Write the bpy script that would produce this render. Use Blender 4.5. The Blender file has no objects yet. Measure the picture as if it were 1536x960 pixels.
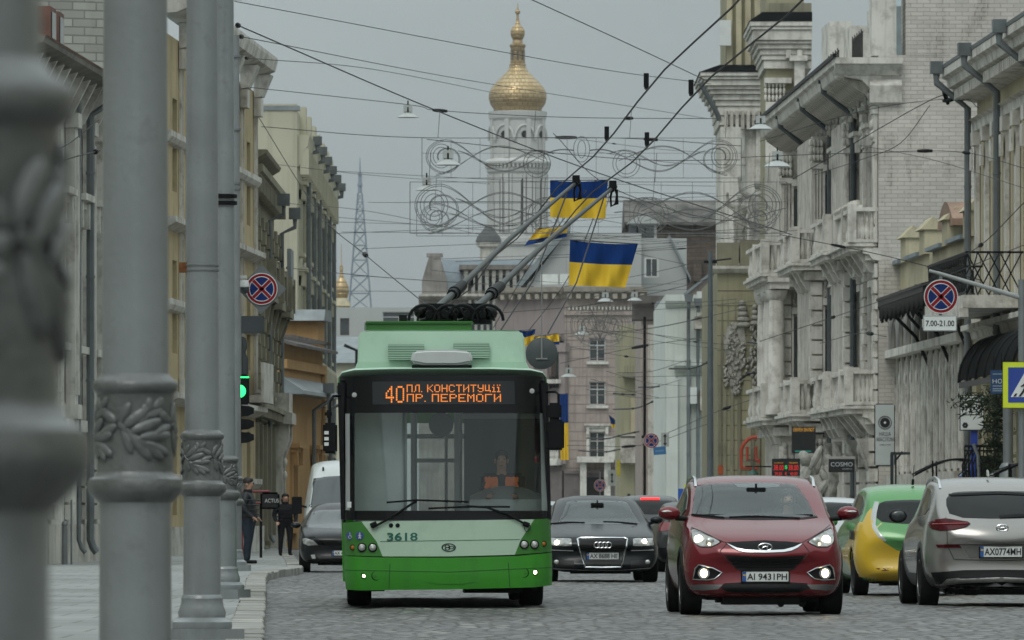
import bpy, bmesh, math, random
from mathutils import Vector as V, Matrix, noise as mnoise
from mathutils.bvhtree import BVHTree
random.seed(7)
S = bpy.context.scene
COL = S.collection
PI = math.pi
R = math.radians
F = 11500.0          # focal length in photo pixels (a long telephoto)
CH = 1.1             # eye height
def wx(px, Y): return (px - 768.0) * Y / F
def wz(py, Y): return CH + (774.0 - py) * Y / F
def W(px, py, Y): return V((wx(px, Y), Y, wz(py, Y)))
def lerp(a, b, t): return a + (b - a) * t
def street(lat, Y): return V((lat - 0.033 * Y, Y, 0))

# ------------------------------------------------------------------ mesh builder
class MB:
    def __init__(s):
        s.v = []; s.f = []; s.m = []; s.sm = []; s.M = None; s.mi = 0; s.smooth = False
    def add(s, vs, fs):
        b = len(s.v)
        if s.M is not None: vs = [s.M @ V(v) for v in vs]
        s.v += [tuple(v) for v in vs]
        for f in fs:
            s.f.append([b + i for i in f]); s.m.append(s.mi); s.sm.append(s.smooth)
        return s
    def box(s, x0, x1, y0, y1, z0, z1):
        return s.add([(x0,y0,z0),(x1,y0,z0),(x1,y1,z0),(x0,y1,z0),(x0,y0,z1),(x1,y0,z1),(x1,y1,z1),(x0,y1,z1)],
              [(0,3,2,1),(4,5,6,7),(0,1,5,4),(1,2,6,5),(2,3,7,6),(3,0,4,7)])
    def cbox(s, c, d):
        return s.box(c[0]-d[0]/2, c[0]+d[0]/2, c[1]-d[1]/2, c[1]+d[1]/2, c[2]-d[2]/2, c[2]+d[2]/2)
    def quad(s, a, b, c, d): return s.add([a,b,c,d], [(0,1,2,3)])
    def prism(s, poly, axis, a0, a1, caps=True):
        n = len(poly)
        def p(u, v, a):
            return (a,u,v) if axis == 'x' else (u,a,v) if axis == 'y' else (u,v,a)
        vs = [p(u,v,a0) for u,v in poly] + [p(u,v,a1) for u,v in poly]
        fs = [(i,(i+1)%n,n+(i+1)%n,n+i) for i in range(n)]
        if caps: fs += [tuple(range(n))[::-1], tuple(range(n,2*n))]
        return s.add(vs, fs)
    def tube(s, pts, r, n=6, closed=False, caps=True):
        pts = [V(p) for p in pts]; m = len(pts)
        rs = r if isinstance(r, (list, tuple)) else [r]*m
        vs = []; up = None
        for i in range(m):
            if closed: t = pts[(i+1)%m] - pts[i-1]
            else: t = pts[min(i+1,m-1)] - pts[max(i-1,0)]
            if t.length < 1e-9: t = V((0,0,1))
            t.normalize()
            if up is None:
                up = V((0,0,1)) if abs(t.z) < .9 else V((1,0,0))
            a = up - t*up.dot(t)
            if a.length < 1e-6: a = t.orthogonal()
            a.normalize(); up = a; b = t.cross(a)
            for k in range(n):
                th = 2*PI*k/n
                vs.append(pts[i] + (a*math.cos(th) + b*math.sin(th))*rs[i])
        fs = []
        for i in range(m if closed else m-1):
            j = (i+1) % m
            for k in range(n):
                fs.append((i*n+k, i*n+(k+1)%n, j*n+(k+1)%n, j*n+k))
        if caps and not closed:
            fs += [tuple(range(n))[::-1], tuple(range((m-1)*n, m*n))]
        sm = s.smooth; s.smooth = n > 4; s.add(vs, fs); s.smooth = sm
        return s
    def lathe(s, prof, c=(0,0,0), n=20, axis='z'):
        vs = []
        for r, h in prof:
            for k in range(n):
                a = 2*PI*k/n; x = r*math.cos(a); y = r*math.sin(a)
                p = (x,y,h) if axis == 'z' else (x,h,y) if axis == 'y' else (h,x,y)
                vs.append((p[0]+c[0], p[1]+c[1], p[2]+c[2]))
        m = len(prof)
        fs = [(i*n+k, i*n+(k+1)%n, (i+1)*n+(k+1)%n, (i+1)*n+k) for i in range(m-1) for k in range(n)]
        if prof[0][0] > 1e-5: fs.append(tuple(range(n))[::-1])
        if prof[-1][0] > 1e-5: fs.append(tuple(range((m-1)*n, m*n)))
        sm = s.smooth; s.smooth = True; s.add(vs, fs); s.smooth = sm
        return s
    def ell(s, c, r, n=10, m=6, rot=None):
        c = V(c); vs = []
        for i in range(m+1):
            ph = PI*i/m
            for k in range(n):
                a = 2*PI*k/n
                p = V((r[0]*math.sin(ph)*math.cos(a), r[1]*math.sin(ph)*math.sin(a), r[2]*math.cos(ph)))
                if rot is not None: p = rot @ p
                vs.append(c+p)
        fs = [(i*n+k, i*n+(k+1)%n, (i+1)*n+(k+1)%n, (i+1)*n+k) for i in range(m) for k in range(n)]
        sm = s.smooth; s.smooth = True; s.add(vs, fs); s.smooth = sm
        return s
    def grid(s, fn, nu, nv):
        vs = [fn(i/nu, j/nv) for j in range(nv+1) for i in range(nu+1)]
        fs = [(j*(nu+1)+i, j*(nu+1)+i+1, (j+1)*(nu+1)+i+1, (j+1)*(nu+1)+i) for j in range(nv) for i in range(nu)]
        return s.add(vs, fs)
    def mesh(s, name, mats, bevel=0, sharp=0.7, segs=2):
        me = bpy.data.meshes.new(name)
        me.from_pydata(s.v, [], s.f)
        for m in (mats if isinstance(mats, (list, tuple)) else [mats]): me.materials.append(m)
        me.polygons.foreach_set('material_index', s.m)
        me.polygons.foreach_set('use_smooth', s.sm)
        bm = bmesh.new(); bm.from_mesh(me)
        bmesh.ops.remove_doubles(bm, verts=bm.verts, dist=1e-5)
        bmesh.ops.recalc_face_normals(bm, faces=bm.faces)
        if bevel:
            es = [e for e in bm.edges if len(e.link_faces) == 2 and e.calc_face_angle(0) > .6]
            bmesh.ops.bevel(bm, geom=es, offset=bevel, segments=segs, affect='EDGES', clamp_overlap=True)
        bm.to_mesh(me); bm.free()
        if any(s.sm) and not bevel: me.set_sharp_from_angle(angle=sharp)
        return me
    def build(s, name, mats, parent=None, **k):
        return link(name, s.mesh(name, mats, **k), parent)

def link(name, me, parent=None):
    o = bpy.data.objects.new(name, me); COL.objects.link(o)
    if parent is not None: o.parent = parent
    return o
def tag(o, label=None, cat=None, group=None, kind=None):
    if label: o['label'] = label
    if cat: o['category'] = cat
    if group: o['group'] = group
    if kind: o['kind'] = kind
    return o
def thing(name, label, cat, loc=(0,0,0), rz=0, group=None):
    o = bpy.data.objects.new(name, None); COL.objects.link(o)
    o.location = loc; o.rotation_euler = (0,0,rz); o.empty_display_size = .2
    return tag(o, label, cat, group)
def copy_tree(o, parent=None):
    c = o.copy(); COL.objects.link(c); c.parent = parent
    for ch in list(o.children): copy_tree(ch, c)
    return c
def face_cam(x, y, z):      # upright plane facing the camera: local x right, local y up, local z towards the viewer
    return Matrix.Translation((x,y,z)) @ Matrix.Rotation(PI/2, 4, 'X')

def evaluated(me, mods):
    """mesh after modifiers; mods = list of (type, dict)"""
    o = bpy.data.objects.new('tmp', me); COL.objects.link(o); extra = []
    for t, kw in mods:
        m = o.modifiers.new(t, t)
        for k, v in kw.items(): setattr(m, k, v)
    bpy.context.view_layer.update()
    out = bpy.data.meshes.new_from_object(o.evaluated_get(bpy.context.evaluated_depsgraph_get()))
    bpy.data.objects.remove(o)
    return out

def text_mesh(txt, w, h, mat, depth=.004, M=None, bold=0.0, keep=False):
    cu = bpy.data.curves.new('txt', 'FONT'); cu.body = txt; cu.size = 1; cu.extrude = .01; cu.offset = bold
    cu.align_x = 'CENTER'; cu.resolution_u = 3
    o = bpy.data.objects.new('txt', cu); COL.objects.link(o)
    bpy.context.view_layer.update()
    me = bpy.data.meshes.new_from_object(o.evaluated_get(bpy.context.evaluated_depsgraph_get()))
    bpy.data.objects.remove(o); bpy.data.curves.remove(cu)
    xs = [v.co.x for v in me.vertices]; ys = [v.co.y for v in me.vertices]
    x0, x1, y0, y1 = min(xs), max(xs), min(ys), max(ys)
    sx = w/(x1-x0); sy = h/(y1-y0)
    if keep: sx = sy
    for v in me.vertices:
        p = V(((v.co.x-(x0+x1)/2)*sx, (v.co.y-(y0+y1)/2)*sy, (v.co.z/.01)*depth))
        v.co = M @ p if M is not None else p
    me.materials.clear(); me.materials.append(mat)
    return me

# ------------------------------------------------------------------ materials
MATS = {}
def pm(name, col, rough=.6, metal=0, var=.12, scale=2.0, bump=0.0, bscale=None, streak=0.0, grime=0.0, gcol=(.08,.07,.06),
       coat=0.0, spec=.5, emit=None, estr=0, ior=1.5, gscale=.35, gth=.52):
    if name in MATS: return MATS[name]
    if rough >= .75 and spec == .5: spec = .18      # matt, dusty surfaces
    m = bpy.data.materials.new(name); m.use_nodes = True; MATS[name] = m
    nt = m.node_tree; N = nt.nodes; L = nt.links; b = N['Principled BSDF']
    b.inputs['Roughness'].default_value = rough; b.inputs['Metallic'].default_value = metal
    b.inputs['Coat Weight'].default_value = coat; b.inputs['Coat Roughness'].default_value = .06
    b.inputs['IOR'].default_value = ior
    b.inputs['Specular IOR Level'].default_value = spec
    c4 = (*col, 1)
    tc = N.new('ShaderNodeTexCoord')
    def nz(sc, det=5, mp=None):
        n = N.new('ShaderNodeTexNoise'); n.inputs['Scale'].default_value = sc; n.inputs['Detail'].default_value = det
        if mp:
            q = N.new('ShaderNodeMapping'); q.inputs['Scale'].default_value = mp
            L.new(tc.outputs['Object'], q.inputs[0]); L.new(q.outputs[0], n.inputs['Vector'])
        else: L.new(tc.outputs['Object'], n.inputs['Vector'])
        return n
    def ramp(src, a, b2):
        r = N.new('ShaderNodeMapRange'); r.inputs['From Min'].default_value = a; r.inputs['From Max'].default_value = b2
        L.new(src, r.inputs['Value']); return r.outputs[0]
    def mix(fac, c1, c2, mode='MIX'):
        x = N.new('ShaderNodeMix'); x.data_type = 'RGBA'; x.blend_type = mode
        for i, c in ((6, c1), (7, c2)):
            if isinstance(c, tuple): x.inputs[i].default_value = c
            else: L.new(c, x.inputs[i])
        if isinstance(fac, (int, float)): x.inputs[0].default_value = fac
        else: L.new(fac, x.inputs[0])
        return x.outputs[2]
    out = c4
    if var:
        n = nz(scale)
        lo = tuple(max(0, c*(1-var)) for c in col) + (1,); hi = tuple(min(1, c*(1+var)) for c in col) + (1,)
        out = mix(ramp(n.outputs[0], .3, .7), lo, hi)
    if streak:
        n = nz(1.0, 4, (5, 5, .22))
        f = ramp(n.outputs[0], .48, .75)
        g = N.new('ShaderNodeMath'); g.operation = 'MULTIPLY'; L.new(f, g.inputs[0]); g.inputs[1].default_value = streak
        out = mix(g.outputs[0], out, (*gcol, 1))
    if grime:
        n = nz(gscale, 9); n.inputs['Roughness'].default_value = .68
        f = ramp(n.outputs[0], gth, gth+.2)
        g = N.new('ShaderNodeMath'); g.operation = 'MULTIPLY'; L.new(f, g.inputs[0]); g.inputs[1].default_value = grime
        out = mix(g.outputs[0], out, (*gcol, 1))
    if isinstance(out, tuple): b.inputs['Base Color'].default_value = out
    else: L.new(out, b.inputs['Base Color'])
    if bump:
        n = nz(bscale or scale*4, 6)
        bp = N.new('ShaderNodeBump'); bp.inputs['Strength'].default_value = min(1, bump); bp.inputs['Distance'].default_value = .02
        L.new(n.outputs[0], bp.inputs['Height']); L.new(bp.outputs[0], b.inputs['Normal'])
    if emit:
        b.inputs['Emission Color'].default_value = (*emit, 1); b.inputs['Emission Strength'].default_value = estr
    return m

def brick_mat(name, col, mortar, axis='x', bw=.5, rh=.16, worn=.5, wcol=(.05,.045,.04), rough=.85, var=.2, ms=.012):
    """painted or bare brickwork; axis = the horizontal local axis of the wall"""
    if name in MATS: return MATS[name]
    m = bpy.data.materials.new(name); m.use_nodes = True; MATS[name] = m
    N = m.node_tree.nodes; L = m.node_tree.links; b = N['Principled BSDF']; b.inputs['Roughness'].default_value = rough
    tc = N.new('ShaderNodeTexCoord'); sp = N.new('ShaderNodeSeparateXYZ'); cb = N.new('ShaderNodeCombineXYZ')
    L.new(tc.outputs['Object'], sp.inputs[0])
    L.new(sp.outputs['Y' if axis == 'y' else 'X'], cb.inputs['X']); L.new(sp.outputs['Y' if axis == 'plan' else 'Z'], cb.inputs['Y'])
    br = N.new('ShaderNodeTexBrick'); L.new(cb.outputs[0], br.inputs['Vector'])
    br.inputs['Scale'].default_value = 1; br.inputs['Brick Width'].default_value = bw; br.inputs['Row Height'].default_value = rh
    br.inputs['Mortar Size'].default_value = ms; br.inputs['Mortar Smooth'].default_value = .3
    br.inputs['Color1'].default_value = (*[c*(1-var) for c in col], 1); br.inputs['Color2'].default_value = (*[min(1,c*(1+var)) for c in col], 1)
    br.inputs['Mortar'].default_value = (*mortar, 1)
    n = N.new('ShaderNodeTexNoise'); n.inputs['Scale'].default_value = .9; n.inputs['Detail'].default_value = 9; n.inputs['Roughness'].default_value = .7
    q = N.new('ShaderNodeMapping'); q.inputs['Scale'].default_value = (1,1,.3); L.new(tc.outputs['Object'], q.inputs[0]); L.new(q.outputs[0], n.inputs['Vector'])
    r = N.new('ShaderNodeMapRange'); r.inputs['From Min'].default_value = .53; r.inputs['From Max'].default_value = .63
    L.new(n.outputs[0], r.inputs['Value'])
    inv = N.new('ShaderNodeMath'); inv.operation = 'MULTIPLY_ADD'; L.new(br.outputs['Fac'], inv.inputs[0]); inv.inputs[1].default_value = .6; inv.inputs[2].default_value = .4
    g = N.new('ShaderNodeMath'); g.operation = 'MULTIPLY'; L.new(r.outputs[0], g.inputs[0]); L.new(inv.outputs[0], g.inputs[1])
    g2 = N.new('ShaderNodeMath'); g2.operation = 'MULTIPLY'; L.new(g.outputs[0], g2.inputs[0]); g2.inputs[1].default_value = worn
    x = N.new('ShaderNodeMix'); x.data_type = 'RGBA'; L.new(g2.outputs[0], x.inputs[0]); L.new(br.outputs['Color'], x.inputs[6]); x.inputs[7].default_value = (*wcol, 1)
    n2 = N.new('ShaderNodeTexNoise'); n2.inputs['Scale'].default_value = .25; n2.inputs['Detail'].default_value = 6; L.new(tc.outputs['Object'], n2.inputs['Vector'])
    r2 = N.new('ShaderNodeMapRange'); r2.inputs['From Min'].default_value = .3; r2.inputs['From Max'].default_value = .7; r2.inputs['To Min'].default_value = .78; r2.inputs['To Max'].default_value = 1.12
    L.new(n2.outputs[0], r2.inputs['Value'])
    x2 = N.new('ShaderNodeMix'); x2.data_type = 'RGBA'; x2.blend_type = 'MULTIPLY'; x2.inputs[0].default_value = 1
    L.new(x.outputs[2], x2.inputs[6]); L.new(r2.outputs[0], x2.inputs[7])
    L.new(x2.outputs[2], b.inputs['Base Color'])
    bp = N.new('ShaderNodeBump'); bp.inputs['Strength'].default_value = .5; bp.inputs['Distance'].default_value = .015; bp.invert = True
    L.new(br.outputs['Fac'], bp.inputs['Height']); L.new(bp.outputs[0], b.inputs['Normal'])
    return m

def glass_mat(name, tint=(.75,.82,.82), mixmin=.06):
    m = bpy.data.materials.new(name); m.use_nodes = True; MATS[name] = m
    N = m.node_tree.nodes; L = m.node_tree.links; N.remove(N['Principled BSDF'])
    t = N.new('ShaderNodeBsdfTransparent'); t.inputs[0].default_value = (*tint, 1)
    g = N.new('ShaderNodeBsdfGlossy'); g.inputs['Roughness'].default_value = .03; g.inputs[0].default_value = (.9,.95,.95,1)
    fr = N.new('ShaderNodeFresnel'); fr.inputs[0].default_value = 1.5
    a = N.new('ShaderNodeMath'); a.operation = 'ADD'; a.inputs[1].default_value = mixmin; L.new(fr.outputs[0], a.inputs[0])
    x = N.new('ShaderNodeMixShader'); L.new(a.outputs[0], x.inputs[0]); L.new(t.outputs[0], x.inputs[1]); L.new(g.outputs[0], x.inputs[2])
    L.new(x.outputs[0], N['Material Output'].inputs[0])
    return m

BLACK = pm('black_plastic', (.008,.009,.010), .5, var=.2, spec=.14)
RUBBER = pm('rubber', (.010,.010,.010), .85, var=.3, scale=12, spec=.15)
GLASSD = pm('dark_glass', (.032,.042,.043), .06, var=.25, scale=1.6, spec=.7, ior=1.55)
GLASSR = pm('rear_glass', (.008,.010,.011), .08, var=.1, spec=.3)
PANE = pm('window_pane', (.055,.065,.068), .12, var=.3, scale=1.2, spec=.7)
CHROME = pm('chrome', (.62,.64,.65), .18, metal=1, var=.05)
STEEL = pm('grey_steel', (.2,.22,.225), .5, metal=.4, var=.15)
WIRE = pm('wire_dark', (.02,.021,.022), .6, var=0)
WHITEP = pm('white_paint', (.62,.65,.63), .5, var=.08, grime=.15)
PLATE = pm('plate_white', (.68,.72,.70), .4, var=.05)
BLUE = pm('sign_blue', (.008,.024,.125), .5, var=.08, spec=.15)
RED = pm('sign_red', (.22,.010,.018), .5, var=.1, spec=.15)
YEL = pm('flag_yellow', (.66,.44,.035), .8, var=.1)
FBLUE = pm('flag_blue', (.002,.030,.145), .8, var=.1)
INK = pm('ink_black', (.008,.009,.01), .6, var=0)
LAMPON = pm('lamp_on', (.9,.85,.7), .3, var=0, emit=(1,.86,.58), estr=14)
LAMPW = pm('lamp_warm', (.9,.8,.5), .3, var=0, emit=(1,.70,.34), estr=9)
LAMPG = pm('lamp_green', (.02,.5,.1), .3, var=0, emit=(.03,1,.22), estr=2.2)
REDON = pm('red_lamp_on', (.6,.02,.02), .3, var=0, emit=(1,.03,.03), estr=2.5)
REDLENS = pm('red_lens', (.16,.008,.012), .12, var=.1, coat=.6)
LED = pm('led_orange', (.3,.1,.02), .4, var=0, emit=(1,.27,.04), estr=1.1)
REFLECTOR = pm('lamp_reflector', (.5,.52,.5), .22, metal=.5, var=.2, scale=14)

# ------------------------------------------------------------------ camera, light, air
cam = bpy.data.cameras.new('camera'); co = bpy.data.objects.new('camera', cam); COL.objects.link(co)
co.location = (0, 0, CH); co.rotation_euler = (PI/2, 0, 0)
cam.sensor_width = 36; cam.lens = F/1536*36; cam.shift_y = (774-480)/1536.0; cam.clip_end = 20000; cam.clip_start = .5
cam.dof.use_dof = True; cam.dof.focus_distance = 92; cam.dof.aperture_fstop = 15
S.camera = co
w = bpy.data.worlds.new('World'); S.world = w; w.use_nodes = True
N = w.node_tree.nodes; L = w.node_tree.links
SUN_EL, SUN_ROT = R(50), R(200)
sky = N.new('ShaderNodeTexSky'); sky.sky_type = 'NISHITA'; sky.sun_disc = False; sky.sun_elevation = SUN_EL; sky.sun_rotation = SUN_ROT
sky.dust_density = 4; sky.air_density = 1.5
hs = N.new('ShaderNodeHueSaturation'); hs.inputs['Saturation'].default_value = .25; L.new(sky.outputs[0], hs.inputs['Color'])
tc = N.new('ShaderNodeTexCoord'); sp = N.new('ShaderNodeSeparateXYZ'); L.new(tc.outputs['Generated'], sp.inputs[0])
# overcast cloud layer: three times brighter overhead than at the horizon, with soft clouds
mr = N.new('ShaderNodeMapRange'); mr.inputs['From Min'].default_value = 0; mr.inputs['From Max'].default_value = 1
mr.inputs['To Min'].default_value = 3.5; mr.inputs['To Max'].default_value = 16; L.new(sp.outputs['Z'], mr.inputs['Value'])
cn = N.new('ShaderNodeTexNoise'); cn.inputs['Scale'].default_value = 7; cn.inputs['Detail'].default_value = 6
cm = N.new('ShaderNodeMapping'); cm.inputs['Scale'].default_value = (1,1,4); L.new(tc.outputs['Generated'], cm.inputs[0]); L.new(cm.outputs[0], cn.inputs['Vector'])
cr = N.new('ShaderNodeMapRange'); cr.inputs['From Min'].default_value = .3; cr.inputs['From Max'].default_value = .7; cr.inputs['To Min'].default_value = .88; cr.inputs['To Max'].default_value = 1.10
L.new(cn.outputs[0], cr.inputs['Value'])
mu = N.new('ShaderNodeMath'); mu.operation = 'MULTIPLY'; L.new(mr.outputs[0], mu.inputs[0]); L.new(cr.outputs[0], mu.inputs[1])
cc = N.new('ShaderNodeMix'); cc.data_type = 'RGBA'; cc.blend_type = 'MULTIPLY'; cc.inputs[0].default_value = 1
cc.inputs[6].default_value = (.90, 1.01, 1.03, 1); L.new(mu.outputs[0], cc.inputs[7])
mx = N.new('ShaderNodeMix'); mx.data_type = 'RGBA'; mx.inputs[0].default_value = .85
L.new(hs.outputs[0], mx.inputs[6]); L.new(cc.outputs[2], mx.inputs[7])
bg = N['Background']; L.new(mx.outputs[2], bg.inputs['Color']); bg.inputs['Strength'].default_value = .1
sun = bpy.data.lights.new('sun', 'SUN'); so = bpy.data.objects.new('sun', sun); COL.objects.link(so)
sun.energy = .8; sun.angle = R(25); sun.color = (1, .96, .9)
d = V((math.sin(SUN_ROT)*math.cos(SUN_EL), math.cos(SUN_ROT)*math.cos(SUN_EL), math.sin(SUN_EL)))
so.rotation_euler = d.to_track_quat('Z', 'Y').to_euler(); so.location = (0, -20, 60)
S.view_settings.view_transform = 'Standard'; S.view_settings.look = 'None'; S.view_settings.exposure = 0; S.view_settings.gamma = 1
S.cycles.use_denoising = True
try: S.cycles.denoiser = 'OPENIMAGEDENOISE'
except Exception: pass
S.cycles.max_bounces = 6; S.cycles.transparent_max_bounces = 12; S.cycles.volume_bounces = 0
S.cycles.sample_clamp_indirect = 4
# ================================================================= SETTING: ground, road, pavements, kerbs
def cobble_mat():
    m = bpy.data.materials.new('cobbles'); m.use_nodes = True
    N = m.node_tree.nodes; L = m.node_tree.links; b = N['Principled BSDF']
    tc = N.new('ShaderNodeTexCoord')
    def nz(mp, sc, det):
        q = N.new('ShaderNodeMapping'); q.inputs['Scale'].default_value = mp; L.new(tc.outputs['Object'], q.inputs[0])
        n = N.new('ShaderNodeTexNoise'); n.inputs['Scale'].default_value = sc; n.inputs['Detail'].default_value = det
        n.inputs['Roughness'].default_value = .65; L.new(q.outputs[0], n.inputs['Vector']); return n
    n1 = nz((3.2,.42,1), 1, 9); n2 = nz((.35,.05,1), 1, 5)
    # irregular setts: stretched cells with worn joints
    wob = N.new('ShaderNodeMapping'); wob.inputs['Scale'].default_value = (5.6,2.3,1); L.new(tc.outputs['Object'], wob.inputs[0])
    ce = N.new('ShaderNodeTexVoronoi'); ce.inputs['Scale'].default_value = 1; ce.inputs['Randomness'].default_value = .7; L.new(wob.outputs[0], ce.inputs['Vector'])
    vo = N.new('ShaderNodeTexVoronoi'); vo.feature = 'DISTANCE_TO_EDGE'; vo.inputs['Scale'].default_value = 1; vo.inputs['Randomness'].default_value = .7; L.new(wob.outputs[0], vo.inputs['Vector'])
    jr = N.new('ShaderNodeMapRange'); jr.inputs['From Min'].default_value = .03; jr.inputs['From Max'].default_value = .19; L.new(vo.outputs['Distance'], jr.inputs['Value'])
    ch = N.new('ShaderNodeSeparateColor'); L.new(ce.outputs['Color'], ch.inputs[0])
    st_ = N.new('ShaderNodeMix'); st_.data_type = 'RGBA'; L.new(ch.outputs[0], st_.inputs[0]); st_.inputs[6].default_value = (.14,.144,.14,1); st_.inputs[7].default_value = (.225,.23,.218,1)
    jc = N.new('ShaderNodeMix'); jc.data_type = 'RGBA'; L.new(jr.outputs[0], jc.inputs[0]); jc.inputs[6].default_value = (.035,.033,.028,1); L.new(st_.outputs[2], jc.inputs[7])
    r1 = N.new('ShaderNodeMapRange'); r1.inputs['From Min'].default_value = .32; r1.inputs['From Max'].default_value = .68; r1.inputs['To Min'].default_value = .5; r1.inputs['To Max'].default_value = 1.4
    L.new(n1.outputs[0], r1.inputs['Value'])
    r2 = N.new('ShaderNodeMapRange'); r2.inputs['From Min'].default_value = .35; r2.inputs['From Max'].default_value = .65; r2.inputs['To Min'].default_value = .62; r2.inputs['To Max'].default_value = 1.15
    L.new(n2.outputs[0], r2.inputs['Value'])
    mm = N.new('ShaderNodeMath'); mm.operation = 'MULTIPLY'; L.new(r1.outputs[0], mm.inputs[0]); L.new(r2.outputs[0], mm.inputs[1])
    x = N.new('ShaderNodeMix'); x.data_type = 'RGBA'; x.blend_type = 'MULTIPLY'; x.inputs[0].default_value = 1
    L.new(jc.outputs[2], x.inputs[6]); L.new(mm.outputs[0], x.inputs[7]); L.new(x.outputs[2], b.inputs['Base Color'])
    rr = N.new('ShaderNodeMapRange'); rr.inputs['From Min'].default_value = .3; rr.inputs['From Max'].default_value = .7; rr.inputs['To Min'].default_value = .28; rr.inputs['To Max'].default_value = .68
    L.new(n1.outputs[0], rr.inputs['Value']); L.new(rr.outputs[0], b.inputs['Roughness'])
    ad = N.new('ShaderNodeMath'); ad.operation = 'MULTIPLY_ADD'; L.new(jr.outputs[0], ad.inputs[0]); ad.inputs[1].default_value = .8; L.new(n1.outputs[0], ad.inputs[2])
    bp = N.new('ShaderNodeBump'); bp.inputs['Strength'].default_value = .8; bp.inputs['Distance'].default_value = .02
    L.new(ad.outputs[0], bp.inputs['Height']); L.new(bp.outputs[0], b.inputs['Normal'])
    b.inputs['Specular IOR Level'].default_value = .35
    return m
COBBLE = cobble_mat()
PAVE = brick_mat('pavement_slabs', (.26,.275,.265), (.17,.175,.165), 'plan', .8, 1.7, .3, (.15,.15,.14), rough=.75, var=.07, ms=.022)
KERB = pm('kerb_stone', (.3,.3,.28), .8, var=.3, scale=1.1, bump=.4, bscale=8, grime=.6, gscale=1.5)
EARTH = pm('ground_mat', (.14,.14,.13), .9, var=.2, scale=.2)
mb = MB(); mb.quad((-4000,-400,-.02),(4000,-400,-.02),(4000,9000,-.02),(-4000,9000,-.02))
tag(mb.build('ground', EARTH), kind='structure')
# carriageway: worn setts, the surface really undulates by a centimetre or two
def roadz(x, y):
    return .004 + .016*mnoise.noise(V((x*1.3, y*.35, 0))) + .010*mnoise.noise(V((x*3.1, y*.9, 5.)))
mb = MB(); mb.smooth = True
def rp(u, v):
    Y = 40 + 150*v; p = street(lerp(-.3, 13.2, u), Y); return (p.x, p.y, roadz(p.x, p.y))
mb.grid(rp, 60, 420)
def rp2(u, v):
    Y = 190 + 560*v; p = street(lerp(-.3, 13.2, u), Y); return (p.x, p.y, roadz(p.x, p.y))
mb.grid(rp2, 16, 140)
def rp0(u, v):
    Y = -40 + 80*v; p = street(lerp(-.3, 13.2, u), Y); return (p.x, p.y, roadz(p.x, p.y))
mb.grid(rp0, 16, 60)
tag(mb.build('road', COBBLE), kind='structure')
# left pavement follows the kerb, which bulges out beyond the tram-era lamp posts
kerbL = [(.03,-40),(.03,20),(.03,60),(.06,80),(.1,105),(.1,122),(.16,130),(.38,137),(.66,141),(.84,146),(.86,160),(.86,240),(1.2,330),(1.6,520)]
mb = MB()
for (a, y0), (b, y1) in zip(kerbL, kerbL[1:]):
    p0, p1 = street(a-.3, y0), street(b-.3, y1)
    mb.quad((p0.x-30,y0,.126),(p0.x,y0,.126),(p1.x,y1,.126),(p1.x-30,y1,.126))
tag(mb.build('pavement', PAVE), kind='structure')
def kerb_run(line, side):
    mb = MB(); rnd = random.Random(3)
    for (a, y0), (b, y1) in zip(line, line[1:]):
        n = max(1, int(abs(y1-y0)/1.1)) if y0 < 170 else max(1, int((y1-y0)/6))
        for i in range(n):
            t0 = i/n; t1 = (i+1)/n - .015/max(.2,(y1-y0)/n)
            dz = rnd.uniform(-.012,.012); dx = rnd.uniform(-.012,.012)
            q0 = street(lerp(a,b,t0)+dx, lerp(y0,y1,t0)); q1 = street(lerp(a,b,t1)+dx, lerp(y0,y1,t1))
            for s0, s1 in ((0, -.3*side),):
                pts = [(q0.x,q0.y),(q0.x+s1,q0.y),(q1.x+s1,q1.y),(q1.x,q1.y)]
                mb.prism(pts, 'z', -.1, .135+dz)
    return mb
tag(kerb_run(kerbL, 1).build('kerb', KERB, bevel=.012, segs=1), kind='structure')
kerbR = [(12.4,-40),(12.4,60),(12.4,170),(12.4,300),(12.4,520)]
tag(kerb_run(kerbR, -1).build('kerb', KERB), kind='structure')
mb = MB()
for (a, y0), (b, y1) in zip(kerbR, kerbR[1:]):
    p0, p1 = street(a+.3, y0), street(b+.3, y1)
    mb.quad((p0.x,y0,.126),(p0.x+14,y0,.126),(p1.x+14,y1,.126),(p1.x,y1,.126))
tag(mb.build('pavement', PAVE), kind='structure')

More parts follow.
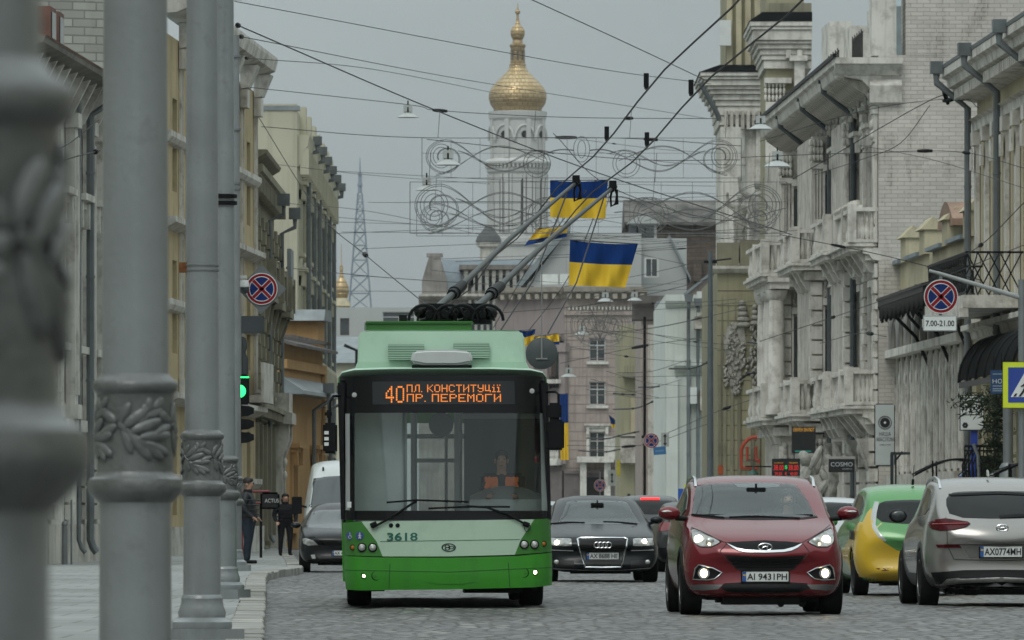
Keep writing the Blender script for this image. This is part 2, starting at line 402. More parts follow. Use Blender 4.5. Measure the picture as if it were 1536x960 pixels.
# ================================================================= LAMP / CATENARY POSTS (cast iron, painted grey)
POSTM = pm('post_grey_paint', (.225,.248,.255), .33, var=.12, scale=3.0, bump=.15, bscale=30, streak=.5, gcol=(.085,.088,.082), grime=.5, gscale=6, gth=.56, coat=.3)
POSTD = pm('post_dark_paint', (.125,.135,.133), .40, var=.2, scale=9, bump=.25, bscale=40, streak=.4, gcol=(.055,.055,.05), grime=.6, gscale=7, coat=.25)  # darker tone for the collar and laurel relief
def collar_sprays(mb, r, zc):
    for k in range(4):
        a0 = R(30 + 90*k)
        def on(a, z, off): return V((math.cos(a)*(r+off), math.sin(a)*(r+off), z))
        def leaf(a, z, ang, ln, wd):
            n = on(a, z, 1) - on(a, z, 0); n.normalize()
            t = V((-math.sin(a), math.cos(a), 0)); d = t*math.cos(ang) + V((0,0,1))*math.sin(ang); s = n.cross(d)
            M3 = Matrix((s, n, d)).transposed()
            c = on(a, z, .001) + d*ln*.5
            # hug the round shaft
            aa = a + math.cos(ang)*ln*.5/r; c = on(aa, z + math.sin(ang)*ln*.5, .002)
            n2 = V((math.cos(aa), math.sin(aa), 0)); t2 = V((-math.sin(aa), math.cos(aa), 0)); d2 = t2*math.cos(ang)+V((0,0,1))*math.sin(ang)
            M3 = Matrix((n2.cross(d2), n2, d2)).transposed()
            mb.ell(c, (wd, .012, ln*.5), 8, 6, M3)
        # one branch per quarter: long leaves fanning out from the bound stem, a small sprig above
        o_ = a0 - .42
        st = [on(o_ + t*.75, zc + .045 - .10*t, .004) for t in [i/7 for i in range(8)]]
        mb.tube(st, [.013-.001*i for i in range(8)], 6)
        for da, z, ang, ln, wd in ((.0,.045,62,.10,.022),(.12,.03,38,.13,.024),(.10,.035,-72,.12,.022),(.26,.015,-52,.15,.024),(.30,.01,22,.14,.024),(.46,-.01,-38,.15,.023),(.50,-.012,5,.15,.023),(.66,-.03,-24,.13,.022),(-.05,.05,150,.09,.022),(-.05,.04,205,.10,.022)):
            leaf(o_ + da, zc + z, R(ang), ln, wd)
        mb.tube([on(o_+.55+t*.5, zc+.05+.06*t, .003) for t in (0,.5,1)], .008, 6)
        for da, z, ang, ln, wd in ((.62,.06,80,.07,.018),(.72,.075,20,.08,.018),(.82,.085,95,.07,.018),(.92,.10,50,.07,.017)):
            leaf(o_ + da, zc + z, R(ang), ln, wd)
def post_meshes():
    base = MB()
    base.box(-.25,.25,-.25,.25,-.35,.11)
    base.lathe([(.235,.11),(.24,.135),(.235,.165),(.2,.185),(.185,.2),(.19,.24),(.172,.29),(.163,.33),(.166,.35),(.158,.37),(.15,.38)], n=32)
    low = MB(); low.lathe([(.149,.375),(.146,1.12),(.149,1.16)], n=36)
    ring = MB()
    ring.lathe([(.149,1.155),(.16,1.165),(.19,1.195),(.196,1.225),(.188,1.25),(.166,1.262),(.158,1.28)], n=36)
    ring.lathe([(.157,1.279),(.155,1.57),(.158,1.6)], n=36)
    ring.lathe([(.157,1.598),(.172,1.612),(.177,1.63),(.170,1.65),(.15,1.662),(.137,1.68)], n=36)
    up = MB(); up.lathe([(.1365,1.675),(.130,3.2),(.118,6.0),(.105,9.5)], n=36)
    lau = MB(); collar_sprays(lau, .156, 1.43)
    return [('plinth', base.mesh('plinth', POSTM, sharp=.5)), ('lower_shaft', low.mesh('lower_shaft', POSTM)), ('collar', ring.mesh('collar', POSTD)),
            ('laurel_relief', lau.mesh('laurel_relief', POSTD)), ('upper_shaft', up.mesh('upper_shaft', POSTM))]
PM_ = post_meshes()
posts = [(-.683, 8.9, -.05, 40, 'nearest blurred grey cast iron post filling the left edge of the picture'),
         (wx(203,31.3), 31.3, 0, 62, 'grey cast iron post with large laurel collar, second from the camera'),
         (wx(303,60.5), 60.5, .1, 118, 'third grey laurel collar post back, with a rusty bracket strapped high on its shaft'),
         (wx(336,90), 90, .128, 75, 'narrow grey collared post squeezed behind the bracketed post'),
         (wx(350,136), 136, .128, 20, 'farthest grey collared post, standing beside the green traffic light')]
for i, (x, y, z, rz, lab) in enumerate(posts):
    t = thing('street_post', lab, 'street post', (x, y, z), R(rz), 'cast iron posts along the left kerb')
    for n, me in PM_: link(n, me, t)
    if i == 2:
        RUST = pm('rusty_iron', (.16,.07,.03), .8, var=.4, scale=30)
        b = MB(); b.M = Matrix.Rotation(-R(rz), 4, 'Z'); b.box(-.18,-.11,-.06,.02,2.92,3.0); b.build('bracket', RUST, t)
        b = MB(); b.lathe([(.134,2.97),(.137,2.972),(.137,2.985),(.134,2.987)], n=30); b.lathe([(.134,2.93),(.137,2.932),(.137,2.945),(.134,2.947)], n=30); b.build('strap', STEEL, t)
    if i == 3:
        b = MB()
        for z in (4.62, 4.7): b.lathe([(.127,z),(.155,z+.005),(.155,z+.045),(.127,z+.05)], n=24)
        b.build('clamp', BLACK, t)
    if i == 4:
        b = MB()
        for z in (6.75, 6.85, 7.8, 9.1): b.lathe([(.115,z),(.135,z+.005),(.135,z+.05),(.115,z+.055)], n=24)
        b.build('clamp', STEEL, t)

# ================================================================= LEFT: bollard-like grey post, traffic light, signs
NSB = 24
def nostop_sign(parent, r, name='sign_face', y=0):
    """round no-stopping disc facing the camera: dark rim, red ring and cross on blue"""
    d = MB(); d.lathe([(r,.004),(r,.018)], (0,y,0), 32, 'y'); d.build(name, WHITEP, parent)
    b = MB(); b.lathe([(r*.97,.0),(r*.97,.004)], (0,y-.002,0), 32, 'y'); ro = b.build('rim', RED, parent)
    b = MB(); b.lathe([(r*.76,-.004),(r*.76,.0)], (0,y-.002,0), 32, 'y'); b.build('field', BLUE, parent)
    w = MB(); wt = r*.025
    w.tube([(r*.765*math.cos(2*PI*k/40), y-.006, r*.765*math.sin(2*PI*k/40)) for k in range(40)], wt, 4, True)
    w.tube([(r*.975*math.cos(2*PI*k/40), y-.003, r*.975*math.sin(2*PI*k/40)) for k in range(40)], wt, 4, True)
    w.build('outline', WHITEP, parent)
    c = MB(); cw = MB()
    for a in (PI/4, -PI/4):
        c.M = Matrix.Rotation(a, 4, 'Y'); c.box(-r*.78, r*.78, y-.012, y-.007, -r*.10, r*.10)
        cw.M = Matrix.Rotation(a, 4, 'Y'); cw.box(-r*.75, r*.75, y-.0095, y-.0065, -r*.135, r*.135)
    cw.build('cross_edge', WHITEP, parent); c.build('cross', RED, parent)

Yt = 137.5
t = thing('traffic_light', 'three lit green heads on a thin pole beside the farthest grey post', 'traffic light', (wx(358,Yt), Yt, .127))
sc = Yt/F
def lx(px): return (px-358)*sc
def lz(py): return CH + (774-py)*sc - .127
m = MB(); m.tube([(0,0,0),(0,0,lz(470))], .055, 12); m.build('pole', POSTM, t)
h = MB(); h.box(lx(341), lx(374), -.16, .1, lz(607), lz(563)); h.build('main_head', BLACK, t, bevel=.02)
g = MB(); g.ell((lx(359.5), -.17, lz(587)), (.118,.05,.118), 16, 8); lamp = g.build('green_lamp', LAMPG, t)
h = MB(); h.box(lx(340), lx(362), -.14, .1, lz(672), lz(608)); ph = h.build('pedestrian_head', BLACK, t, bevel=.015)
g = MB(); g.box(lx(350), lx(351.6), -.15, -.142, lz(628), lz(614)); g.box(lx(350), lx(357), -.15, -.142, lz(628), lz(626.4)); g.box(lx(350), lx(355), -.15, -.142, lz(621.5), lz(620)); g.box(lx(350), lx(355), -.15, -.142, lz(615.5), lz(614)); g.build('countdown_digit', LAMPG, ph)
g = MB(); g.ell((lx(353.5),-.146,lz(652)), (.02,.01,.02)); g.tube([(lx(353.5),-.146,lz(654)),(lx(354.5),-.146,lz(658)),(lx(351),-.146,lz(664))], .014, 5); g.tube([(lx(354.5),-.146,lz(658)),(lx(358),-.146,lz(664))], .014, 5); g.tube([(lx(350),-.146,lz(658)),(lx(353.5),-.146,lz(655)),(lx(358),-.146,lz(658))], .011, 5); g.build('walking_figure', LAMPG, ph)
for py in (617, 637, 657):
    v = MB()
    v.grid(lambda u, q, py=py: (lx(361)+ .24*q*.9, -.14+.02*q+.17*(u), lz(py) + .075*math.sin(PI*u)*(1-.35*q)+.02), 8, 4)
    v.prism([(lx(360), lz(py+8)), (lx(360), lz(py-9)), (lx(374), lz(py-8)), (lx(381), lz(py-5)), (lx(381), lz(py+3)), (lx(372), lz(py+7))], 'y', -.13, .06)
    v.build('visor', BLACK, ph)
h = MB(); h.prism([(lx(341),lz(563)),(lx(341),lz(505)),(lx(368),lz(505)),(lx(371),lz(520)),(lx(367),lz(530)),(lx(372),lz(535)),(lx(372),lz(563))], 'y', .02, .24); h.build('back_panel', pm('panel_slate',(.045,.055,.06),.6), t, bevel=.02)
h = MB(); h.box(lx(352), lx(396), -.02, .02, lz(500), lz(474)); h.build('plate', pm('panel_slate',(.045,.055,.06),.6), t, bevel=.008)
b = MB(); b.box(lx(341), lx(374), -.168, -.161, lz(567.2), lz(565)); b.build('lit_edge', LAMPG, t)

Yn = 136.6
t = thing('no_stopping_sign', 'round red and blue no stopping sign on grey diamond backing by the traffic light', 'road sign', (wx(392.5,Yn), Yn, wz(433.5,Yn)), 0, None)
nostop_sign(t, .285)
b = MB(); b.M = Matrix.Rotation(PI/4,4,'Y'); b.box(-.31,.31,.02,.03,-.31,.31); b.build('backing', pm('zinc',(.13,.145,.145),.6,metal=.2), t)
b = MB(); b.tube([(-.5,.04,.02),(.1,.04,.02)], .018, 6); b.build('bracket', STEEL, t)
t = thing('security_camera', 'white dome security camera with black eye beside the no stopping sign', 'camera', (wx(366,136.4), 136.4, wz(430,136.4)))
b = MB(); b.lathe([(.0,.12),(.07,.115),(.09,.07),(.095,.0),(.085,-.01)], n=18); b.build('housing', WHITEP, t)
b = MB(); b.lathe([(.082,-.01),(.085,-.05),(.07,-.1),(.03,-.13),(0,-.135)], n=18); b.build('dome', GLASSD, t)
b = MB(); b.tube([(0,0,.11),(0,0,.17),(-.2,.02,.17)], .02, 8); b.box(-.15,.05,-.05,.05,.15,.2); b.build('mount', WHITEP, t)

t = thing('pavement_post', 'short dark metal post at the foot of the white house', 'post', (wx(97,154), 154, .126))
b = MB(); b.lathe([(.06,0),(.055,.7),(.05,.78),(.062,.79),(.062,.84),(.04,.87),(0,.88)], n=16); b.build('shaft', STEEL, t)
b = MB(); b.tube([(.13,.1,0),(.13,.1,1.3)], .02, 8); b.build('stay', STEEL, t)

# hanging shop sign with red A-frame
Ys = 168
t = thing('shop_sign', 'black rounded projecting sign lettered ACTUS on a red arm', 'sign', (wx(405,Ys), Ys, wz(751,Ys)))
b = MB(); b.box(-.21,.21,-.04,.04,-.185,.185); b.build('board', INK, t, bevel=.07)
link('lettering', text_mesh('ACTUS', .31, .085, WHITEP, .004, face_cam(.04,-.046,0)), t)
b = MB(); b.tube([(-.62,.05,.2),(.0,.05,.2)], .03, 8); b.tube([(-.55,0,-.05),(-.2,0,-.05)], .02, 8); b.tube([(-.62,.05,.25),(-.62,.05,-1.3)], .03, 8); b.build('arm', pm('red_arm',(.2,.02,.03),.5), t)
b = MB(); b.tube([(-.2,.04,-.05),(-.2,.04,-1.25)], .03, 8); b.build('support', BLACK, t)
# ================================================================= PEOPLE
SKIN = pm('skin', (.46,.27,.19), .55, var=.08, scale=8)
HAIRM = pm('dark_hair', (.015,.012,.01), .6, var=.3, scale=30)
PUFFER = pm('black_puffer', (.014,.016,.02), .55, var=.2, scale=6)
DENIM = pm('dark_denim', (.028,.04,.055), .85, var=.25, scale=14)
def skin_body(joints, edges, mats, matfn, sub=2, root='pelvis'):
    names = list(joints); me = bpy.data.meshes.new('body')
    me.from_pydata([joints[n][0] for n in names], [(names.index(a), names.index(b)) for a, b in edges], [])
    o = bpy.data.objects.new('tmp', me); COL.objects.link(o)
    md = o.modifiers.new('s', 'SKIN'); md.use_smooth_shade = True
    for i, n in enumerate(names):
        r = joints[n][1]; sv = me.skin_vertices[0].data[i]
        sv.radius = (r, r) if not isinstance(r, tuple) else r
        sv.use_root = (n == root)
    sb = o.modifiers.new('u', 'SUBSURF'); sb.levels = sub; sb.render_levels = sub
    bpy.context.view_layer.update()
    out = bpy.data.meshes.new_from_object(o.evaluated_get(bpy.context.evaluated_depsgraph_get()))
    bpy.data.objects.remove(o); out.materials.clear()
    for m in mats: out.materials.append(m)
    for p in out.polygons:
        p.use_smooth = True; p.material_index = matfn(p.center)
    return out
def head_features(p, c, yaw, hr, hair_fn=None, glasses=False):
    """c = centre of head, face along local -y then turned by yaw"""
    M = Matrix.Translation(c) @ Matrix.Rotation(yaw, 4, 'Z')
    return M

def standing(name, label, loc, yaw, top, legs, hair_long=False, glasses=False, H=1.78, arms='down', group=None, stout=1.0, wide=1.0):
    k = H/1.78; st = stout
    J = {'pelvis':((0,.0,.96),(.155*st,.12*st)), 'waist':((0,.0,1.10),(.165*st,.135*st)), 'chest':((0,.01,1.30),(.185*st,.135*st)), 'neck0':((0,.01,1.47),(.085,.075)),
         'neck':((0,-.005,1.53),.056), 'jaw':((0,-.02,1.60),(.066,.076)), 'skull':((0,-.005,1.685),(.076,.092)), 'crown':((0,.005,1.735),(.052,.062)),
         'nose0':((0,-.088,1.645),.022), 'nose':((0,-.113,1.632),.013)}
    E = [('pelvis','waist'),('waist','chest'),('chest','neck0'),('neck0','neck'),('neck','jaw'),('jaw','skull'),('skull','crown'),('skull','nose0'),('nose0','nose')]
    for s, n in ((1,'l'),(-1,'r')):
        J['hip'+n] = ((.095*s,.0,.88),.105*st); J['knee'+n] = ((.105*s,-.01,.5),.068); J['calf'+n] = ((.108*s,.015,.32),.06); J['ankle'+n] = ((.11*s,.02,.09),.046); J['heel'+n] = ((.112*s,.03,.04),.042); J['toe'+n] = ((.125*s,-.15,.03),(.042,.03))
        E += [('pelvis','hip'+n),('hip'+n,'knee'+n),('knee'+n,'calf'+n),('calf'+n,'ankle'+n),('ankle'+n,'heel'+n),('heel'+n,'toe'+n)]
        J['sh'+n] = ((.19*s,.01,1.43),.078); J['el'+n] = ((.255*s,.045,1.16),.058); J['wr'+n] = ((.23*s,-.10,.98),.04); J['palm'+n] = ((.215*s,-.145,.94),(.036,.022))
        E += [('chest','sh'+n),('sh'+n,'el'+n),('el'+n,'wr'+n),('wr'+n,'palm'+n)]
        for f in range(4):
            x0 = .215*s + (f-1.5)*.017*1; J['f%d%s'%(f,n)] = ((x0,-.19,.915-.004*f),.0095); J['g%d%s'%(f,n)] = ((x0,-.208,.875),.0085)
            E += [('palm'+n,'f%d%s'%(f,n)),('f%d%s'%(f,n),'g%d%s'%(f,n))]
        J['t'+n] = ((.215*s-.04*s,-.165,.945),.011); J['u'+n] = ((.215*s-.05*s,-.195,.92),.009); E += [('palm'+n,'t'+n),('t'+n,'u'+n)]
    def mf(c):
        if c.z > 1.505 : return 1
        if c.y < -.125 and .84 < c.z < .965 and abs(c.x) > .13: return 1
        if c.z < .075: return 3
        if c.z < .90 and abs(c.x) < .205: return 2
        return 0
    me = skin_body(J, E, [top, SKIN, legs, BLACK], mf)
    t = thing(name, label, 'person', loc, yaw, group); t.scale = (k*wide,k*wide,k)
    link('body', me, t)
    h = MB()
    def cap(u, v):
        a = 2*PI*u; ph = v*1.75
        z = math.cos(ph); rr = math.sin(ph)
        y = math.sin(a)*rr; x = math.cos(a)*rr
        front = max(0, -y)
        zz = 1.69 + z*.108 + (front*.04 if z < .5 else 0)
        return (x*.088, .004 + y*.105 + front*.006, zz)
    h.smooth = True; h.grid(cap, 24, 10)
    if hair_long: h.ell((0,.05,1.6), (.095,.075,.15), 14, 8)
    h.build('hair', HAIRM, t)
    for s in (1,-1):
        e = MB(); e.ell((.03*s,-.083,1.668), (.013,.008,.008), 8, 5); e.build('eye', INK, t)
    e = MB(); e.ell((0,-.092,1.588), (.024,.008,.007), 8, 5); e.build('mouth', pm('lips',(.25,.09,.07),.5), t)
    for s in (1,-1):
        e = MB(); e.ell((.078*s,.008,1.645), (.012,.022,.034), 8, 6); e.build('auricle', SKIN, t)
    if glasses:
        e = MB()
        for s in (1,-1):
            e.tube([(.033*s+.024*math.cos(2*PI*q/14), -.104, 1.668+.019*math.sin(2*PI*q/14)) for q in range(14)], .0035, 5, True)
            e.tube([(.058*s,-.104,1.67),(.08*s,-.02,1.67),(.082*s,.02,1.655)], .003, 5)
        e.tube([(-.01,-.106,1.67),(.01,-.106,1.67)], .003, 5)
        e.build('glasses', BLACK, t)
    c = MB(); c.lathe([(.075,1.47),(.082,1.5),(.078,1.545),(.068,1.54)], n=18); c.build('collar', top, t)
    q = MB()                                   # quilting rolls of the jacket
    for i, z in enumerate((1.02,1.12,1.22,1.32)):
        q.tube([(.212*st*math.cos(2*PI*a/20)*(1 if z < 1.3 else .98), .005+.158*st*math.sin(2*PI*a/20), z) for a in range(20)], .012, 6, True)
    q.build('quilting', top, t)
    return t
standing('person', 'man in black puffer jacket, glasses and dark jeans standing in profile by the shop sign', (wx(372,157), 157, .128), R(82), PUFFER, DENIM, glasses=True, H=1.75, stout=1.32, wide=1.16)
standing('person', 'dark haired pedestrian wrapped in black clothes walking near the dark parked car', (wx(428,188), 188, .128), R(12), pm('black_coat',(.012,.013,.016),.8), pm('black_trousers',(.012,.012,.014),.8), hair_long=True, H=1.52, wide=1.25)
# ================================================================= patches that lie on a curved body
def chaikin(poly, n):
    for _ in range(n):
        q = []
        for i in range(len(poly)):
            a, b = poly[i], poly[(i+1) % len(poly)]
            q += [(a[0]*.75+b[0]*.25, a[1]*.75+b[1]*.25), (a[0]*.25+b[0]*.75, a[1]*.25+b[1]*.75)]
        poly = q
    return poly
def patch_mesh(name, proj, poly, mat, off=.006, thick=.02, res=.06, sm=0, d=(0,1,0)):
    """poly: outline in the two view axes; proj(u, v) gives the point on the body; d points into the body"""
    if sm: poly = chaikin(poly, sm)
    bm = bmesh.new(); d = V(d)
    vs = [bm.verts.new((u, v, 0)) for u, v in poly]
    f = bm.faces.new(vs); bmesh.ops.triangulate(bm, faces=[f])
    for _ in range(7):
        es = [e for e in bm.edges if e.calc_length() > res]
        if not es: break
        bmesh.ops.subdivide_edges(bm, edges=es, cuts=1)
        bmesh.ops.triangulate(bm, faces=bm.faces[:])
    bnd = [e for e in bm.edges if e.is_boundary]
    bm.verts.index_update()
    co = {}
    last = None
    for v in bm.verts:
        p = proj(v.co.x, v.co.y)
        if p is None: p = last if last is not None else V((v.co.x, 0, v.co.y))
        co[v] = V(p)
        last = co[v]
    for v, p in co.items(): v.co = p - d*off
    if thick:
        r = bmesh.ops.extrude_edge_only(bm, edges=bnd)
        for v in [g for g in r['geom'] if isinstance(g, bmesh.types.BMVert)]: v.co = v.co + d*(thick+off)
    for fc in bm.faces: fc.smooth = True
    bmesh.ops.recalc_face_normals(bm, faces=bm.faces)
    # make sure the normals look out of the body
    s = sum((fc.normal.dot(d)*fc.calc_area() for fc in bm.faces))
    if s > 0: bmesh.ops.reverse_faces(bm, faces=bm.faces)
    me = bpy.data.meshes.new(name); bm.to_mesh(me); bm.free(); me.materials.append(mat)
    me.set_sharp_from_angle(angle=.8)
    return me
def bead(mb, proj, pts, r, off=.004, closed=False, res=.05, d=(0,1,0), n=6):
    out = []; d = V(d); m = len(pts)
    for i in range(m if closed else m-1):
        a, b = pts[i], pts[(i+1) % m]; L_ = math.hypot(b[0]-a[0], b[1]-a[1]); k = max(1, int(L_/res))
        for j in range(k): out.append((lerp(a[0],b[0],j/k), lerp(a[1],b[1],j/k)))
    if not closed: out.append(pts[-1])
    q = []
    for u, v in out:
        p = proj(u, v)
        if p is not None: q.append(V(p) - d*off)
    if len(q) > 1: mb.tube(q, r, n, closed)
def ellipse(cx, cy, rx, ry, n=18): return [(cx+rx*math.cos(2*PI*i/n), cy+ry*math.sin(2*PI*i/n)) for i in range(n)]

TYRE_ME = {}
def wheel(parent, loc, r, w, rim=None, spokes=10, side=1, rimr=.66):
    """wheel with its axle along local x; side = +1 outer face towards +x"""
    key = (round(r,3), round(w,3), spokes, side, rim.name if rim else '')
    if key not in TYRE_ME:
        a = MB(); a.lathe([(r*rimr,-w*.45),(r*.85,-w*.5),(r*.96,-w*.46),(r,-w*.32),(r,w*.32),(r*.96,w*.46),(r*.85,w*.5),(r*rimr,w*.45)], n=28, axis='x')
        b = MB(); s = side; rr = r*rimr
        b.lathe([(rr*1.01,w*.44*s),(rr*.95,w*.46*s),(rr*.92,w*.28*s),(rr*.9,-w*.2*s)], n=28, axis='x')
        b.lathe([(0,w*.36*s),(rr*.17,w*.36*s),(rr*.2,w*.3*s),(rr*.2,0)], n=14, axis='x')
        for k in range(spokes):
            b.M = Matrix.Rotation(2*PI*k/spokes, 4, 'X'); x0, x1 = sorted((w*.22*s, w*.37*s)); b.box(x0, x1, -rr*.075, rr*.075, rr*.1, rr*.95)
        b.M = None
        b.mi = 1; b.lathe([(0,-w*.1*s),(rr*.9,-w*.1*s)], n=20, axis='x')
        TYRE_ME[key] = (a.mesh('tyre', RUBBER), b.mesh('wheel', [rim or STEEL, BLACK]))
    o = link('wheel', TYRE_ME[key][1], parent); o.location = loc
    link('tyre', TYRE_ME[key][0], o)
    return o
# ================================================================= TROLLEYBUS
GREEN = pm('bus_green', (.038,.27,.018), .38, var=.10, scale=1.5, coat=.12, grime=.5, gcol=(.035,.11,.03), gscale=1.6, streak=.25)
GREEN2 = pm('bus_mid_green', (.042,.19,.028), .38, var=.08, scale=1.5, coat=.12, grime=.4, gcol=(.03,.09,.03))
LGREEN = pm('bus_pale_green', (.37,.55,.42), .4, var=.06, scale=1.2, coat=.25, grime=.35, gcol=(.13,.22,.15), gscale=.9)
HATCH = pm('hatch_white', (.5,.54,.53), .5, var=.06, grime=.3)
MASK = pm('bus_black_gloss', (.006,.007,.008), .16, var=0, spec=.3)
HOODM = pm('bus_front_pale', (.44,.60,.47), .38, var=.05, scale=1.2, coat=.15, grime=.35, gcol=(.25,.34,.26), gscale=2.2)
BUSGLASS = glass_mat('bus_glass', (.84,.90,.89), .025)
INTG = pm('bus_interior_grey', (.36,.39,.39), .6, var=.1)
INTD = pm('bus_interior_dark', (.035,.04,.042), .7, var=.1)
YB = 91.27
BUS = thing('trolleybus', 'green and pale green trolleybus, route 40, with both poles raised to the wires', 'trolleybus', (wx(671.5,YB), YB, 0.0), .021)
bpy.context.view_layer.update()
BI = BUS.matrix_basis.inverted()
def bx(zx): return (zx-383)/252
def bz(zy): return (905-zy)/252
def bp(*pts): return [(bx(a), bz(b)) for a, b in pts]
LEAN = .024        # the road camber tips the body a little towards the kerb
def ffront(x, z):
    ax = abs(x + LEAN*(z-.4)); y = .09*(ax/1.25)**3 + 5.5*max(0, ax-1.05)**2
    y += .07*max(0, z-1.05) + .25*max(0, .42-z)**1.5
    return V((x, y, z))
def lean(o): o.data.transform(Matrix(((1,0,-LEAN,LEAN*.4),(0,1,0,0),(0,0,1,0),(0,0,0,1)))); return o
def bpart(name, pts, mat, off=.0, thick=.03, res=.09, sm=0, parent=None):
    return link(name, patch_mesh(name, ffront, pts, mat, off, thick, res, sm), parent or BUS)
# shell: sides with window openings, roof, rear, floor
m = MB()
for s in (-1, 1):
    x0, x1 = sorted((s*1.25, s*1.19))
    m.box(x0, x1, .33, 12.0, .32, 1.02); m.box(x0, x1, .33, 12.0, 2.42, 2.70)
    for y in (.33, 1.5, 2.95, 4.4, 5.85, 7.3, 8.75, 10.2, 11.6): m.box(x0, x1, y, y+(.12 if y > .4 else .07), 1.02, 2.42)
m.box(-1.25,1.25,11.94,12.0,.35,1.1); m.box(-1.25,1.25,11.94,12.0,2.35,2.7)
for x in (-1.25,1.12): m.box(x,x+.13,11.94,12.0,1.1,2.35)
lean(m.build('body', GREEN, BUS))
for s in (-1, 1):
    m = MB(); x0, x1 = sorted((s*1.17, s*1.256)); m.box(x0, x1, .24, .52, 1.03, 2.72); lean(m.build('corner_post', MASK, BUS, bevel=.03))
m = MB(); prof = [(-1.25,2.69),(-1.245,2.765),(-1.2,2.83),(-1.05,2.865),(-.6,2.88),(.6,2.88),(1.05,2.865),(1.2,2.83),(1.245,2.765),(1.25,2.69)]
m.smooth = True; rows = []
ys = [ (.0), .03, .08, .2, 2, 6, 12]
vs = []; k = len(prof)
for j, y in enumerate(ys):
    for x, z in prof:
        b0 = ffront(x - LEAN*2.3, 2.75).y - .015
        zz = 2.69 + (z-2.69)*min(1, .86 + .14*min(1, j/3)) if y < .2 else z
        vs.append((x, b0*(1 if y < .5 else .0)+y + (b0*.0), zz))
fs = [(j*k+i, j*k+i+1, (j+1)*k+i+1, (j+1)*k+i) for j in range(len(ys)-1) for i in range(k-1)] + [tuple(range(k))]
m.add(vs, fs); lean(m.build('roof', LGREEN, BUS, sharp=.9))
m = MB(); m.box(-1.19,1.19,.4,11.9,.36,.4); m.build('floor', INTD, BUS)
m = MB(); m.box(-1.18,1.18,.4,11.9,2.6,2.64); m.build('ceiling', pm('ceiling_white',(.65,.67,.66),.6,var=.05), BUS)
m = MB()
for s in (-1,1):
    m.quad((s*1.22,.45,1.02),(s*1.22,11.6,1.02),(s*1.22,11.6,2.42),(s*1.22,.45,2.42))
m.quad((-1.12,11.97,1.1),(1.12,11.97,1.1),(1.12,11.97,2.35),(-1.12,11.97,2.35))
lean(m.build('side_glass', BUSGLASS, BUS))
# front mask, windscreen, display
wl, wr, wt, wb = 104, 664, 318, 612
outer = bp((64,640),(63,320),(64,240),(68,207),(672,207),(676,240),(684,400),(690,640))
mk = MB()
me = patch_mesh('front_mask', ffront, bp((59,wt),(58,240),(61,209),(200,204),(540,204),(677,209),(683,240),(687,wt)), MASK, 0, .03, .1)
link('front_mask', me, BUS)
bpart('lower_mask', bp((64,640),(63,612),(694,612),(696,636),(500,640),(300,641)), MASK)
bpart('mask_post', bp((63,612),(59,wt),(76,wt),(77,612)), MASK); bpart('mask_post', bp((90,612),(89,wt),(wl,wt),(wl,612)), MASK)
bpart('pillar_strip', bp((77,610),(76,wt+2),(89,wt+2),(90,610)), INTG); bpart('pillar_strip', bp((wr+2,612),(wr-2,wt),(681,wt),(686,612)), pm('pillar_silver',(.3,.35,.34),.4,metal=.3))
bpart('windscreen', bp((wl,wb),(wl,wt),(wr-2,wt),(wr+2,wb)), BUSGLASS, .0, 0, .12)
bpart('mask_post', bp((686,612),(681,wt),(687,wt),(694,612)), MASK)
disp = bpart('display', bp((158,293),(157,224),(584,222),(585,292)), pm('display_dark', (.016,.019,.021), .25, var=0), .006, .008)
# LED matrix characters, dot by dot
FONT5 = {'П':"11111 10001 10001 10001 10001 10001 10001",'Л':"00111 01001 01001 01001 01001 01001 10001",'.':"0 0 0 0 0 0 1",'К':"10001 10010 10100 11000 10100 10010 10001",
'О':"01110 10001 10001 10001 10001 10001 01110",'Н':"10001 10001 10001 11111 10001 10001 10001",'С':"01110 10001 10000 10000 10000 10001 01110",'Т':"11111 00100 00100 00100 00100 00100 00100",
'И':"10001 10001 10011 10101 11001 10001 10001",'У':"10001 10001 10001 01111 00001 10001 01110",'Ц':"10010 10010 10010 10010 10010 11111 00001",'І':"010 000 110 010 010 010 111",'Ї':"101 000 110 010 010 010 111",
'Р':"11110 10001 10001 11110 10000 10000 10000",'Е':"11111 10000 10000 11110 10000 10000 11111",'М':"10001 11011 10101 10101 10001 10001 10001",'Г':"11111 10000 10000 10000 10000 10000 10000",
' ':"00 00 00 00 00 00 00",'4':"00010 00110 01010 10010 10010 11111 00010 00010",'0':"01110 10001 10001 10001 10001 10001 10001 01110",
'о':"000 000 110 101 101 101 011"}
def led(mb, txt, x0, x1, zt_, zb_, wide=False):
    cols = []
    for ch in txt:
        rows = FONT5[ch].split(); w_ = len(rows[0])
        for c in range(w_): cols.append([r[c] == '1' for r in rows])
        cols.append([False]*len(rows))
    cols = cols[:-1]; nr = len(cols[0]); px_ = (x1-x0)/len(cols); pz = (zb_-zt_)/nr
    for i, c in enumerate(cols):
        for j, on in enumerate(c):
            if on:
                u = bx(x0+(i+.5)*px_); v = bz(zt_+(j+.5)*pz); p = ffront(u, v); w_ = px_/252*.40; h_ = abs(pz)/252*.40
                y = p.y-.009
                mb.quad((u-w_,y,v-h_),(u+w_,y,v-h_),(u+w_,y,v+h_),(u-w_,y,v+h_))
d = MB(); led(d, '40', 197, 253, 237, 288); led(d, 'ПЛ. КОНСТИТУЦІЇ', 260, 542, 233, 256); led(d, 'ПР. ПЕРЕМОГИ', 260, 544, 261, 285)
d.build('route_digits', LED, disp)
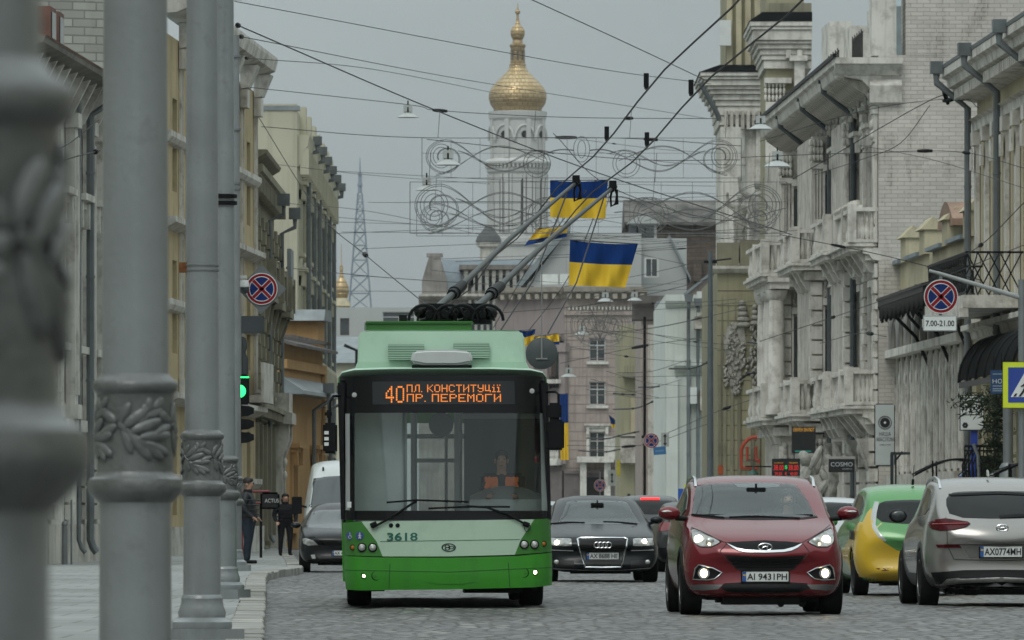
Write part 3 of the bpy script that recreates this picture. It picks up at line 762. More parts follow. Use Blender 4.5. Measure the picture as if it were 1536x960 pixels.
# lower front
bpart('hood_panel', bp((124,644),(643,638),(602,700),(585,744),(386,749),(188,749),(170,705)), HOODM, .002, .03)
for pts in (((68,648),(124,644),(170,705),(188,749),(74,746)), ((643,638),(692,634),(698,735),(585,744),(602,700))):
    bpart('corner_panel', bp(*pts), GREEN2, 0, .03)
bpart('bumper', bp((72,748),(186,752),(386,753),(588,748),(698,738),(699,800),(697,836),(640,842),(386,848),(120,851),(78,849),(73,800)), GREEN, .02, .06)
g = MB()
for pts in (((210,772),(207,846)),((565,768),(570,842))): bead(g, ffront, bp(*pts), .004, .02)
bead(g, ffront, bp((75,790),(386,796),(697,782)), .004, .02)
g.build('bumper_seam', pm('seam_green',(.01,.08,.012),.6), BUS)
bpart('plate_recess', bp((318,803),(463,803),(463,832),(318,832)), GREEN, .027, .01, sm=1)
g = MB(); bead(g, ffront, bp((180,704),(600,698)), .004, .003); g.build('hood_seam', pm('seam_pale',(.1,.2,.13),.6), BUS)
link('fleet_number', text_mesh('3618', 92/252, 25/252, pm('number_green',(.01,.12,.09),.5), .003, Matrix.Translation((bx(247), ffront(bx(247),bz(690)).y-.004, bz(690))) @ Matrix.Rotation(PI/2,4,'X'), bold=.02), BUS)
for zx in (213, 233):
    b = MB(); p = ffront(bx(zx), bz(656)); b.lathe([(.026,-.008),(.026,.01)], p, 16, 'y'); b.build('sensor', BLACK, BUS)
e = MB(); p = ffront(bx(386), bz(722)); e.M = Matrix.Translation((p.x, p.y-.004, p.z)) @ Matrix.Rotation(PI/2, 4, 'X') @ Matrix.Diagonal((1,.58,1,1))
e.tube([(.078*math.cos(2*PI*k/24), .078*math.sin(2*PI*k/24), 0) for k in range(24)], .009, 6, True)
for a in (0, 2.1, 4.2): e.tube([(.035*math.cos(a)+.026*math.cos(2*PI*k/14), .03*math.sin(a)+.026*math.sin(2*PI*k/14), 0) for k in range(14)], .006, 5, True)
e.build('emblem', pm('emblem_dark',(.03,.05,.05),.3,metal=.6), BUS)
for i, zx in enumerate((91, 119)):
    p = ffront(bx(zx), bz(687)); b = MB(); b.lathe([(.049,-.012),(.049,.0)], p, 24, 'y'); ic = b.build('access_sticker', pm('sticker_blue',(.03,.07,.24),.5), BUS)
    b = MB(); b.M = Matrix.Translation((p.x, p.y-.014, p.z))
    if i == 0:
        b.ell((-.005,0,.03),(.007,.003,.007),8,5); b.tube([(-.005,0,.02),(-.003,0,-.002),(.012,0,-.004),(.018,0,-.022)], .005, 5); b.tube([(.016*math.cos(a)-.006, 0, .016*math.sin(a)-.016) for a in [R(x) for x in range(100,350,25)]], .003, 5)
    else:
        b.ell((0,0,.03),(.008,.003,.008),8,5); b.tube([(0,0,.02),(0,0,-.008),(-.012,0,-.034)], .006, 5); b.tube([(0,0,-.006),(.012,0,-.034)], .006, 5); b.tube([(-.018,0,-.004),(0,0,.016),(.018,0,-.004)], .004, 5)
    b.build('pictogram', WHITEP, ic)
def blamp(name, zx, zy, r, mat, depth=.02):
    p = ffront(bx(zx), bz(zy)); rr = r/252
    b = MB(); b.lathe([(rr*1.25,.03),(rr*1.25,-.012),(rr*1.05,-.02),(rr,-.01),(rr,.03)], p, 22, 'y'); o = b.build(name, BLACK, BUS)
    b = MB(); b.ell((p.x, p.y-.006, p.z), (rr*1.02,.014,rr*1.02), 18, 8); b.build('lens', mat, o)
    if mat is REFLECTOR:
        b = MB(); b.ell((p.x, p.y-.018, p.z), (rr*.4,.006,rr*.4), 12, 6); b.build('bulb', WHITEP, o)
AMB = pm('amber_lens', (.4,.15,.02), .2, var=.1)
for zx, zy, r, mt in ((98,722,7,AMB),(126,722,11,REFLECTOR),(158,722,11,REFLECTOR),(613,713,11,REFLECTOR),(644,713,11,REFLECTOR),(672,711,7,AMB)): blamp('headlight', zx, zy, r, mt)
for zx, zy, mt in ((135,806,LAMPON),(641,796,LAMPON)): blamp('fog_lamp', zx, zy, 10, mt)
for zx, zy in ((170,806),(611,798)): blamp('fog_recess', zx, zy, 13, GREEN2)
for zx, zy in ((103,264),(637,252)):
    p = ffront(bx(zx), bz(zy)); b = MB(); b.lathe([(.03,.01),(.03,-.012),(.015,-.014)], p, 16, 'y'); b.build('marker_lamp', REFLECTOR, BUS)
# wipers
def wiper(a):
    g = MB()
    for pts, r in a:
        q = [ffront(bx(x), bz(z)) - V((0,.035,0)) for x, z in pts]; g.tube(q, r, 6)
    g.build('wiper', BLACK, BUS)
wiper([([(158,662),(200,640),(290,582)], .014), ([(200,587),(290,580),(445,585)], .011), ([(152,658),(170,650)], .03)])
wiper([([(622,655),(560,622),(500,602),(440,598)], .013), ([(325,605),(440,600),(570,600)], .011), ([(610,650),(628,656)], .03)])
b = MB(); c = ffront(bx(622), bz(662)); b.tube([(c.x+.035*math.cos(2*PI*k/16), c.y-.03, c.z+.05*math.sin(2*PI*k/16)) for k in range(16)], .004, 5, True); b.build('washer_hose', BLACK, BUS)
b = MB(); p = ffront(bx(92), bz(594)); b.box(p.x-.04,p.x+.04,p.y-.008,p.y,p.z-.035,p.z+.035); b.build('sticker', PLATE, BUS)
# mirrors
def mirror(boxes, arm):
    b = MB()
    for x0, z0, x1, z1, y0, y1 in boxes: b.box(bx(x0), bx(x1), y0, y1, bz(z1), bz(z0))
    o = b.build('mirror', BLACK, BUS, bevel=.025)
    g = MB(); g.tube([(bx(x), y, bz(z)) for x, y, z in arm], .016, 8); g.build('mirror_arm', BLACK, o)
mirror([(9,348,52,440,.0,.17),(14,310,36,333,.03,.12)], [(66,.3,266),(40,.1,268),(30,.08,285),(28,.08,360)])
b = MB()
for z in (378, 396, 412): b.box(bx(13), bx(26), -.006, .0, bz(z+5), bz(z-5))
b.build('mirror_sticker', PLATE, BUS)
mirror([(683,338,733,430,.0,.18),(683,288,725,338,.02,.15)], [(675,.3,254),(708,.12,254),(716,.08,262),(717,.08,330)])
# roof: fairing, vents, air hatch, equipment box
m = MB()
def fair(y0, y1, b, t_, zt):
    rows = [(b, 2.82), (b-.06, 2.95), (lerp(b,t_,.9), zt-.06), (t_-.03, zt-.015), (t_-.12, zt)]
    return rows
rows = fair(0,0,1.07,.985,3.33)
pl = [(-x, z) for x, z in rows] + [(x, z) for x, z in rows[::-1]]
vs = []; n = len(pl)
for y, sc_, in ((.55,1),(.72,1),(4.2,1)):
    for x, z in pl:
        yy = y + (z-2.82)*.18 + .12*(abs(x)/1.17)**4 if y < .6 else y + (z-2.82)*.18
        vs.append((x, yy, z))
m.add(vs, [(j*n+i, j*n+(i+1)%n, (j+1)*n+(i+1)%n, (j+1)*n+i) for j in range(2) for i in range(n)] + [tuple(range(n)), tuple(range(2*n,3*n))])
FA = lean(m.build('roof_fairing', LGREEN, BUS, bevel=.02))
for x0, x1, z0, z1 in ((207,315,157,110),(402,510,151,106)):
    X0, X1, Z0, Z1 = bx(x0)*1.01, bx(x1)*1.01, bz(z0), bz(z1); yv = lambda z: .55+(z-2.82)*.18
    b = MB(); b.prism([(yv(Z0)-.005,Z0),(yv(Z1)-.005,Z1),(yv(Z1)+.02,Z1),(yv(Z0)+.02,Z0)], 'x', X0, X1); vo = b.build('vent', pm('vent_dark_green',(.04,.10,.06),.7), FA)
    b = MB()
    for k in range(9):
        z = lerp(Z0, Z1, (k+.5)/9); b.box(X0, X1, yv(z)-.02, yv(z)-.004, z-.006, z+.006)
    b.build('louvre', LGREEN, vo)
b = MB(); hx0, hx1 = bx(271), bx(460); b.prism(chaikin([(hx0,2.895),(hx0+.015,3.03),(hx0+.06,3.085),(hx1-.06,3.085),(hx1-.015,3.03),(hx1,2.895)],1), 'y', .13, .58); b.box(hx0+.06,hx1-.06,.2,.55,2.83,2.9); H_ = b.build('air_hatch', HATCH, BUS, bevel=.03, segs=3)
b = MB(); b.prism([(.17,2.845),(.15,2.90),(.2,2.90),(.2,2.845)], 'x', bx(276), bx(456)); b.build('hatch_slot', BLACK, H_)
b = MB(); b.box(-.96,.36,4.4,8.4,2.84,3.50); b.box(-.98,.38,4.35,8.5,3.50,3.53); b.build('roof_box', GREEN2, BUS, bevel=.015)
b = MB(); b.box(-.55,-.45,4.8,5.0,3.5,3.62); b.build('insulator', BLACK, BUS)
# trolley gear
HEADW = []
for k, (bpx, hpx) in enumerate((((655,480),(864,274)),((712,474),(919,282)))):
    base = BI @ W(bpx[0], bpx[1], 97.2); head = BI @ W(hpx[0], hpx[1], 107.5)
    b = MB(); bz_ = 3.53
    b.lathe([(.22,bz_),(.22,bz_+.05),(.12,bz_+.09)], (base.x,base.y,0), 18)
    for s in (-1,1):
        b.tube([(base.x+s*.1,base.y-.3,bz_+.12),(base.x+s*.1,base.y+.35,bz_+.2)], .045, 8)
        b.tube([(base.x+s*.16+.22*math.cos(a)*.9, base.y-.25, bz_+.04+.2*math.sin(a)) for a in [R(q) for q in range(0,190,20)]], .02, 6)
        b.tube([(base.x+s*.10+.16*math.cos(a)*.9, base.y-.1, bz_+.04+.17*math.sin(a)) for a in [R(q) for q in range(0,190,20)]], .016, 6)
    b.box(base.x-.14,base.x+.14,base.y-.18,base.y+.18,bz_+.05,bz_+.26); b.ell((base.x-.2,base.y,bz_+.16),(.09,.12,.09)); b.ell((base.x+.2,base.y,bz_+.14),(.09,.12,.09))
    b.build('trolley_base', BLACK, BUS)
    p0 = V((base.x, base.y, bz_+.2)); g = MB(); mid = p0.lerp(head, .12)
    g.tube([p0, mid, p0.lerp(head,.5)+V((0,0,.05)), head], [.05,.042,.034,.024], 10)
    P_ = g.build('trolley_pole', pm('pole_grey_green',(.055,.065,.062),.5,metal=.2,var=.2), BUS)
    g = MB(); q = p0.lerp(head,.1); g.tube([q, p0.lerp(head,.17)], .07, 10); g.tube([p0.lerp(head,.115), p0.lerp(head,.125)], .085, 10); g.build('sleeve', BLACK, P_)
    g = MB(); dr = (head-p0).normalized(); g.tube([head-dr*.15, head+dr*.12], .05, 8); g.box(head.x-.05,head.x+.05,head.y-.12,head.y+.12,head.z-.02,head.z+.1)
    for w_ in (0,1): g.tube([(head.x+.04+.02*w_, head.y, head.z-.02),(head.x+.06, head.y, head.z-.10),(head.x+.04+.03*w_, head.y,head.z-.22),(head.x-.02,head.y,head.z-.26),(head.x-.03,head.y,head.z-.12),(head.x,head.y,head.z)], .016, 6)
    g.build('collector_head', BLACK, P_)
    g = MB(); a = p0.lerp(head,.93) + V((0,0,-.03)); e2 = BI @ (W((748,822)[k], 500, 103.2)); g.tube([a, a.lerp(e2,.5)+V((0,0,-.25)), e2], .011, 5); g.build('pole_rope', WIRE, BUS)
    HEADW.append(W(hpx[0], hpx[1], 107.5))
# wheels and underside
for y in (2.7, 8.75):
    for s in (-1,1): wheel(BUS, (s*1.05, y, .48), .48, .30, STEEL, 8, s, .58)
m = MB(); m.box(-1.0,1.0,.5,11.8,.26,.37); m.box(-.5,.5,2.55,2.85,.26,.5); m.box(-1.1,-.75,.3,1.6,.2,.36); m.box(.2,.9,.35,1.5,.18,.36); m.build('chassis', BLACK, BUS)
# interior
m = MB(); m.box(-.52,-.48,.55,.6,.4,2.6); m.box(.10,.16,1.55,1.6,.4,2.6); m.box(.10,1.15,1.55,1.58,.4,1.25); m.box(.2,1.15,1.56,1.59,2.28,2.34); m.box(-.36,.14,1.9,1.94,1.10,1.14); m.box(-.36,.14,1.95,1.98,1.75,1.8); m.box(-.36,.14,2.2,2.23,.95,1.0)
m.build('cab_partition', INTG, BUS)
m = MB(); m.box(.22,1.16,1.60,1.64,.45,2.5); m.build('cab_back_wall', pm('cab_wall',(.10,.115,.118),.6,var=.15), BUS)  # dark wall added behind the driver to darken that half of the windscreen
m = MB(); m.box(-1.12,-.52,.62,.65,.45,2.35); m.build('door_panel', pm('door_milky',(.70,.76,.75),.35,var=.1,scale=3), BUS)
m = MB()
for x in (-.40,-.36,.02,.2): m.tube([(x,3+x,.4),(x,3+x,2.6)], .02, 8)
m.tube([(-.9,4,2.1),(.9,4,2.1)], .018, 8); m.tube([(-.9,6,2.1),(.9,6,2.1)], .018, 8); m.build('handrail', pm('rail_grey',(.4,.42,.42),.4), BUS)
for y in (3.4,4.3,5.2,6.5,7.4):
    for x in (-.85, .85):
        m = MB(); m.box(x-.22,x+.22,y,y+.42,.8,.9); m.box(x-.22,x+.22,y+.38,y+.44,.9,1.5); m.box(x-.04,x+.04,y+.1,y+.3,.4,.8); m.build('seat', INTD, BUS, bevel=.03)
m = MB(); m.lathe([(.148,0),(.148,.02),(.13,.03)], (bx(365),.55,bz(352)), 24, 'y'); m.tube([(bx(365)-.05,.58,2.6),(bx(365),.58,bz(315))], .012, 6); m.build('round_mirror', pm('mirror_back',(.03,.04,.045),.35), BUS)  # solid disc stands for a round sign reflected in the windscreen
m = MB(); m.smooth = True
m.grid(lambda u, v: (lerp(.27,1.14,u), .34+.25*v, 1.19 + (.27*math.sin(PI*min(1,.12+u*.75))**.6)*math.cos(v*1.2)), 16, 6); m.box(.27,1.14,.5,.62,.45,1.3); m.box(-1.1,1.14,.3,.42,.4,1.16); m.build('dashboard', pm('dash_grey',(.58,.62,.61),.6,var=.1), BUS)
m = MB(); m.box(.42,.95,1.32,1.45,.8,1.62); m.box(.42,.95,.95,1.4,.75,.86); m.build('driver_seat', INTD, BUS, bevel=.04)
m = MB(); m.ell((bx(652), .42, bz(458)), (.035,.03,.05), 10, 6); m.tube([(bx(652),.42,bz(445)),(bx(650),.42,bz(330))], .004, 4); m.build('pennant', pm('red_cloth',(.35,.02,.03),.7), BUS)
# driver (sits in the cab: a thing of its own)
def seated(label, loc, rz, top, vest=None, k=1.0):
    J = {'pelvis':((0,.05,0.05),(.16,.13)),'waist':((0,.08,.2),(.15,.12)),'chest':((0,.06,.45),(.17,.125)),'neck0':((0,.03,.60),(.08,.07)),'neck':((0,.01,.665),.055),'jaw':((0,-.01,.74),(.064,.074)),'skull':((0,0,.83),(.076,.09)),'crown':((0,.01,.885),(.052,.06)),
         'nose0':((0,-.083,.79),.02),'nose':((0,-.104,.778),.012)}
    E = [('pelvis','waist'),('waist','chest'),('chest','neck0'),('neck0','neck'),('neck','jaw'),('jaw','skull'),('skull','crown'),('skull','nose0'),('nose0','nose')]
    for s, n in ((1,'l'),(-1,'r')):
        J.update({'sh'+n:((.175*s,.05,.55),.075),'el'+n:((.25*s,-.08,.30),.055),'wr'+n:((.16*s,-.33,.34),.038),'palm'+n:((.15*s,-.39,.37),(.034,.024)),'hip'+n:((.1*s,-.06,.03),.1),'knee'+n:((.12*s,-.42,.02),.07),'ank'+n:((.12*s,-.45,-.36),.05),'toe'+n:((.12*s,-.6,-.40),.04)})
        E += [('chest','sh'+n),('sh'+n,'el'+n),('el'+n,'wr'+n),('wr'+n,'palm'+n),('pelvis','hip'+n),('hip'+n,'knee'+n),('knee'+n,'ank'+n),('ank'+n,'toe'+n)]
        for f in range(4):
            J['f%d%s'%(f,n)] = ((.15*s+(f-1.5)*.017,-.43,.375),.0095); J['g%d%s'%(f,n)] = ((.15*s+(f-1.5)*.016,-.445,.345),.0085); E += [('palm'+n,'f%d%s'%(f,n)),('f%d%s'%(f,n),'g%d%s'%(f,n))]
        J['t'+n] = ((.15*s-.035*s,-.405,.385),.011); J['u'+n] = ((.15*s-.045*s,-.43,.40),.009); E += [('palm'+n,'t'+n),('t'+n,'u'+n)]
    me = skin_body(J, E, [top, SKIN, vest or top], lambda c: 1 if c.z > .63 or c.y < -.3 and c.z > .3 else 2 if (.28 < c.z < .6 and .06 < abs(c.x) < .2 and c.y < .2) else 0)
    t = thing('person', label, 'person', loc, rz); t.scale = (k,k,k)
    link('body', me, t)
    h = MB(); h.smooth = True
    h.grid(lambda u, v: (.086*math.cos(2*PI*u)*math.sin(v*1.75), .008+.102*math.sin(2*PI*u)*math.sin(v*1.75), .835+.1*math.cos(v*1.75)+(.045*max(0,-math.sin(2*PI*u)) if v > .6 else 0)), 22, 9); h.build('hair', HAIRM, t)
    for s in (1,-1):
        e = MB(); e.ell((.03*s,-.078,.812), (.012,.008,.007), 8, 5); e.build('eye', INK, t)
        e = MB(); e.ell((.076*s,.01,.79), (.012,.022,.033), 8, 6); e.build('auricle', SKIN, t)
    e = MB(); e.ell((0,-.085,.735), (.023,.008,.006), 8, 5); e.build('mouth', pm('lips',(.25,.09,.07),.5), t)
    return t
dl = BUS.matrix_basis @ V((bx(549), .88, .97))
seated('trolleybus driver in an orange vest seated behind the windscreen', dl, .021, pm('dark_shirt',(.02,.022,.026),.8), pm('vest_orange',(.85,.22,.07),.8,var=.1))
# ================================================================= CARS
def paint(name, col, metal=.35, rough=.3, coat=.25, spec=.5):
    return pm(name, col, rough, metal=metal, var=.05, scale=1.5, coat=coat, spec=spec, grime=.3, gcol=tuple(c*.6+.03 for c in col), gscale=.7)
def gh(h): return max(0, min(1, (h-.2)/.2))      # 1 where there is a cabin above the shoulder
CABIN = pm('cabin_lining', (.05,.055,.055), .85, var=.2)
CARGLASS = glass_mat('car_glass', (.72,.80,.78), .035)
class Car:
    """local frame: y=0 is the end that faces the camera, x to the viewer's right, z up; stations describe half sections"""
    def __init__(s, name, label, loc, rz, st, body, wheels, near=(.22,.9), far=(.2,.9), px=None, rim=None, cabin=None, wr=.335, ww=.22, spokes=10, sub=2, group=None):
        s.root = thing(name, label, 'car', loc, rz, group); s.px = px
        K = 9; vs = []
        Lc = st[-1][0]
        for (y, zb, wl, zm, wm, zs, ws, zr, wr_, zt, wt) in st:
            pts = [(wl*.8,zb),(wl,zb+.03),(wm,zm),(lerp(wm,ws,.35),lerp(zm,zs,.62)),(ws,zs),(lerp(ws,wr_,.10),lerp(zs,zr,.10)),(lerp(ws,wr_+.03*gh(zr-zs),.95),lerp(zs,zr,.95)),(wr_+.015*gh(zr-zs),zr+.012*gh(zr-zs)),(wt+.06*gh(zr-zs),zt+.012*gh(zr-zs))]
            for x, z in pts:
                yy = y + near[0]*(x/.9)**2.3*max(0, 1-y/near[1]) - far[0]*(x/.9)**2.3*max(0, 1-(Lc-y)/far[1])
                vs.append((x, yy, z))
        n = len(st); tot = n*K; vs2 = vs + [(-x,y,z) for x,y,z in vs]; fs = []
        for j in range(n-1):
            for k in range(K-1):
                a, b, c, d = j*K+k, j*K+k+1, (j+1)*K+k+1, (j+1)*K+k
                fs += [(a,b,c,d), (tot+d,tot+c,tot+b,tot+a)]
            fs += [(j*K, (j+1)*K, tot+(j+1)*K, tot+j*K), (j*K+K-1, tot+j*K+K-1, tot+(j+1)*K+K-1, (j+1)*K+K-1)]
        for j in (0, n-1):
            for k in range(K-1): fs.append((j*K+k, tot+j*K+k, tot+j*K+k+1, j*K+k+1))
        m = MB(); m.smooth = True; m.add(vs2, fs); cage = m.mesh('body', body)
        sm = evaluated(cage, [('SUBSURF', dict(levels=sub, render_levels=sub))])
        bm = bmesh.new(); bm.from_mesh(sm); bmesh.ops.recalc_face_normals(bm, faces=bm.faces); bm.to_mesh(sm); s.bvh = BVHTree.FromBMesh(bm); bm.free()
        c = MB()
        for y, xo in wheels:
            for sg in (1,-1):
                c.lathe([(wr*1.12, sg*(xo-ww*.75)),(wr*1.12, sg*(xo+.5))], (0,y,wr), 28, 'x')
        cut = link('cut', c.mesh('cut', BLACK))
        mods = [('BOOLEAN', dict(operation='DIFFERENCE', object=cut, solver='EXACT', material_mode='TRANSFER'))]
        if cabin:      # hollow cabin behind the windscreen
            k = MB(); poly = s.cv(cabin[0])
            cx = sum(a for a, _ in poly)/len(poly); cz = sum(b_ for _, b_ in poly)/len(poly)
            k.prism([(cx+(a-cx)*.955, cz+(b_-cz)*.90) for a, b_ in poly], 'y', -1.0, cabin[1])
            cut2 = link('cut', k.mesh('cut', CABIN)); mods.append(('BOOLEAN', dict(operation='DIFFERENCE', object=cut2, solver='EXACT', material_mode='TRANSFER')))
        out = evaluated(sm, mods)
        bpy.data.objects.remove(cut)
        if cabin: bpy.data.objects.remove(cut2)
        for p in out.polygons: p.use_smooth = True
        out.set_sharp_from_angle(angle=.75)
        s.body = link('body', out, s.root)
        for y, xo in wheels:
            for sg in (1,-1): wheel(s.root, (sg*xo, y, wr), wr, ww, rim or STEEL, spokes, sg)
        m = MB(); y0, y1 = wheels[0][0], wheels[-1][0]
        m.box(-.62,.62,y0-.45,y1+.3,.17,.32); m.box(-.5,.5,y0-.25,y0+.1,.14,.3); m.build('underbody', BLACK, s.root)
    def front(s, x, z):
        for k in range(60):
            h = s.bvh.ray_cast(V((x*(1-.006*k),-6,z-.003*k*(z>1))), V((0,1,0)))
            if h[0] is not None: return V((h[0].x, h[0].y, h[0].z))
        return None
    def side(s, sg):
        def f(y, z):
            for k in range(60):
                h = s.bvh.ray_cast(V((6*sg,y,z-.004*k*(z>1))), V((-sg,0,0)))
                if h[0] is not None: return h[0]
            return None
        return f
    def rails(s, ys, x, mat, r=.02):
        for sg in (1,-1):
            q = []
            for i, y in enumerate(ys):
                h = s.bvh.ray_cast(V((sg*x,y,4)), V((0,0,-1)))[0]
                if h is not None: q.append((sg*x, y, h.z + (.045 if 0 < i < len(ys)-1 else -.01)))
            b = MB(); b.tube(q, r, 8); b.build('roof_rail', mat, s.root)
    def cv(s, pts):     # traced pixels -> local x, z
        cx, gz, k = s.px
        return [((a-cx)/k, (gz-b)/k) for a, b in pts]
    def p(s, name, pts, mat, off=.006, thick=.02, sm=0, res=.05, parent=None, mirror=False, raw=False):
        q = pts if raw else s.cv(pts); o = None
        for sg in ((1,-1) if mirror else (1,)):
            o = link(name, patch_mesh(name, s.front, [(a*sg, b) for a, b in q][::sg], mat, off, thick, res, sm), parent or s.root)
        return o
    def sidep(s, name, poly, mat, off=.006, sm=1, both=True):
        for sg in (1,-1):
            link(name, patch_mesh(name, lambda y, z, f=s.side(sg): f(y,z), poly, mat, off, .015, .08, sm, (-sg,0,0)), s.root)
    def line(s, name, lines, r, mat, off=.004, closed=False, parent=None, mirror=False):
        m = MB()
        for pts in lines:
            q = s.cv(pts); bead(m, s.front, q, r, off, closed)
            if mirror: bead(m, s.front, [(-a,b) for a,b in q], r, off, closed)
        return m.build(name, mat, parent or s.root) if m.v else None
    def plate(s, x, z, w, h, txt, tilt=0, off=.03, sign='UA'):
        p = s.front(x, z); y = p.y - off
        b = MB(); b.box(x-w/2,x+w/2,y,y+.012+off*.8,z-h/2,z+h/2); o = b.build('number_plate', PLATE, s.root, bevel=.006)
        b = MB(); b.box(x-w/2+.004,x-w/2+w*.085,y-.003,y+.004,z-h/2+.005,z+h/2-.005); b.build('plate_band', pm('plate_blue',(.02,.10,.35),.5), o)
        b = MB(); b.box(x-w/2+.010,x-w/2+w*.075,y-.005,y+.002,z+h*.08,z+h*.22); b.build('plate_flag', YEL, o)
        link('plate_lettering', text_mesh(txt, w*.86, h*.62, INK, .003, face_cam(x+w*.035, y-.002, z), bold=.012), o)
        b = MB(); b.box(x-w/2-.012,x+w/2+.012,y+.006,y+.02,z-h/2-.012,z+h/2+.012); b.build('plate_holder', BLACK, o)
        return o

def bulb(car, name, a, r, mat, off=.012):
    x, z = car.cv([a])[0]; p = car.front(x, z); b = MB(); b.ell((p.x, p.y-off, p.z), (r,r*.45,r), 16, 8); return b.build(name, mat, car.root)
TH = math.atan(.033)
def cabin_fit(car, yd, zb, zt, hw):
    # what shows through the windscreen: dashboard top, headrests, steering wheel, mirror
    m = MB(); m.box(-hw, hw, yd+.02, yd+.35, zb-.3, zb+.02); m.build('dashboard', BLACK, car.root, bevel=.02)
    sm_ = pm('seat_grey',(.06,.065,.065),.8,var=.2)
    for y in (yd+.95, yd+1.75):
        for x in (-.36,.36):
            m = MB(); m.box(x-.23,x+.23,y,y+.12,zb-.4,lerp(zb,zt,.30)); m.box(x-.13,x+.13,y+.02,y+.11,lerp(zb,zt,.36),lerp(zb,zt,.80)); m.box(x-.05,x+.05,y+.04,y+.08,lerp(zb,zt,.28),lerp(zb,zt,.38)); m.build('seat', sm_, car.root, bevel=.03)
    m = MB(); m.box(-.11,.11,yd+.55,yd+.58,zt-.075,zt-.02); m.box(-.012,.012,yd+.56,yd+.6,zt-.03,zt+.03); m.build('inner_mirror', BLACK, car.root, bevel=.01)
    m = MB(); m.M = Matrix.Translation((.37,yd+.5,zb-.02)) @ Matrix.Rotation(R(65),4,'X'); m.tube([(.18*math.cos(2*PI*k/20),.18*math.sin(2*PI*k/20),0) for k in range(20)], .016, 6, True); m.build('steering_wheel', BLACK, car.root)

# ---------------------------------------------------------------- maroon crossover, oncoming
MAROON = paint('maroon_paint', (.155,.008,.014), .25, .16, .4)
Y = 84.4
st = [(0,.30,.52,.44,.66,.56,.62,.62,.5,.64,.25),(.05,.22,.70,.44,.80,.68,.74,.74,.52,.76,.25),(.16,.19,.79,.46,.885,.83,.79,.85,.55,.86,.27),(.5,.19,.83,.48,.915,.95,.815,.955,.6,.97,.28),
      (.95,.19,.84,.5,.915,1.0,.84,1.04,.76,1.075,.42),(1.12,.19,.84,.5,.915,1.02,.85,1.12,.75,1.165,.42),(1.75,.19,.84,.5,.915,1.05,.86,1.42,.69,1.49,.44),(2.1,.19,.84,.5,.915,1.06,.86,1.48,.69,1.555,.46),
      (3.1,.19,.84,.5,.915,1.08,.86,1.48,.68,1.56,.45),(3.75,.2,.83,.5,.91,1.1,.85,1.40,.65,1.47,.4),(4.15,.24,.8,.5,.88,1.0,.82,1.08,.66,1.1,.36),(4.35,.34,.7,.5,.8,.84,.76,.94,.6,.96,.3)]
WM = [(247,140),(330,134),(607,131),(780,134),(848,141),(905,240),(938,330),(860,341),(607,345),(350,340),(203,322),(222,230)]
car = Car('crossover_car', 'maroon crossover car driving towards the camera with headlights lit', (wx(1148,Y), Y, 0), TH, st, MAROON, [(.86,.78),(3.5,.78)], (.24,.8), px=(607,903,522), wr=.34, ww=.24, cabin=(WM, 3.3),
          rim=pm('rim_silver',(.4,.41,.42),.3,metal=.9))
c1 = car
car.p('windscreen', WM, CARGLASS, .004, .01, 0, .07)
cabin_fit(car, 1.0, 1.10, 1.44, .62)
seated('driver faintly seen behind the windscreen of the maroon crossover', car.root.matrix_basis @ V((.37, 1.72, .50)), TH, pm('grey_coat',(.10,.11,.115),.8), k=.98)
car.p('cowl', [(207,318),(350,333),(607,339),(860,336),(940,326),(948,336),(860,347),(607,351),(350,346),(202,326)], BLACK, .010, .01, 0, .05)
car.p('roof_visor_band', [(480,140),(607,137),(760,140),(740,160),(607,166),(505,160)], pm('glass_band',(.10,.13,.135),.2), .007, .006, 0, .06)
m = MB()
for pts in (((215,320),(300,326),(400,338)), ((430,336),(590,330),(840,341))): bead(m, car.front, car.cv(pts), .011, .02)
m.build('wiper', BLACK, car.root)
# headlamps
for flip in (0,1):
    base = [(1010,396),(1018,440),(1012,482),(975,506),(915,507),(880,492),(857,478),(905,447),(960,418)]
    q = [(1214-a, b) for a, b in base] if not flip else base
    o = car.p('headlight', q, pm('headlamp_glass',(.30,.31,.30),.12,var=.45,scale=16,spec=.8,metal=.35), .006, .02, 1, .03)
    car.line('headlight_edge', [q], .006, BLACK, .004, True, parent=o)
    b1 = (968,466) if flip else (232,464)
    x, z = car.cv([b1])[0]; p = car.front(x,z); b = MB(); b.ell((x,p.y-.012,z),(.048,.03,.048),18,8); b.build('lit_lamp', LAMPON, o)
    b = MB(); x, z = car.cv([(905,478) if flip else (295,478)])[0]; p = car.front(x,z); b.ell((x,p.y-.01,z),(.05,.02,.05),14,6); x, z = car.cv([(925,490) if flip else (290,491)])[0]; b.build('reflector', REFLECTOR, o)
    b = MB(); p = car.front(x,z); b.ell((x,p.y-.014,z),(.014,.01,.014),8,5); b.build('indicator_bulb', LAMPW, o)
# grille, chrome moustache, lower grille
car.p('upper_grille', [(395,482),(480,474),(607,472),(740,474),(820,486),(780,512),(720,524),(607,529),(490,524),(440,512)], BLACK, .006, .02, 0, .04)
g = car.p('chrome_bar', [(388,484),(400,489),(450,512),(500,521),(607,526),(715,521),(775,506),(812,489),(826,486),(800,508),(760,527),(715,535),(607,539),(500,536),(460,528),(425,512)], CHROME, .014, .02, 0, .04)
x, z = car.cv([(607,508)])[0]; p = car.front(x,z); b = MB(); b.M = Matrix.Translation((x,p.y-.028,z)) @ Matrix.Rotation(PI/2,4,'X')
b.tube([(.076*math.cos(2*PI*k/26), .04*math.sin(2*PI*k/26),0) for k in range(26)], .008, 6, True)
b.tube([(-.036,-.032,0),(-.02,.034,0)], .009, 6); b.tube([(.02,-.034,0),(.036,.032,0)], .009, 6); b.tube([(-.03,-.006,0),(0,.006,0),(.03,.004,0)], .009, 6); b.build('emblem', CHROME, car.root)
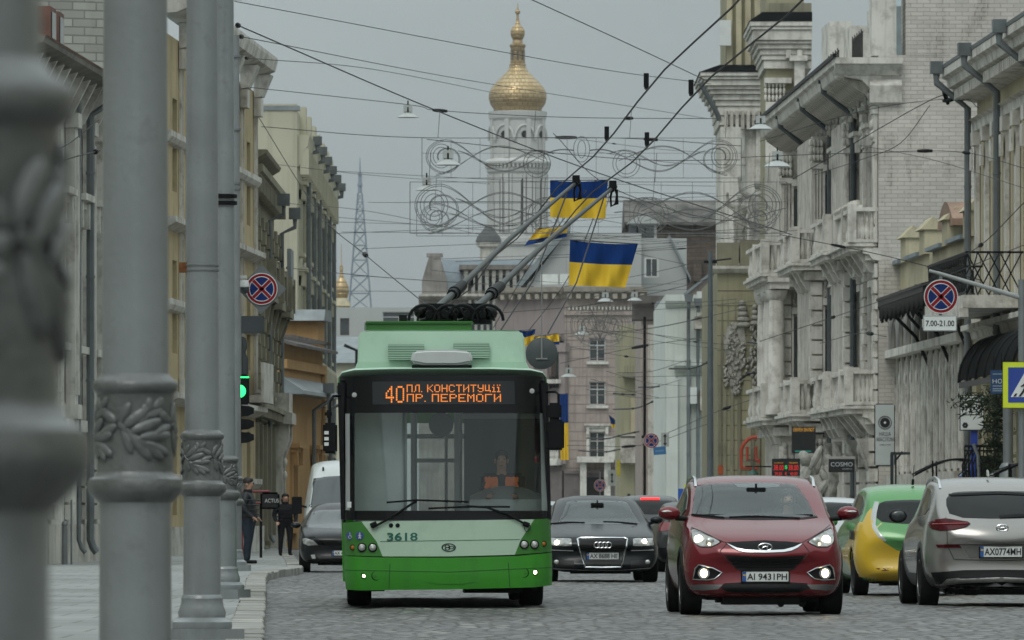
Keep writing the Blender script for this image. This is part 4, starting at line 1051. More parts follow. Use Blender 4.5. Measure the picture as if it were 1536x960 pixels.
o = car.p('lower_grille', [(375,553),(607,566),(845,556),(815,592),(770,640),(607,643),(450,640),(410,592)], INK, .004, .02, 0, .04)
m = MB()
for z0, a, b_ in ((572,395,825),(588,408,815),(604,422,800),(620,436,786)): bead(m, car.front, car.cv([(a,z0),(607,z0+6),(b_,z0)]), .008, .008)
m.build('grille_bar', BLACK, o)
car.p('lower_mouth', [(372,716),(500,708),(607,706),(720,708),(850,716),(870,745),(800,770),(607,775),(400,770),(352,745)], BLACK, .006, .02, 0, .05)
for flip in (0,1):
    f = (lambda a: 1214-a) if not flip else (lambda a: a)
    car.p('skid_trim', [(f(1042),728),(f(1035),752),(f(960),758),(f(875),750),(f(850),724),(f(960),722)], pm('skid_grey',(.13,.14,.14),.4,metal=.4), .010, .02, 0, .05)
    q = [(f(852),655),(f(905),628),(f(985),610),(f(1004,),630),(f(1016),693),(f(940),697),(f(895),690)]
    o = car.p('fog_recess', q, BLACK, .006, .02, 0, .04)
    car.line('fog_frame', [q], .009, CHROME, .012, True, parent=o)
    x, z = car.cv([(f(957),658)])[0]; p = car.front(x,z); b = MB(); b.ell((x,p.y-.02,z),(.042,.03,.048),16,8); b.build('fog_lamp', LAMPW, o)
    b = MB(); b.lathe([(.064,-.02),(.07,0),(.07,.04)], (x,p.y-.005,z), 20, 'y'); b.build('fog_bezel', CHROME, o)
# thin dark beads: bonnet seam, and bumper creases with shade put into colour
car.line('bonnet_seam', [[(165,392),(260,430),(385,482),(607,470),(820,484),(960,412),(1012,380)]], .004, INK, .003)
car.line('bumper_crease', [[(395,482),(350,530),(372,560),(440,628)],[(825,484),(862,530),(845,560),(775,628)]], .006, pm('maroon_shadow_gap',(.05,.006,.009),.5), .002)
car.plate((610-607)/522, (903-678)/522, 268/522, 60/522, 'AI 9431PH', off=.045)
for sg in (1,-1):
    b = MB(); b.M = Matrix.Translation((sg*1.0, 1.12, (903-312)/522)); b.ell((0,0,0),(.125,.085,.078),16,10); mo = b.build('mirror', MAROON, car.root)
    b = MB(); b.tube([(sg*.8,1.16,1.07),(sg*.93,1.14,1.08)], .03, 8); b.build('mirror_foot', BLACK, mo)
    b = MB(); b.M = Matrix.Translation((sg*1.03, 1.045, (903-303)/522)); b.ell((0,0,0),(.06,.02,.014),10,6); b.build('indicator', REFLECTOR, mo)
car.sidep('side_window', [(1.35,1.1),(1.95,1.40),(2.9,1.43),(3.5,1.38),(3.6,1.13),(2.4,1.1)], GLASSD)
car.rails([1.8,1.95,2.3,3.0,3.3,3.5], .665, CHROME)
car.sidep('arch_trim', [(.42,.2),(.44,.5),(.6,.7),(.86,.77),(1.12,.7),(1.28,.5),(1.3,.2),(1.24,.2),(1.2,.5),(1.08,.64),(.86,.71),(.64,.64),(.5,.5),(.48,.2)], BLACK, .008, 0)
m = MB(); m.tube([((245-607)/522,.3,(903-797)/522),((245-607)/522+.05,.3,(903-797)/522)], .02, 6); m.box(-.45,.4,.25,.7,.12,.3); m.build('bumper_underside', BLACK, car.root)

# ---------------------------------------------------------------- dark saloon, oncoming behind
DGREY = paint('charcoal_paint', (.012,.015,.017), 0, .22, 0, .28)
Y = 126.8
st = [(0,.30,.6,.42,.78,.5,.76,.56,.55,.58,.25),(.05,.2,.8,.42,.88,.62,.84,.68,.58,.70,.27),(.2,.17,.86,.44,.95,.72,.87,.765,.6,.785,.28),(.7,.17,.88,.46,.975,.82,.88,.86,.62,.88,.3),
      (1.35,.17,.88,.48,.975,.90,.90,.955,.80,.985,.4),(1.55,.17,.88,.48,.975,.92,.90,1.03,.77,1.065,.4),(2.3,.17,.88,.5,.975,.95,.90,1.31,.67,1.40,.42),(2.7,.17,.88,.5,.975,.96,.90,1.36,.65,1.45,.42),
      (3.5,.17,.88,.5,.975,.97,.90,1.35,.61,1.44,.38),(4.3,.17,.88,.5,.97,.98,.88,1.10,.7,1.16,.4),(4.9,.2,.85,.5,.95,.96,.86,1.02,.66,1.04,.4),(5.1,.3,.75,.5,.88,.8,.82,.92,.62,.94,.35)]
WA_ = [(214,188),(256,176),(473,168),(690,176),(732,188),(780,290),(822,366),(640,372),(473,373),(306,372),(124,366),(166,290)]
car = Car('saloon_car', 'dark charcoal saloon car following beside the trolleybus, headlights lit', (wx(904,Y), Y, 0), TH, st, DGREY, [(.95,.83),(4.0,.83)], (.24,.9), px=(473,868,512), wr=.345, ww=.25, cabin=(WA_, 3.6))
car.p('windscreen', WA_, CARGLASS, .004, .01, 0, .08)
m = MB()
for pts in (((60,370),(200,358),(350,362)), ((510,354),(640,358),(800,372))): bead(m, car.front, car.cv(pts), .014, .02)
m.build('wiper', BLACK, car.root)
cabin_fit(car, 1.45, .99, 1.34, .62)
car.p('grille', [(262,496),(300,488),(473,484),(650,488),(686,498),(680,540),(650,690),(632,738),(473,742),(330,740),(312,700),(275,560)], INK, .006, .02, 0, .05)
m = MB()
for z0 in (516,532,548,564,580,596): bead(m, car.front, car.cv([(285,z0),(663,z0)]), .005, .010)
m.build('grille_bar', BLACK, car.root)
car.p('grille_panel', [(296,598),(660,600),(646,680),(312,680)], pm('grille_grey',(.05,.065,.065),.5), .010, .01, 0, .05)
car.line('grille_frame', [[(262,500),(285,490),(473,488),(660,490),(688,500),(678,560),(632,738),(473,741),(328,738),(272,555)]], .016, CHROME, .012, True)
for cx in (425,458,491,524):
    x, z = car.cv([(cx,551)])[0]; p = car.front(x,z); b = MB(); b.M = Matrix.Translation((x,p.y-.03,z)) @ Matrix.Rotation(PI/2,4,'X')
    b.tube([(.047*math.cos(2*PI*k/20), .047*math.sin(2*PI*k/20),0) for k in range(20)], .009, 6, True); b.build('ring', CHROME, car.root)
for q, b1, st_ in (([(735,498),(760,492),(908,492),(914,520),(914,552),(800,560),(733,558)], (832,520), (718,598,908,594)), ([(211,498),(186,492),(40,492),(34,520),(34,552),(146,560),(213,558)], (90,530), (38,594,228,600))):
    o = car.p('headlight', q, pm('headlamp_glass',(.30,.31,.30),.12,var=.45,scale=16,spec=.8,metal=.35), .006, .02, 0, .05)
    x, z = car.cv([b1])[0]; p = car.front(x,z); b = MB(); b.ell((x,p.y-.015,z),(.04,.03,.04),14,8); b.build('lit_lamp', LAMPON, o)
    car.line('chrome_strip', [[(st_[0],st_[1]),(st_[2],st_[3])]], .011, CHROME, .006, parent=o)
    b2 = (858,695) if b1[0] > 400 else (86,695)
    q2 = [(712,682),(900,672),(888,735),(712,742)] if b1[0] > 400 else [(234,682),(46,672),(58,735),(234,742)]
    o = car.p('intake', q2, INK, .004, .02, 0, .05)
    x, z = car.cv([b2])[0]; p = car.front(x,z); b = MB(); b.ell((x,p.y-.01,z),(.045,.02,.038),12,6); b.build('fog_lamp', REFLECTOR, o)
car.line('chrome_edge', [[(60,752),(300,764),(640,764),(888,746)]], .007, STEEL, .006)
car.line('bonnet_seam', [[(70,486),(262,490)],[(688,490),(905,484)],[(745,400),(800,380)]], .004, INK, .003)
car.plate(3/512, (868-644)/512, 274/512, 60/512, 'AX 8688 HE', off=.045)
for sg in (1,-1):
    b = MB(); b.M = Matrix.Translation((sg*1.0-.0, 1.65, (868-338)/512)); b.ell((-.02*sg,0,0),(.11,.075,.068),14,8); mo = b.build('mirror', DGREY, car.root)
    b = MB(); b.tube([(sg*.84,1.68,.97),(sg*.93,1.66,1.0)], .028, 8); b.build('mirror_foot', BLACK, mo)
car.sidep('side_window', [(1.8,1.0),(2.4,1.27),(3.5,1.31),(4.2,1.08),(4.1,1.02),(2.9,.99)], GLASSD)

# ---------------------------------------------------------------- silver crossover seen from behind, right
SILVER = paint('silver_paint', (.27,.265,.25), .5, .2, .5)
Y = 92.6
st = [(0,.34,.6,.50,.72,.70,.62,.76,.5,.78,.28),(.06,.25,.74,.5,.86,.78,.78,.93,.62,.95,.3),(.2,.22,.82,.5,.91,.90,.82,1.08,.74,1.10,.4),(.42,.2,.84,.52,.925,1.02,.855,1.26,.74,1.31,.46),(.72,.2,.84,.52,.925,1.05,.86,1.44,.70,1.50,.46),
      (1.1,.2,.84,.52,.925,1.05,.865,1.50,.71,1.565,.48),(2.2,.2,.84,.5,.925,1.03,.865,1.52,.71,1.58,.48),(2.8,.2,.84,.5,.925,1.02,.855,1.42,.63,1.5,.37),(3.4,.2,.84,.5,.92,1.0,.85,1.1,.74,1.14,.4),(3.9,.2,.83,.5,.92,.95,.82,.98,.6,1.0,.3),(4.35,.22,.76,.48,.86,.8,.76,.82,.55,.84,.28),(4.48,.32,.6,.46,.7,.6,.66,.66,.5,.68,.25)]
car = Car('crossover_car', 'silver grey crossover car seen from behind at the right edge, red tail lamps off', (wx(1503,Y), Y, 0), TH, st, SILVER, [(.98,.81),(3.65,.81)], (.24,.8), px=(799,820,350), wr=.345, ww=.24, spokes=5,
          rim=pm('rim_silver',(.4,.41,.42),.3,metal=.9))
c3 = car
sy = lambda pts: [(1598-a, b) for a, b in pts]
car.p('rear_window', [(572,372),(598,336),(650,330),(799,328),(948,330),(1000,336),(1026,372),(1010,440),(799,446),(590,440)], GLASSR, .006, .012, 1, .07)
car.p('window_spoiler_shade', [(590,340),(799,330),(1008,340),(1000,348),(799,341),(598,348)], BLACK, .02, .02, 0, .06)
car.p('wiper', [(795,430),(1000,418),(1003,432),(798,443)], BLACK, .018, .01, 0, .06)
TAILR = pm('tail_red', (.065,.004,.007), .25, var=.4, scale=9, spec=.2)
for f in (lambda p: p, sy):
    q = f([(497,466),(520,450),(568,444),(660,458),(670,466),(650,480),(600,492),(540,497),(512,490)])
    o = car.p('tail_light', q, TAILR, .016, .02, 0, .04); car.line('tail_strip', [f([(515,470),(660,466)])], .008, pm('tail_bright',(.3,.02,.03),.2,coat=.5), .022, parent=o)
    car.p('reflector', f([(525,556),(620,556),(632,570),(532,569)]), TAILR, .014, .02, 0, .04)
    car.p('exhaust_trim', f([(545,728),(570,702),(620,697),(640,712),(600,726)]), pm('trim_silver',(.3,.3,.29),.35,metal=.7), .02, .02, 0, .05)
b = MB(); x, z = car.cv([(803,485)])[0]; p = car.front(x,z); b.M = Matrix.Translation((x,p.y-.02,z)) @ Matrix.Rotation(PI/2,4,'X'); b.tube([(.07*math.cos(2*PI*k/24), .038*math.sin(2*PI*k/24),0) for k in range(24)], .009, 6, True)
b.tube([(-.034,-.03,0),(-.02,.03,0)], .009, 6); b.tube([(.02,-.03,0),(.034,.03,0)], .009, 6); b.tube([(-.028,-.004,0),(.028,.004,0)], .009, 6); b.build('emblem', CHROME, car.root)
car.p('bumper_black', [(488,676),(640,664),(799,662),(958,664),(1110,676),(1112,745),(1060,775),(799,784),(538,775),(486,745)], BLACK, .012, .03, 0, .07)
car.p('bumper_skid', [(555,722),(600,702),(799,694),(998,702),(1043,722),(1000,722),(799,714),(598,722)], pm('trim_silver',(.3,.3,.29),.35,metal=.7), .03, .02, 0, .07)
car.line('boot_seam', [[(570,440),(572,560),(600,618),(799,624),(998,618),(1026,560),(1028,440)],[(560,555),(799,557),(1038,555)]], .004, INK, .004)
car.p('plate_recess', [(640,560),(960,560),(930,612),(668,612)], pm('silver_recess',(.2,.2,.19),.5,metal=.3), .004, .012, 0, .07)
car.plate(0.0, (820-586)/350, 180/350, 48/350, 'AX0774MH', off=.03)
# left plate is a little left of centre in the photo
for sg in (1,-1):
    b = MB(); b.M = Matrix.Translation((sg*1.03, 2.75, 1.1)); b.ell((0,0,0),(.115,.08,.085),14,8); mo = b.build('mirror', BLACK, car.root)
    b = MB(); b.M = Matrix.Translation((sg*1.03, 2.68, 1.1)); b.ell((0,0,0),(.09,.02,.065),14,8); b.build('mirror_glass', GLASSD, mo)
b = MB(); b.prism([(.9,1.575),(1.15,1.585),(1.1,1.67),(1.06,1.67)], 'x', -.012+(773-799)/350, .012+(773-799)/350); b.build('roof_fin', SILVER, car.root, bevel=.01)
car.sidep('side_window', [(.75,1.13),(.9,1.36),(1.2,1.44),(2.2,1.45),(2.9,1.3),(3.15,1.12),(2.0,1.09)], GLASSD)
car.rails([.75,.95,1.4,2.1,2.5,2.7], .68, CHROME)
car.sidep('sill_trim', [(.0,.25),(.5,.42),(.56,.62),(.72,.76),(.98,.80),(1.24,.76),(1.4,.6),(1.45,.4),(3.2,.4),(3.25,.6),(3.4,.74),(3.65,.8),(3.9,.74),(4.05,.6),(4.1,.4),(4.3,.36),(4.3,.22),(4.06,.22),(4.0,.55),(3.86,.68),(3.65,.73),(3.44,.68),(3.3,.55),(3.22,.22),(1.42,.22),(1.34,.55),(1.2,.68),(.98,.73),(.78,.68),(.64,.55),(.58,.22)], pm('trim_grey',(.05,.052,.053),.55), .006, 0)

# ---------------------------------------------------------------- green and yellow taxi hatchback
TGREEN = paint('taxi_green', (.085,.28,.085), .1, .2, .4)
TYEL = pm('taxi_yellow', (.62,.41,.035), .22, var=.05, coat=.4, grime=.25, gcol=(.4,.26,.02))
Y = 105.0
st = [(0,.36,.6,.50,.72,.66,.62,.72,.5,.74,.28),(.06,.27,.72,.5,.85,.76,.76,.86,.6,.88,.3),(.2,.2,.8,.5,.895,.92,.80,1.02,.7,1.05,.38),(.36,.18,.82,.5,.9,1.0,.82,1.2,.66,1.25,.38),(.6,.18,.82,.5,.9,1.02,.82,1.40,.66,1.46,.44),
      (1.0,.18,.82,.5,.9,1.0,.83,1.47,.65,1.53,.44),(2.2,.18,.82,.5,.9,.98,.83,1.48,.65,1.55,.44),(2.9,.18,.82,.5,.9,.97,.83,1.30,.62,1.37,.36),(3.6,.18,.82,.5,.9,.93,.82,1.0,.72,1.04,.38),(4.0,.2,.8,.5,.88,.86,.78,.9,.55,.92,.28),(4.35,.22,.72,.46,.8,.7,.7,.74,.5,.76,.26),(4.45,.3,.55,.44,.65,.55,.6,.6,.45,.62,.22)]
car = Car('taxi', 'green hatchback taxi with yellow rear bumper and sides, parked seen from behind', (wx(1383,Y), Y, 0), TH*1.5, st, TGREEN, [(.86,.77),(3.56,.77)], (.26,.8), px=(460,775,309.4), wr=.315, ww=.21)
car.p('rear_window', [(282,400),(300,372),(380,366),(460,365),(540,366),(620,372),(638,400),(646,455),(560,466),(460,468),(360,466),(274,455)], GLASSR, .006, .012, 1, .06)
car.p('bumper', [(196,560),(215,470),(240,420),(258,400),(262,470),(300,545),(360,582),(460,588),(560,582),(620,545),(658,470),(662,400),(680,420),(705,470),(724,560),(720,650),(690,709),(560,711),(460,711),(360,711),(230,711),(200,650)], TYEL, .012, .02, 0, .06)
car.p('reflector', [(266,656),(325,656),(322,666),(290,668)], TAILR, .012, .01, 0, .05); car.p('reflector', [(654,656),(595,656),(598,666),(630,668)], TAILR, .012, .01, 0, .05)
for f in (lambda p: p, lambda p: [(920-a, b) for a, b in p]):
    car.p('tail_light', f([(274,372),(292,374),(278,420),(270,470),(284,505),(312,538),(306,544),(280,528),(256,486),(252,440),(262,400)]), pm('clear_lens',(.45,.48,.47),.15,metal=.3,var=.15), .012, .02, 0, .05)
car.p('under_bumper', [(215,712),(460,706),(705,712),(690,735),(460,738),(230,735)], BLACK, .006, .02, 0, .06)
b = MB(); b.tube([((452-460)/309.4,1.0,1.54),((452-460)/309.4,.95,1.60)], .02, 8); b.tube([((452-460)/309.4,.95,1.60),((452-460)/309.4,.8,1.8)], .005, 5); b.build('aerial', BLACK, car.root)
car.sidep('side_window', [(.55,1.08),(.7,1.3),(1.1,1.39),(2.2,1.41),(2.9,1.22),(3.2,1.05),(2.0,1.04)], GLASSD)
car.sidep('yellow_side', [(.12,.34),(.14,.75),(.24,1.0),(.5,1.02),(1.0,.86),(1.6,.72),(2.2,.6),(2.2,.5),(1.5,.42),(1.3,.3),(1.22,.5),(1.08,.64),(.86,.70),(.64,.64),(.5,.5),(.46,.26),(.1,.26)], TYEL, .010, 0)
for sg in (-1,):
    f = car.side(sg); h = f(.75,.85)
    if h is not None: link('lettering', text_mesh('12000', .62, .13, INK, .003, Matrix.Translation((h.x-.03,.78,.84)) @ Matrix.Rotation(-PI/2,4,'Z') @ Matrix.Rotation(PI/2,4,'X')), car.root)
for sg in (1,-1):
    b = MB(); b.M = Matrix.Translation((sg*.98,3.0,1.02)); b.ell((0,0,0),(.1,.07,.075),12,8); b.build('mirror', TGREEN, car.root)

# ---------------------------------------------------------------- black hatchback left of the trolleybus
BLACKP = paint('black_paint', (.010,.011,.012), 0, .2, 0, .3)
Y = 149.0
st0 = [(0,.28,.55,.40,.68,.52,.66,.58,.5,.6,.25),(.05,.19,.72,.42,.82,.62,.76,.68,.54,.70,.26),(.2,.16,.8,.44,.875,.72,.8,.77,.56,.79,.28),(.7,.16,.82,.46,.88,.82,.82,.86,.6,.88,.3),(1.15,.16,.82,.46,.88,.88,.83,.93,.74,.96,.38),(1.35,.16,.82,.46,.88,.9,.83,1.0,.71,1.04,.38),
      (2.05,.16,.82,.48,.88,.93,.83,1.24,.6,1.32,.36),(2.4,.16,.82,.48,.88,.94,.83,1.28,.58,1.37,.36),(3.3,.16,.82,.48,.88,.95,.83,1.26,.57,1.35,.36),(3.9,.18,.8,.48,.87,.95,.8,1.1,.6,1.16,.36),(4.2,.2,.75,.48,.84,.9,.78,.98,.62,1.0,.34),(4.35,.3,.65,.48,.76,.75,.72,.84,.56,.86,.3)]
car = Car('hatchback_car', 'black hatchback car with pale bonnet reflection half hidden behind the trolleybus', (wx(516,Y), Y, 0), TH, st0, BLACKP, [(.85,.75),(3.5,.75)], (.24,.9), px=(650,890,285), wr=.32, ww=.21)
cb = car
car.p('windscreen', [(478,555),(520,543),(650,540),(780,543),(822,555),(852,640),(650,646),(448,640)], GLASSD, .004, .01, 0, .08)
for f in (lambda p: p, lambda p: [(1300-a, b) for a, b in p]):
    car.p('headlight', f([(418,702),(440,698),(480,712),(508,738),(450,740),(426,730)]), pm('headlamp_glass',(.30,.31,.30),.12,var=.45,scale=16,spec=.8,metal=.35), .008, .02, 0, .05)
    car.p('fog_lamp', f([(466,792),(488,790),(494,812),(474,814)]), REFLECTOR, .01, .02, 0, .05)
car.p('grille', [(530,712),(650,708),(770,712),(750,745),(650,748),(550,745)], INK, .006, .02, 0, .05)
car.p('lower_grille', [(500,795),(650,800),(800,795),(780,835),(650,838),(520,835)], INK, .006, .02, 0, .05)
car.plate(0, (890-782)/285, .46, .1, 'AX 4219 KC', off=.04)
for sg in (1,-1):
    b = MB(); b.M = Matrix.Translation((sg*.93,1.4,.92)); b.ell((0,0,0),(.1,.07,.062),12,8); b.build('mirror', BLACKP, car.root)
car.sidep('side_window', [(1.7,.98),(2.2,1.2),(3.3,1.22),(3.8,1.05),(2.9,.98)], GLASSD)

# ---------------------------------------------------------------- white van behind it
VANW = pm('van_white', (.52,.56,.55), .35, var=.05, coat=.3, grime=.3, gcol=(.2,.2,.19))
Y = 178.0
stv = [(0,.4,.7,.55,.85,.75,.82,.85,.6,.88,.3),(.06,.3,.85,.55,.95,.9,.9,1.0,.66,1.02,.32),(.3,.25,.9,.55,.98,1.05,.93,1.12,.72,1.14,.4),(.75,.25,.9,.55,.98,1.15,.95,1.22,.86,1.25,.5),(.95,.25,.9,.55,.98,1.2,.95,1.4,.83,1.44,.5),(1.5,.25,.9,.55,.98,1.25,.95,1.95,.76,2.02,.5),
       (1.85,.25,.9,.55,.98,1.28,.95,2.2,.74,2.3,.5),(2.5,.25,.9,.55,.98,1.3,.96,2.3,.76,2.42,.5),(5.6,.25,.9,.55,.98,1.3,.96,2.3,.76,2.42,.5),(5.8,.3,.85,.55,.95,1.3,.92,2.2,.72,2.3,.48)]
car = Car('van', 'white van with large pale windscreen waiting behind the black hatchback', (wx(520,Y), Y, 0), TH, stv, VANW, [(.95,.85),(4.6,.85)], (.25,.8), px=(0,0,1), wr=.34, ww=.22)
car.p('windscreen', [(-.76,1.98),(-.4,2.03),(0,2.05),(.4,2.03),(.76,1.98),(.88,1.3),(0,1.26),(-.88,1.3)], GLASSD, .006, .01, 0, .09, raw=True)
car.p('grille', [(-.5,1.0),(.5,1.0),(.45,.85),(-.45,.85)], INK, .006, .02, 0, .07, raw=True)
car.p('headlight', [(.6,1.02),(.86,1.06),(.84,.8),(.62,.82)], REFLECTOR, .006, .02, 0, .06, raw=True, mirror=True)
for sg in (1,-1):
    b = MB(); b.box(sg*1.15-.12, sg*1.15+.12, 1.1, 1.22, 1.15, 1.55); b.tube([(sg*.9,1.2,1.3),(sg*1.1,1.17,1.35)], .03, 6); b.build('mirror', BLACK, car.root, bevel=.03)
b = MB(); p = car.front((-60)/64.0*.6, 2.2); b.box(-.55,-.51,1.7,1.8,2.1,2.25); b.build('marker', BLACK, car.root)

# ---------------------------------------------------------------- traffic farther up the street (rear views)
def far_car(name, label, px, Y, st, mat, lampmat, brake=None, h=1.0, rot=1.0, lamps=True):
    c = Car(name, label, (wx(px,Y), Y, 0), TH*rot, st, mat, [(.9,.77),(3.5,.77)], (.22,.8), px=(0,0,1), wr=.33, ww=.22)
    zt = max(s[9] for s in st)
    c.p('rear_window', [(-.55,zt-.14),(0,zt-.11),(.55,zt-.14),(.66,zt-.48),(0,zt-.5),(-.66,zt-.48)], GLASSR, .006, .012, 0, .09, raw=True)
    c.p('tail_light', [(.56,.98),(.83,1.0),(.84,.8),(.6,.82)], lampmat, .012, .02, 0, .06, raw=True, mirror=True)
    c.p('bumper', [(-.84,.48),(.84,.48),(.8,.26),(-.8,.26)], BLACK, .01, .02, 0, .09, raw=True)
    c.p('number_plate', [(-.26,.72),(.26,.72),(.26,.61),(-.26,.61)], PLATE, .02, .02, 0, .1, raw=True)
    c.sidep('side_window', [(.7,1.08),(.95,zt-.18),(2.2,zt-.14),(2.9,zt-.3),(3.1,1.05)], GLASSD)
    if brake:
        y = c.front(0, zt-.10).y; b = MB(); b.box(-.24,.24,y-.05,y+.04,zt-.125,zt-.075); b.build('brake_lamp', brake, c.root)
    return c
def scale_st(st, kz, kw): return [(y, zb, wl*kw, zm, wm*kw, zs*(kz if zs > .8 else 1), ws*kw, zr*(kz if zr > .8 else 1), wr_*kw, zt*(kz if zt > .8 else 1), wt*kw) for (y,zb,wl,zm,wm,zs,ws,zr,wr_,zt,wt) in st]
stT = st
far_car('crossover_car', 'dark crossover car with its high red brake lamp glowing beyond the charcoal saloon', 977, 196, scale_st(st, 1.06, 1.03), paint('slate_paint',(.06,.065,.07),.3), REDLENS, REDON)
far_car('saloon_car', 'dark grey car with red tail lamp squeezed behind the maroon crossover', 1052, 150, scale_st(st, .9, 1.0), paint('graphite_paint',(.05,.055,.055),.4), REDLENS)
far_car('hatchback_car', 'white car with dark rear window between the maroon crossover and the taxi', 1248, 160, scale_st(st, .97, 1.0), paint('white_car_paint',(.5,.53,.54),.1), pm('tail_orange',(.5,.06,.02),.25,emit=(1,.12,.03),estr=.6))
far_car('hatchback_car', 'pale car roof just showing past the right side of the trolleybus', 806, 205, scale_st(st, .98, 1.0), paint('pale_car_paint',(.42,.45,.46),.2), REDLENS)
# ================================================================= BUILDINGS: helpers
# local frame of a building: x along the street front, y out towards the viewer's side of the wall, z up
class Bld:
    def __init__(s, name, label, A, B, z0, cat='building', group=None):
        d = V((B[0]-A[0], B[1]-A[1], 0)); s.L = d.length; s.rz = math.atan2(d.y, d.x)
        s.root = thing(name, label, cat, (A[0], A[1], z0), s.rz, group); s.wins = {}
        s.A = V((A[0],A[1],z0)); s.u = d.normalized(); s.n = V((-s.u.y, s.u.x, 0))
    def loc(s, p):      # world point -> local
        q = V(p) - s.A; return V((q.dot(s.u), q.dot(s.n), q.z))
    def xat(s, px):     # local x where the picture column px meets the front plane
        k = (px-768.0)/F; a = s.A; u = s.u
        return (k*a.y - a.x)/(u.x - k*u.y)
    def Yat(s, x): return s.A.y + s.u.y*x
    def zat(s, py, x, y=0): return wz(py, s.Yat(x)+s.n.y*y) - s.A.z
    def wall(s, H, mat, openings=(), x0=0, x1=None, z0=-.15, D=12, side0=None, side1=None, reveal=.28, name='wall', y0=0, roof=True, roofmat=None):
        """front wall with real recessed openings (x, z, w, h), plus side, back and top faces"""
        x1 = s.L if x1 is None else x1
        xs = sorted({x0, x1} | {v for o in openings for v in (o[0]-o[2]/2, o[0]+o[2]/2)}); zs = sorted({z0, H} | {v for o in openings for v in (o[1], o[1]+o[3])})
        m = MB()
        for i in range(len(xs)-1):
            j = 0
            while j < len(zs)-1:
                def hole(jj):
                    cx = (xs[i]+xs[i+1])/2; cz = (zs[jj]+zs[jj+1])/2
                    return any(abs(cx-o[0]) < o[2]/2 and o[1] < cz < o[1]+o[3] for o in openings)
                if hole(j): j += 1; continue
                k = j
                while k+1 < len(zs)-1 and not hole(k+1): k += 1
                m.quad((xs[i],y0,zs[j]),(xs[i+1],y0,zs[j]),(xs[i+1],y0,zs[k+1]),(xs[i],y0,zs[k+1])); j = k+1
        for o in openings:
            a, b, c, d = o[0]-o[2]/2, o[0]+o[2]/2, o[1], o[1]+o[3]; r = y0-reveal
            m.quad((a,y0,c),(a,r,c),(a,r,d),(a,y0,d)); m.quad((b,y0,c),(b,y0,d),(b,r,d),(b,r,c)); m.quad((a,y0,c),(b,y0,c),(b,r,c),(a,r,c)); m.quad((a,y0,d),(a,r,d),(b,r,d),(b,y0,d))
        w = m.build(name, mat, s.root)
        for xx, sm_ in ((x0, side0), (x1, side1)):
            m = MB(); m.quad((xx,y0,z0),(xx,y0-D,z0),(xx,y0-D,H),(xx,y0,H)); m.build('side_wall', sm_ or mat, s.root)
        m = MB(); m.quad((x0,y0-D,z0),(x1,y0-D,z0),(x1,y0-D,H),(x0,y0-D,H)); m.build('back_wall', mat, s.root)
        if roof: m = MB(); m.quad((x0,y0,H-.02),(x1,y0,H-.02),(x1,y0-D,H-.02),(x0,y0-D,H-.02)); m.build('roof', roofmat or STEEL, s.root)
        return w
    def win(s, x, z, w, h, fm, y=-.2, style='cross', surround=None, sm=None, pane=None):
        k = (round(w,2), round(h,2), style, fm.name, surround, sm.name if sm else '')
        if k not in s.wins and k not in WIN_ME:
            f = MB(); t = .07
            f.box(-w/2,-w/2+t,-.05,.04,0,h); f.box(w/2-t,w/2,-.05,.04,0,h); f.box(-w/2+t,w/2-t,-.05,.04,0,t); f.box(-w/2+t,w/2-t,-.05,.04,h-t,h)
            if style != 'plain':
                f.box(-.035,.035,-.04,.035,t,h*.68); f.box(-w/2+t,w/2-t,-.045,.038,h*.68-.035,h*.68+.035)
            if style == 'cross': f.box(-.03,.03,-.04,.035,h*.7,h-t)
            p = MB(); p.quad((-w/2+t*.5,-.01,t*.5),(w/2-t*.5,-.01,t*.5),(w/2-t*.5,-.01,h-t*.5),(-w/2+t*.5,-.01,h-t*.5))
            q = None
            if surround:
                q = MB(); o = .2
                q.box(-w/2-.2,-w/2-.01,o,o+.09,-.05,h+.02); q.box(w/2+.01,w/2+.2,o,o+.09,-.05,h+.02); q.box(-w/2-.2,w/2+.2,o,o+.10,h+.02,h+.24)
                q.box(-w/2-.3,w/2+.3,o,o+.24,-.2,-.05)
                if surround == 'pediment':
                    q.box(-w/2-.32,w/2+.32,o,o+.3,h+.5,h+.6); q.prism([(-w/2-.34,h+.6),(w/2+.34,h+.6),(0,h+1.0)], 'y', o, o+.28); q.box(-w/2-.22,-w/2-.02,o,o+.22,h+.24,h+.5); q.box(w/2+.02,w/2+.22,o,o+.22,h+.24,h+.5)
                elif surround == 'hood':
                    q.box(-w/2-.34,w/2+.34,o,o+.34,h+.42,h+.56); q.box(-w/2-.26,w/2+.26,o,o+.2,h+.26,h+.42)
                    for sg in (-1,1): q.box(sg*(w/2+.1)-.1,sg*(w/2+.1)+.1,o,o+.26,h-.15,h+.4)
                elif surround == 'arch':
                    q.tube([((w/2+.1)*math.cos(a), o+.08, h+.02+.55*w/2*math.sin(a)) for a in [PI*i/12 for i in range(13)]], .11, 6)
                    q.box(-.13,.13,o,o+.2,h+.02+.55*w/2-.12,h+.02+.55*w/2+.25)
            WIN_ME[k] = (f.mesh('window', fm), p.mesh('pane', pane or PANE), q.mesh('surround', sm) if q else None)
        fme, pme, qme = WIN_ME[k]
        o = link('window', fme, s.root); o.location = (x, y, z)
        link('pane', pme, o)
        if qme: link('surround', qme, o)
        return o
    def part(s, name, mat, fn, **k):
        m = MB(); fn(m); return m.build(name, mat, s.root, **k)
    def box(s, name, mat, *a, **k):
        m = MB(); m.box(*a); return m.build(name, mat, s.root, **k)
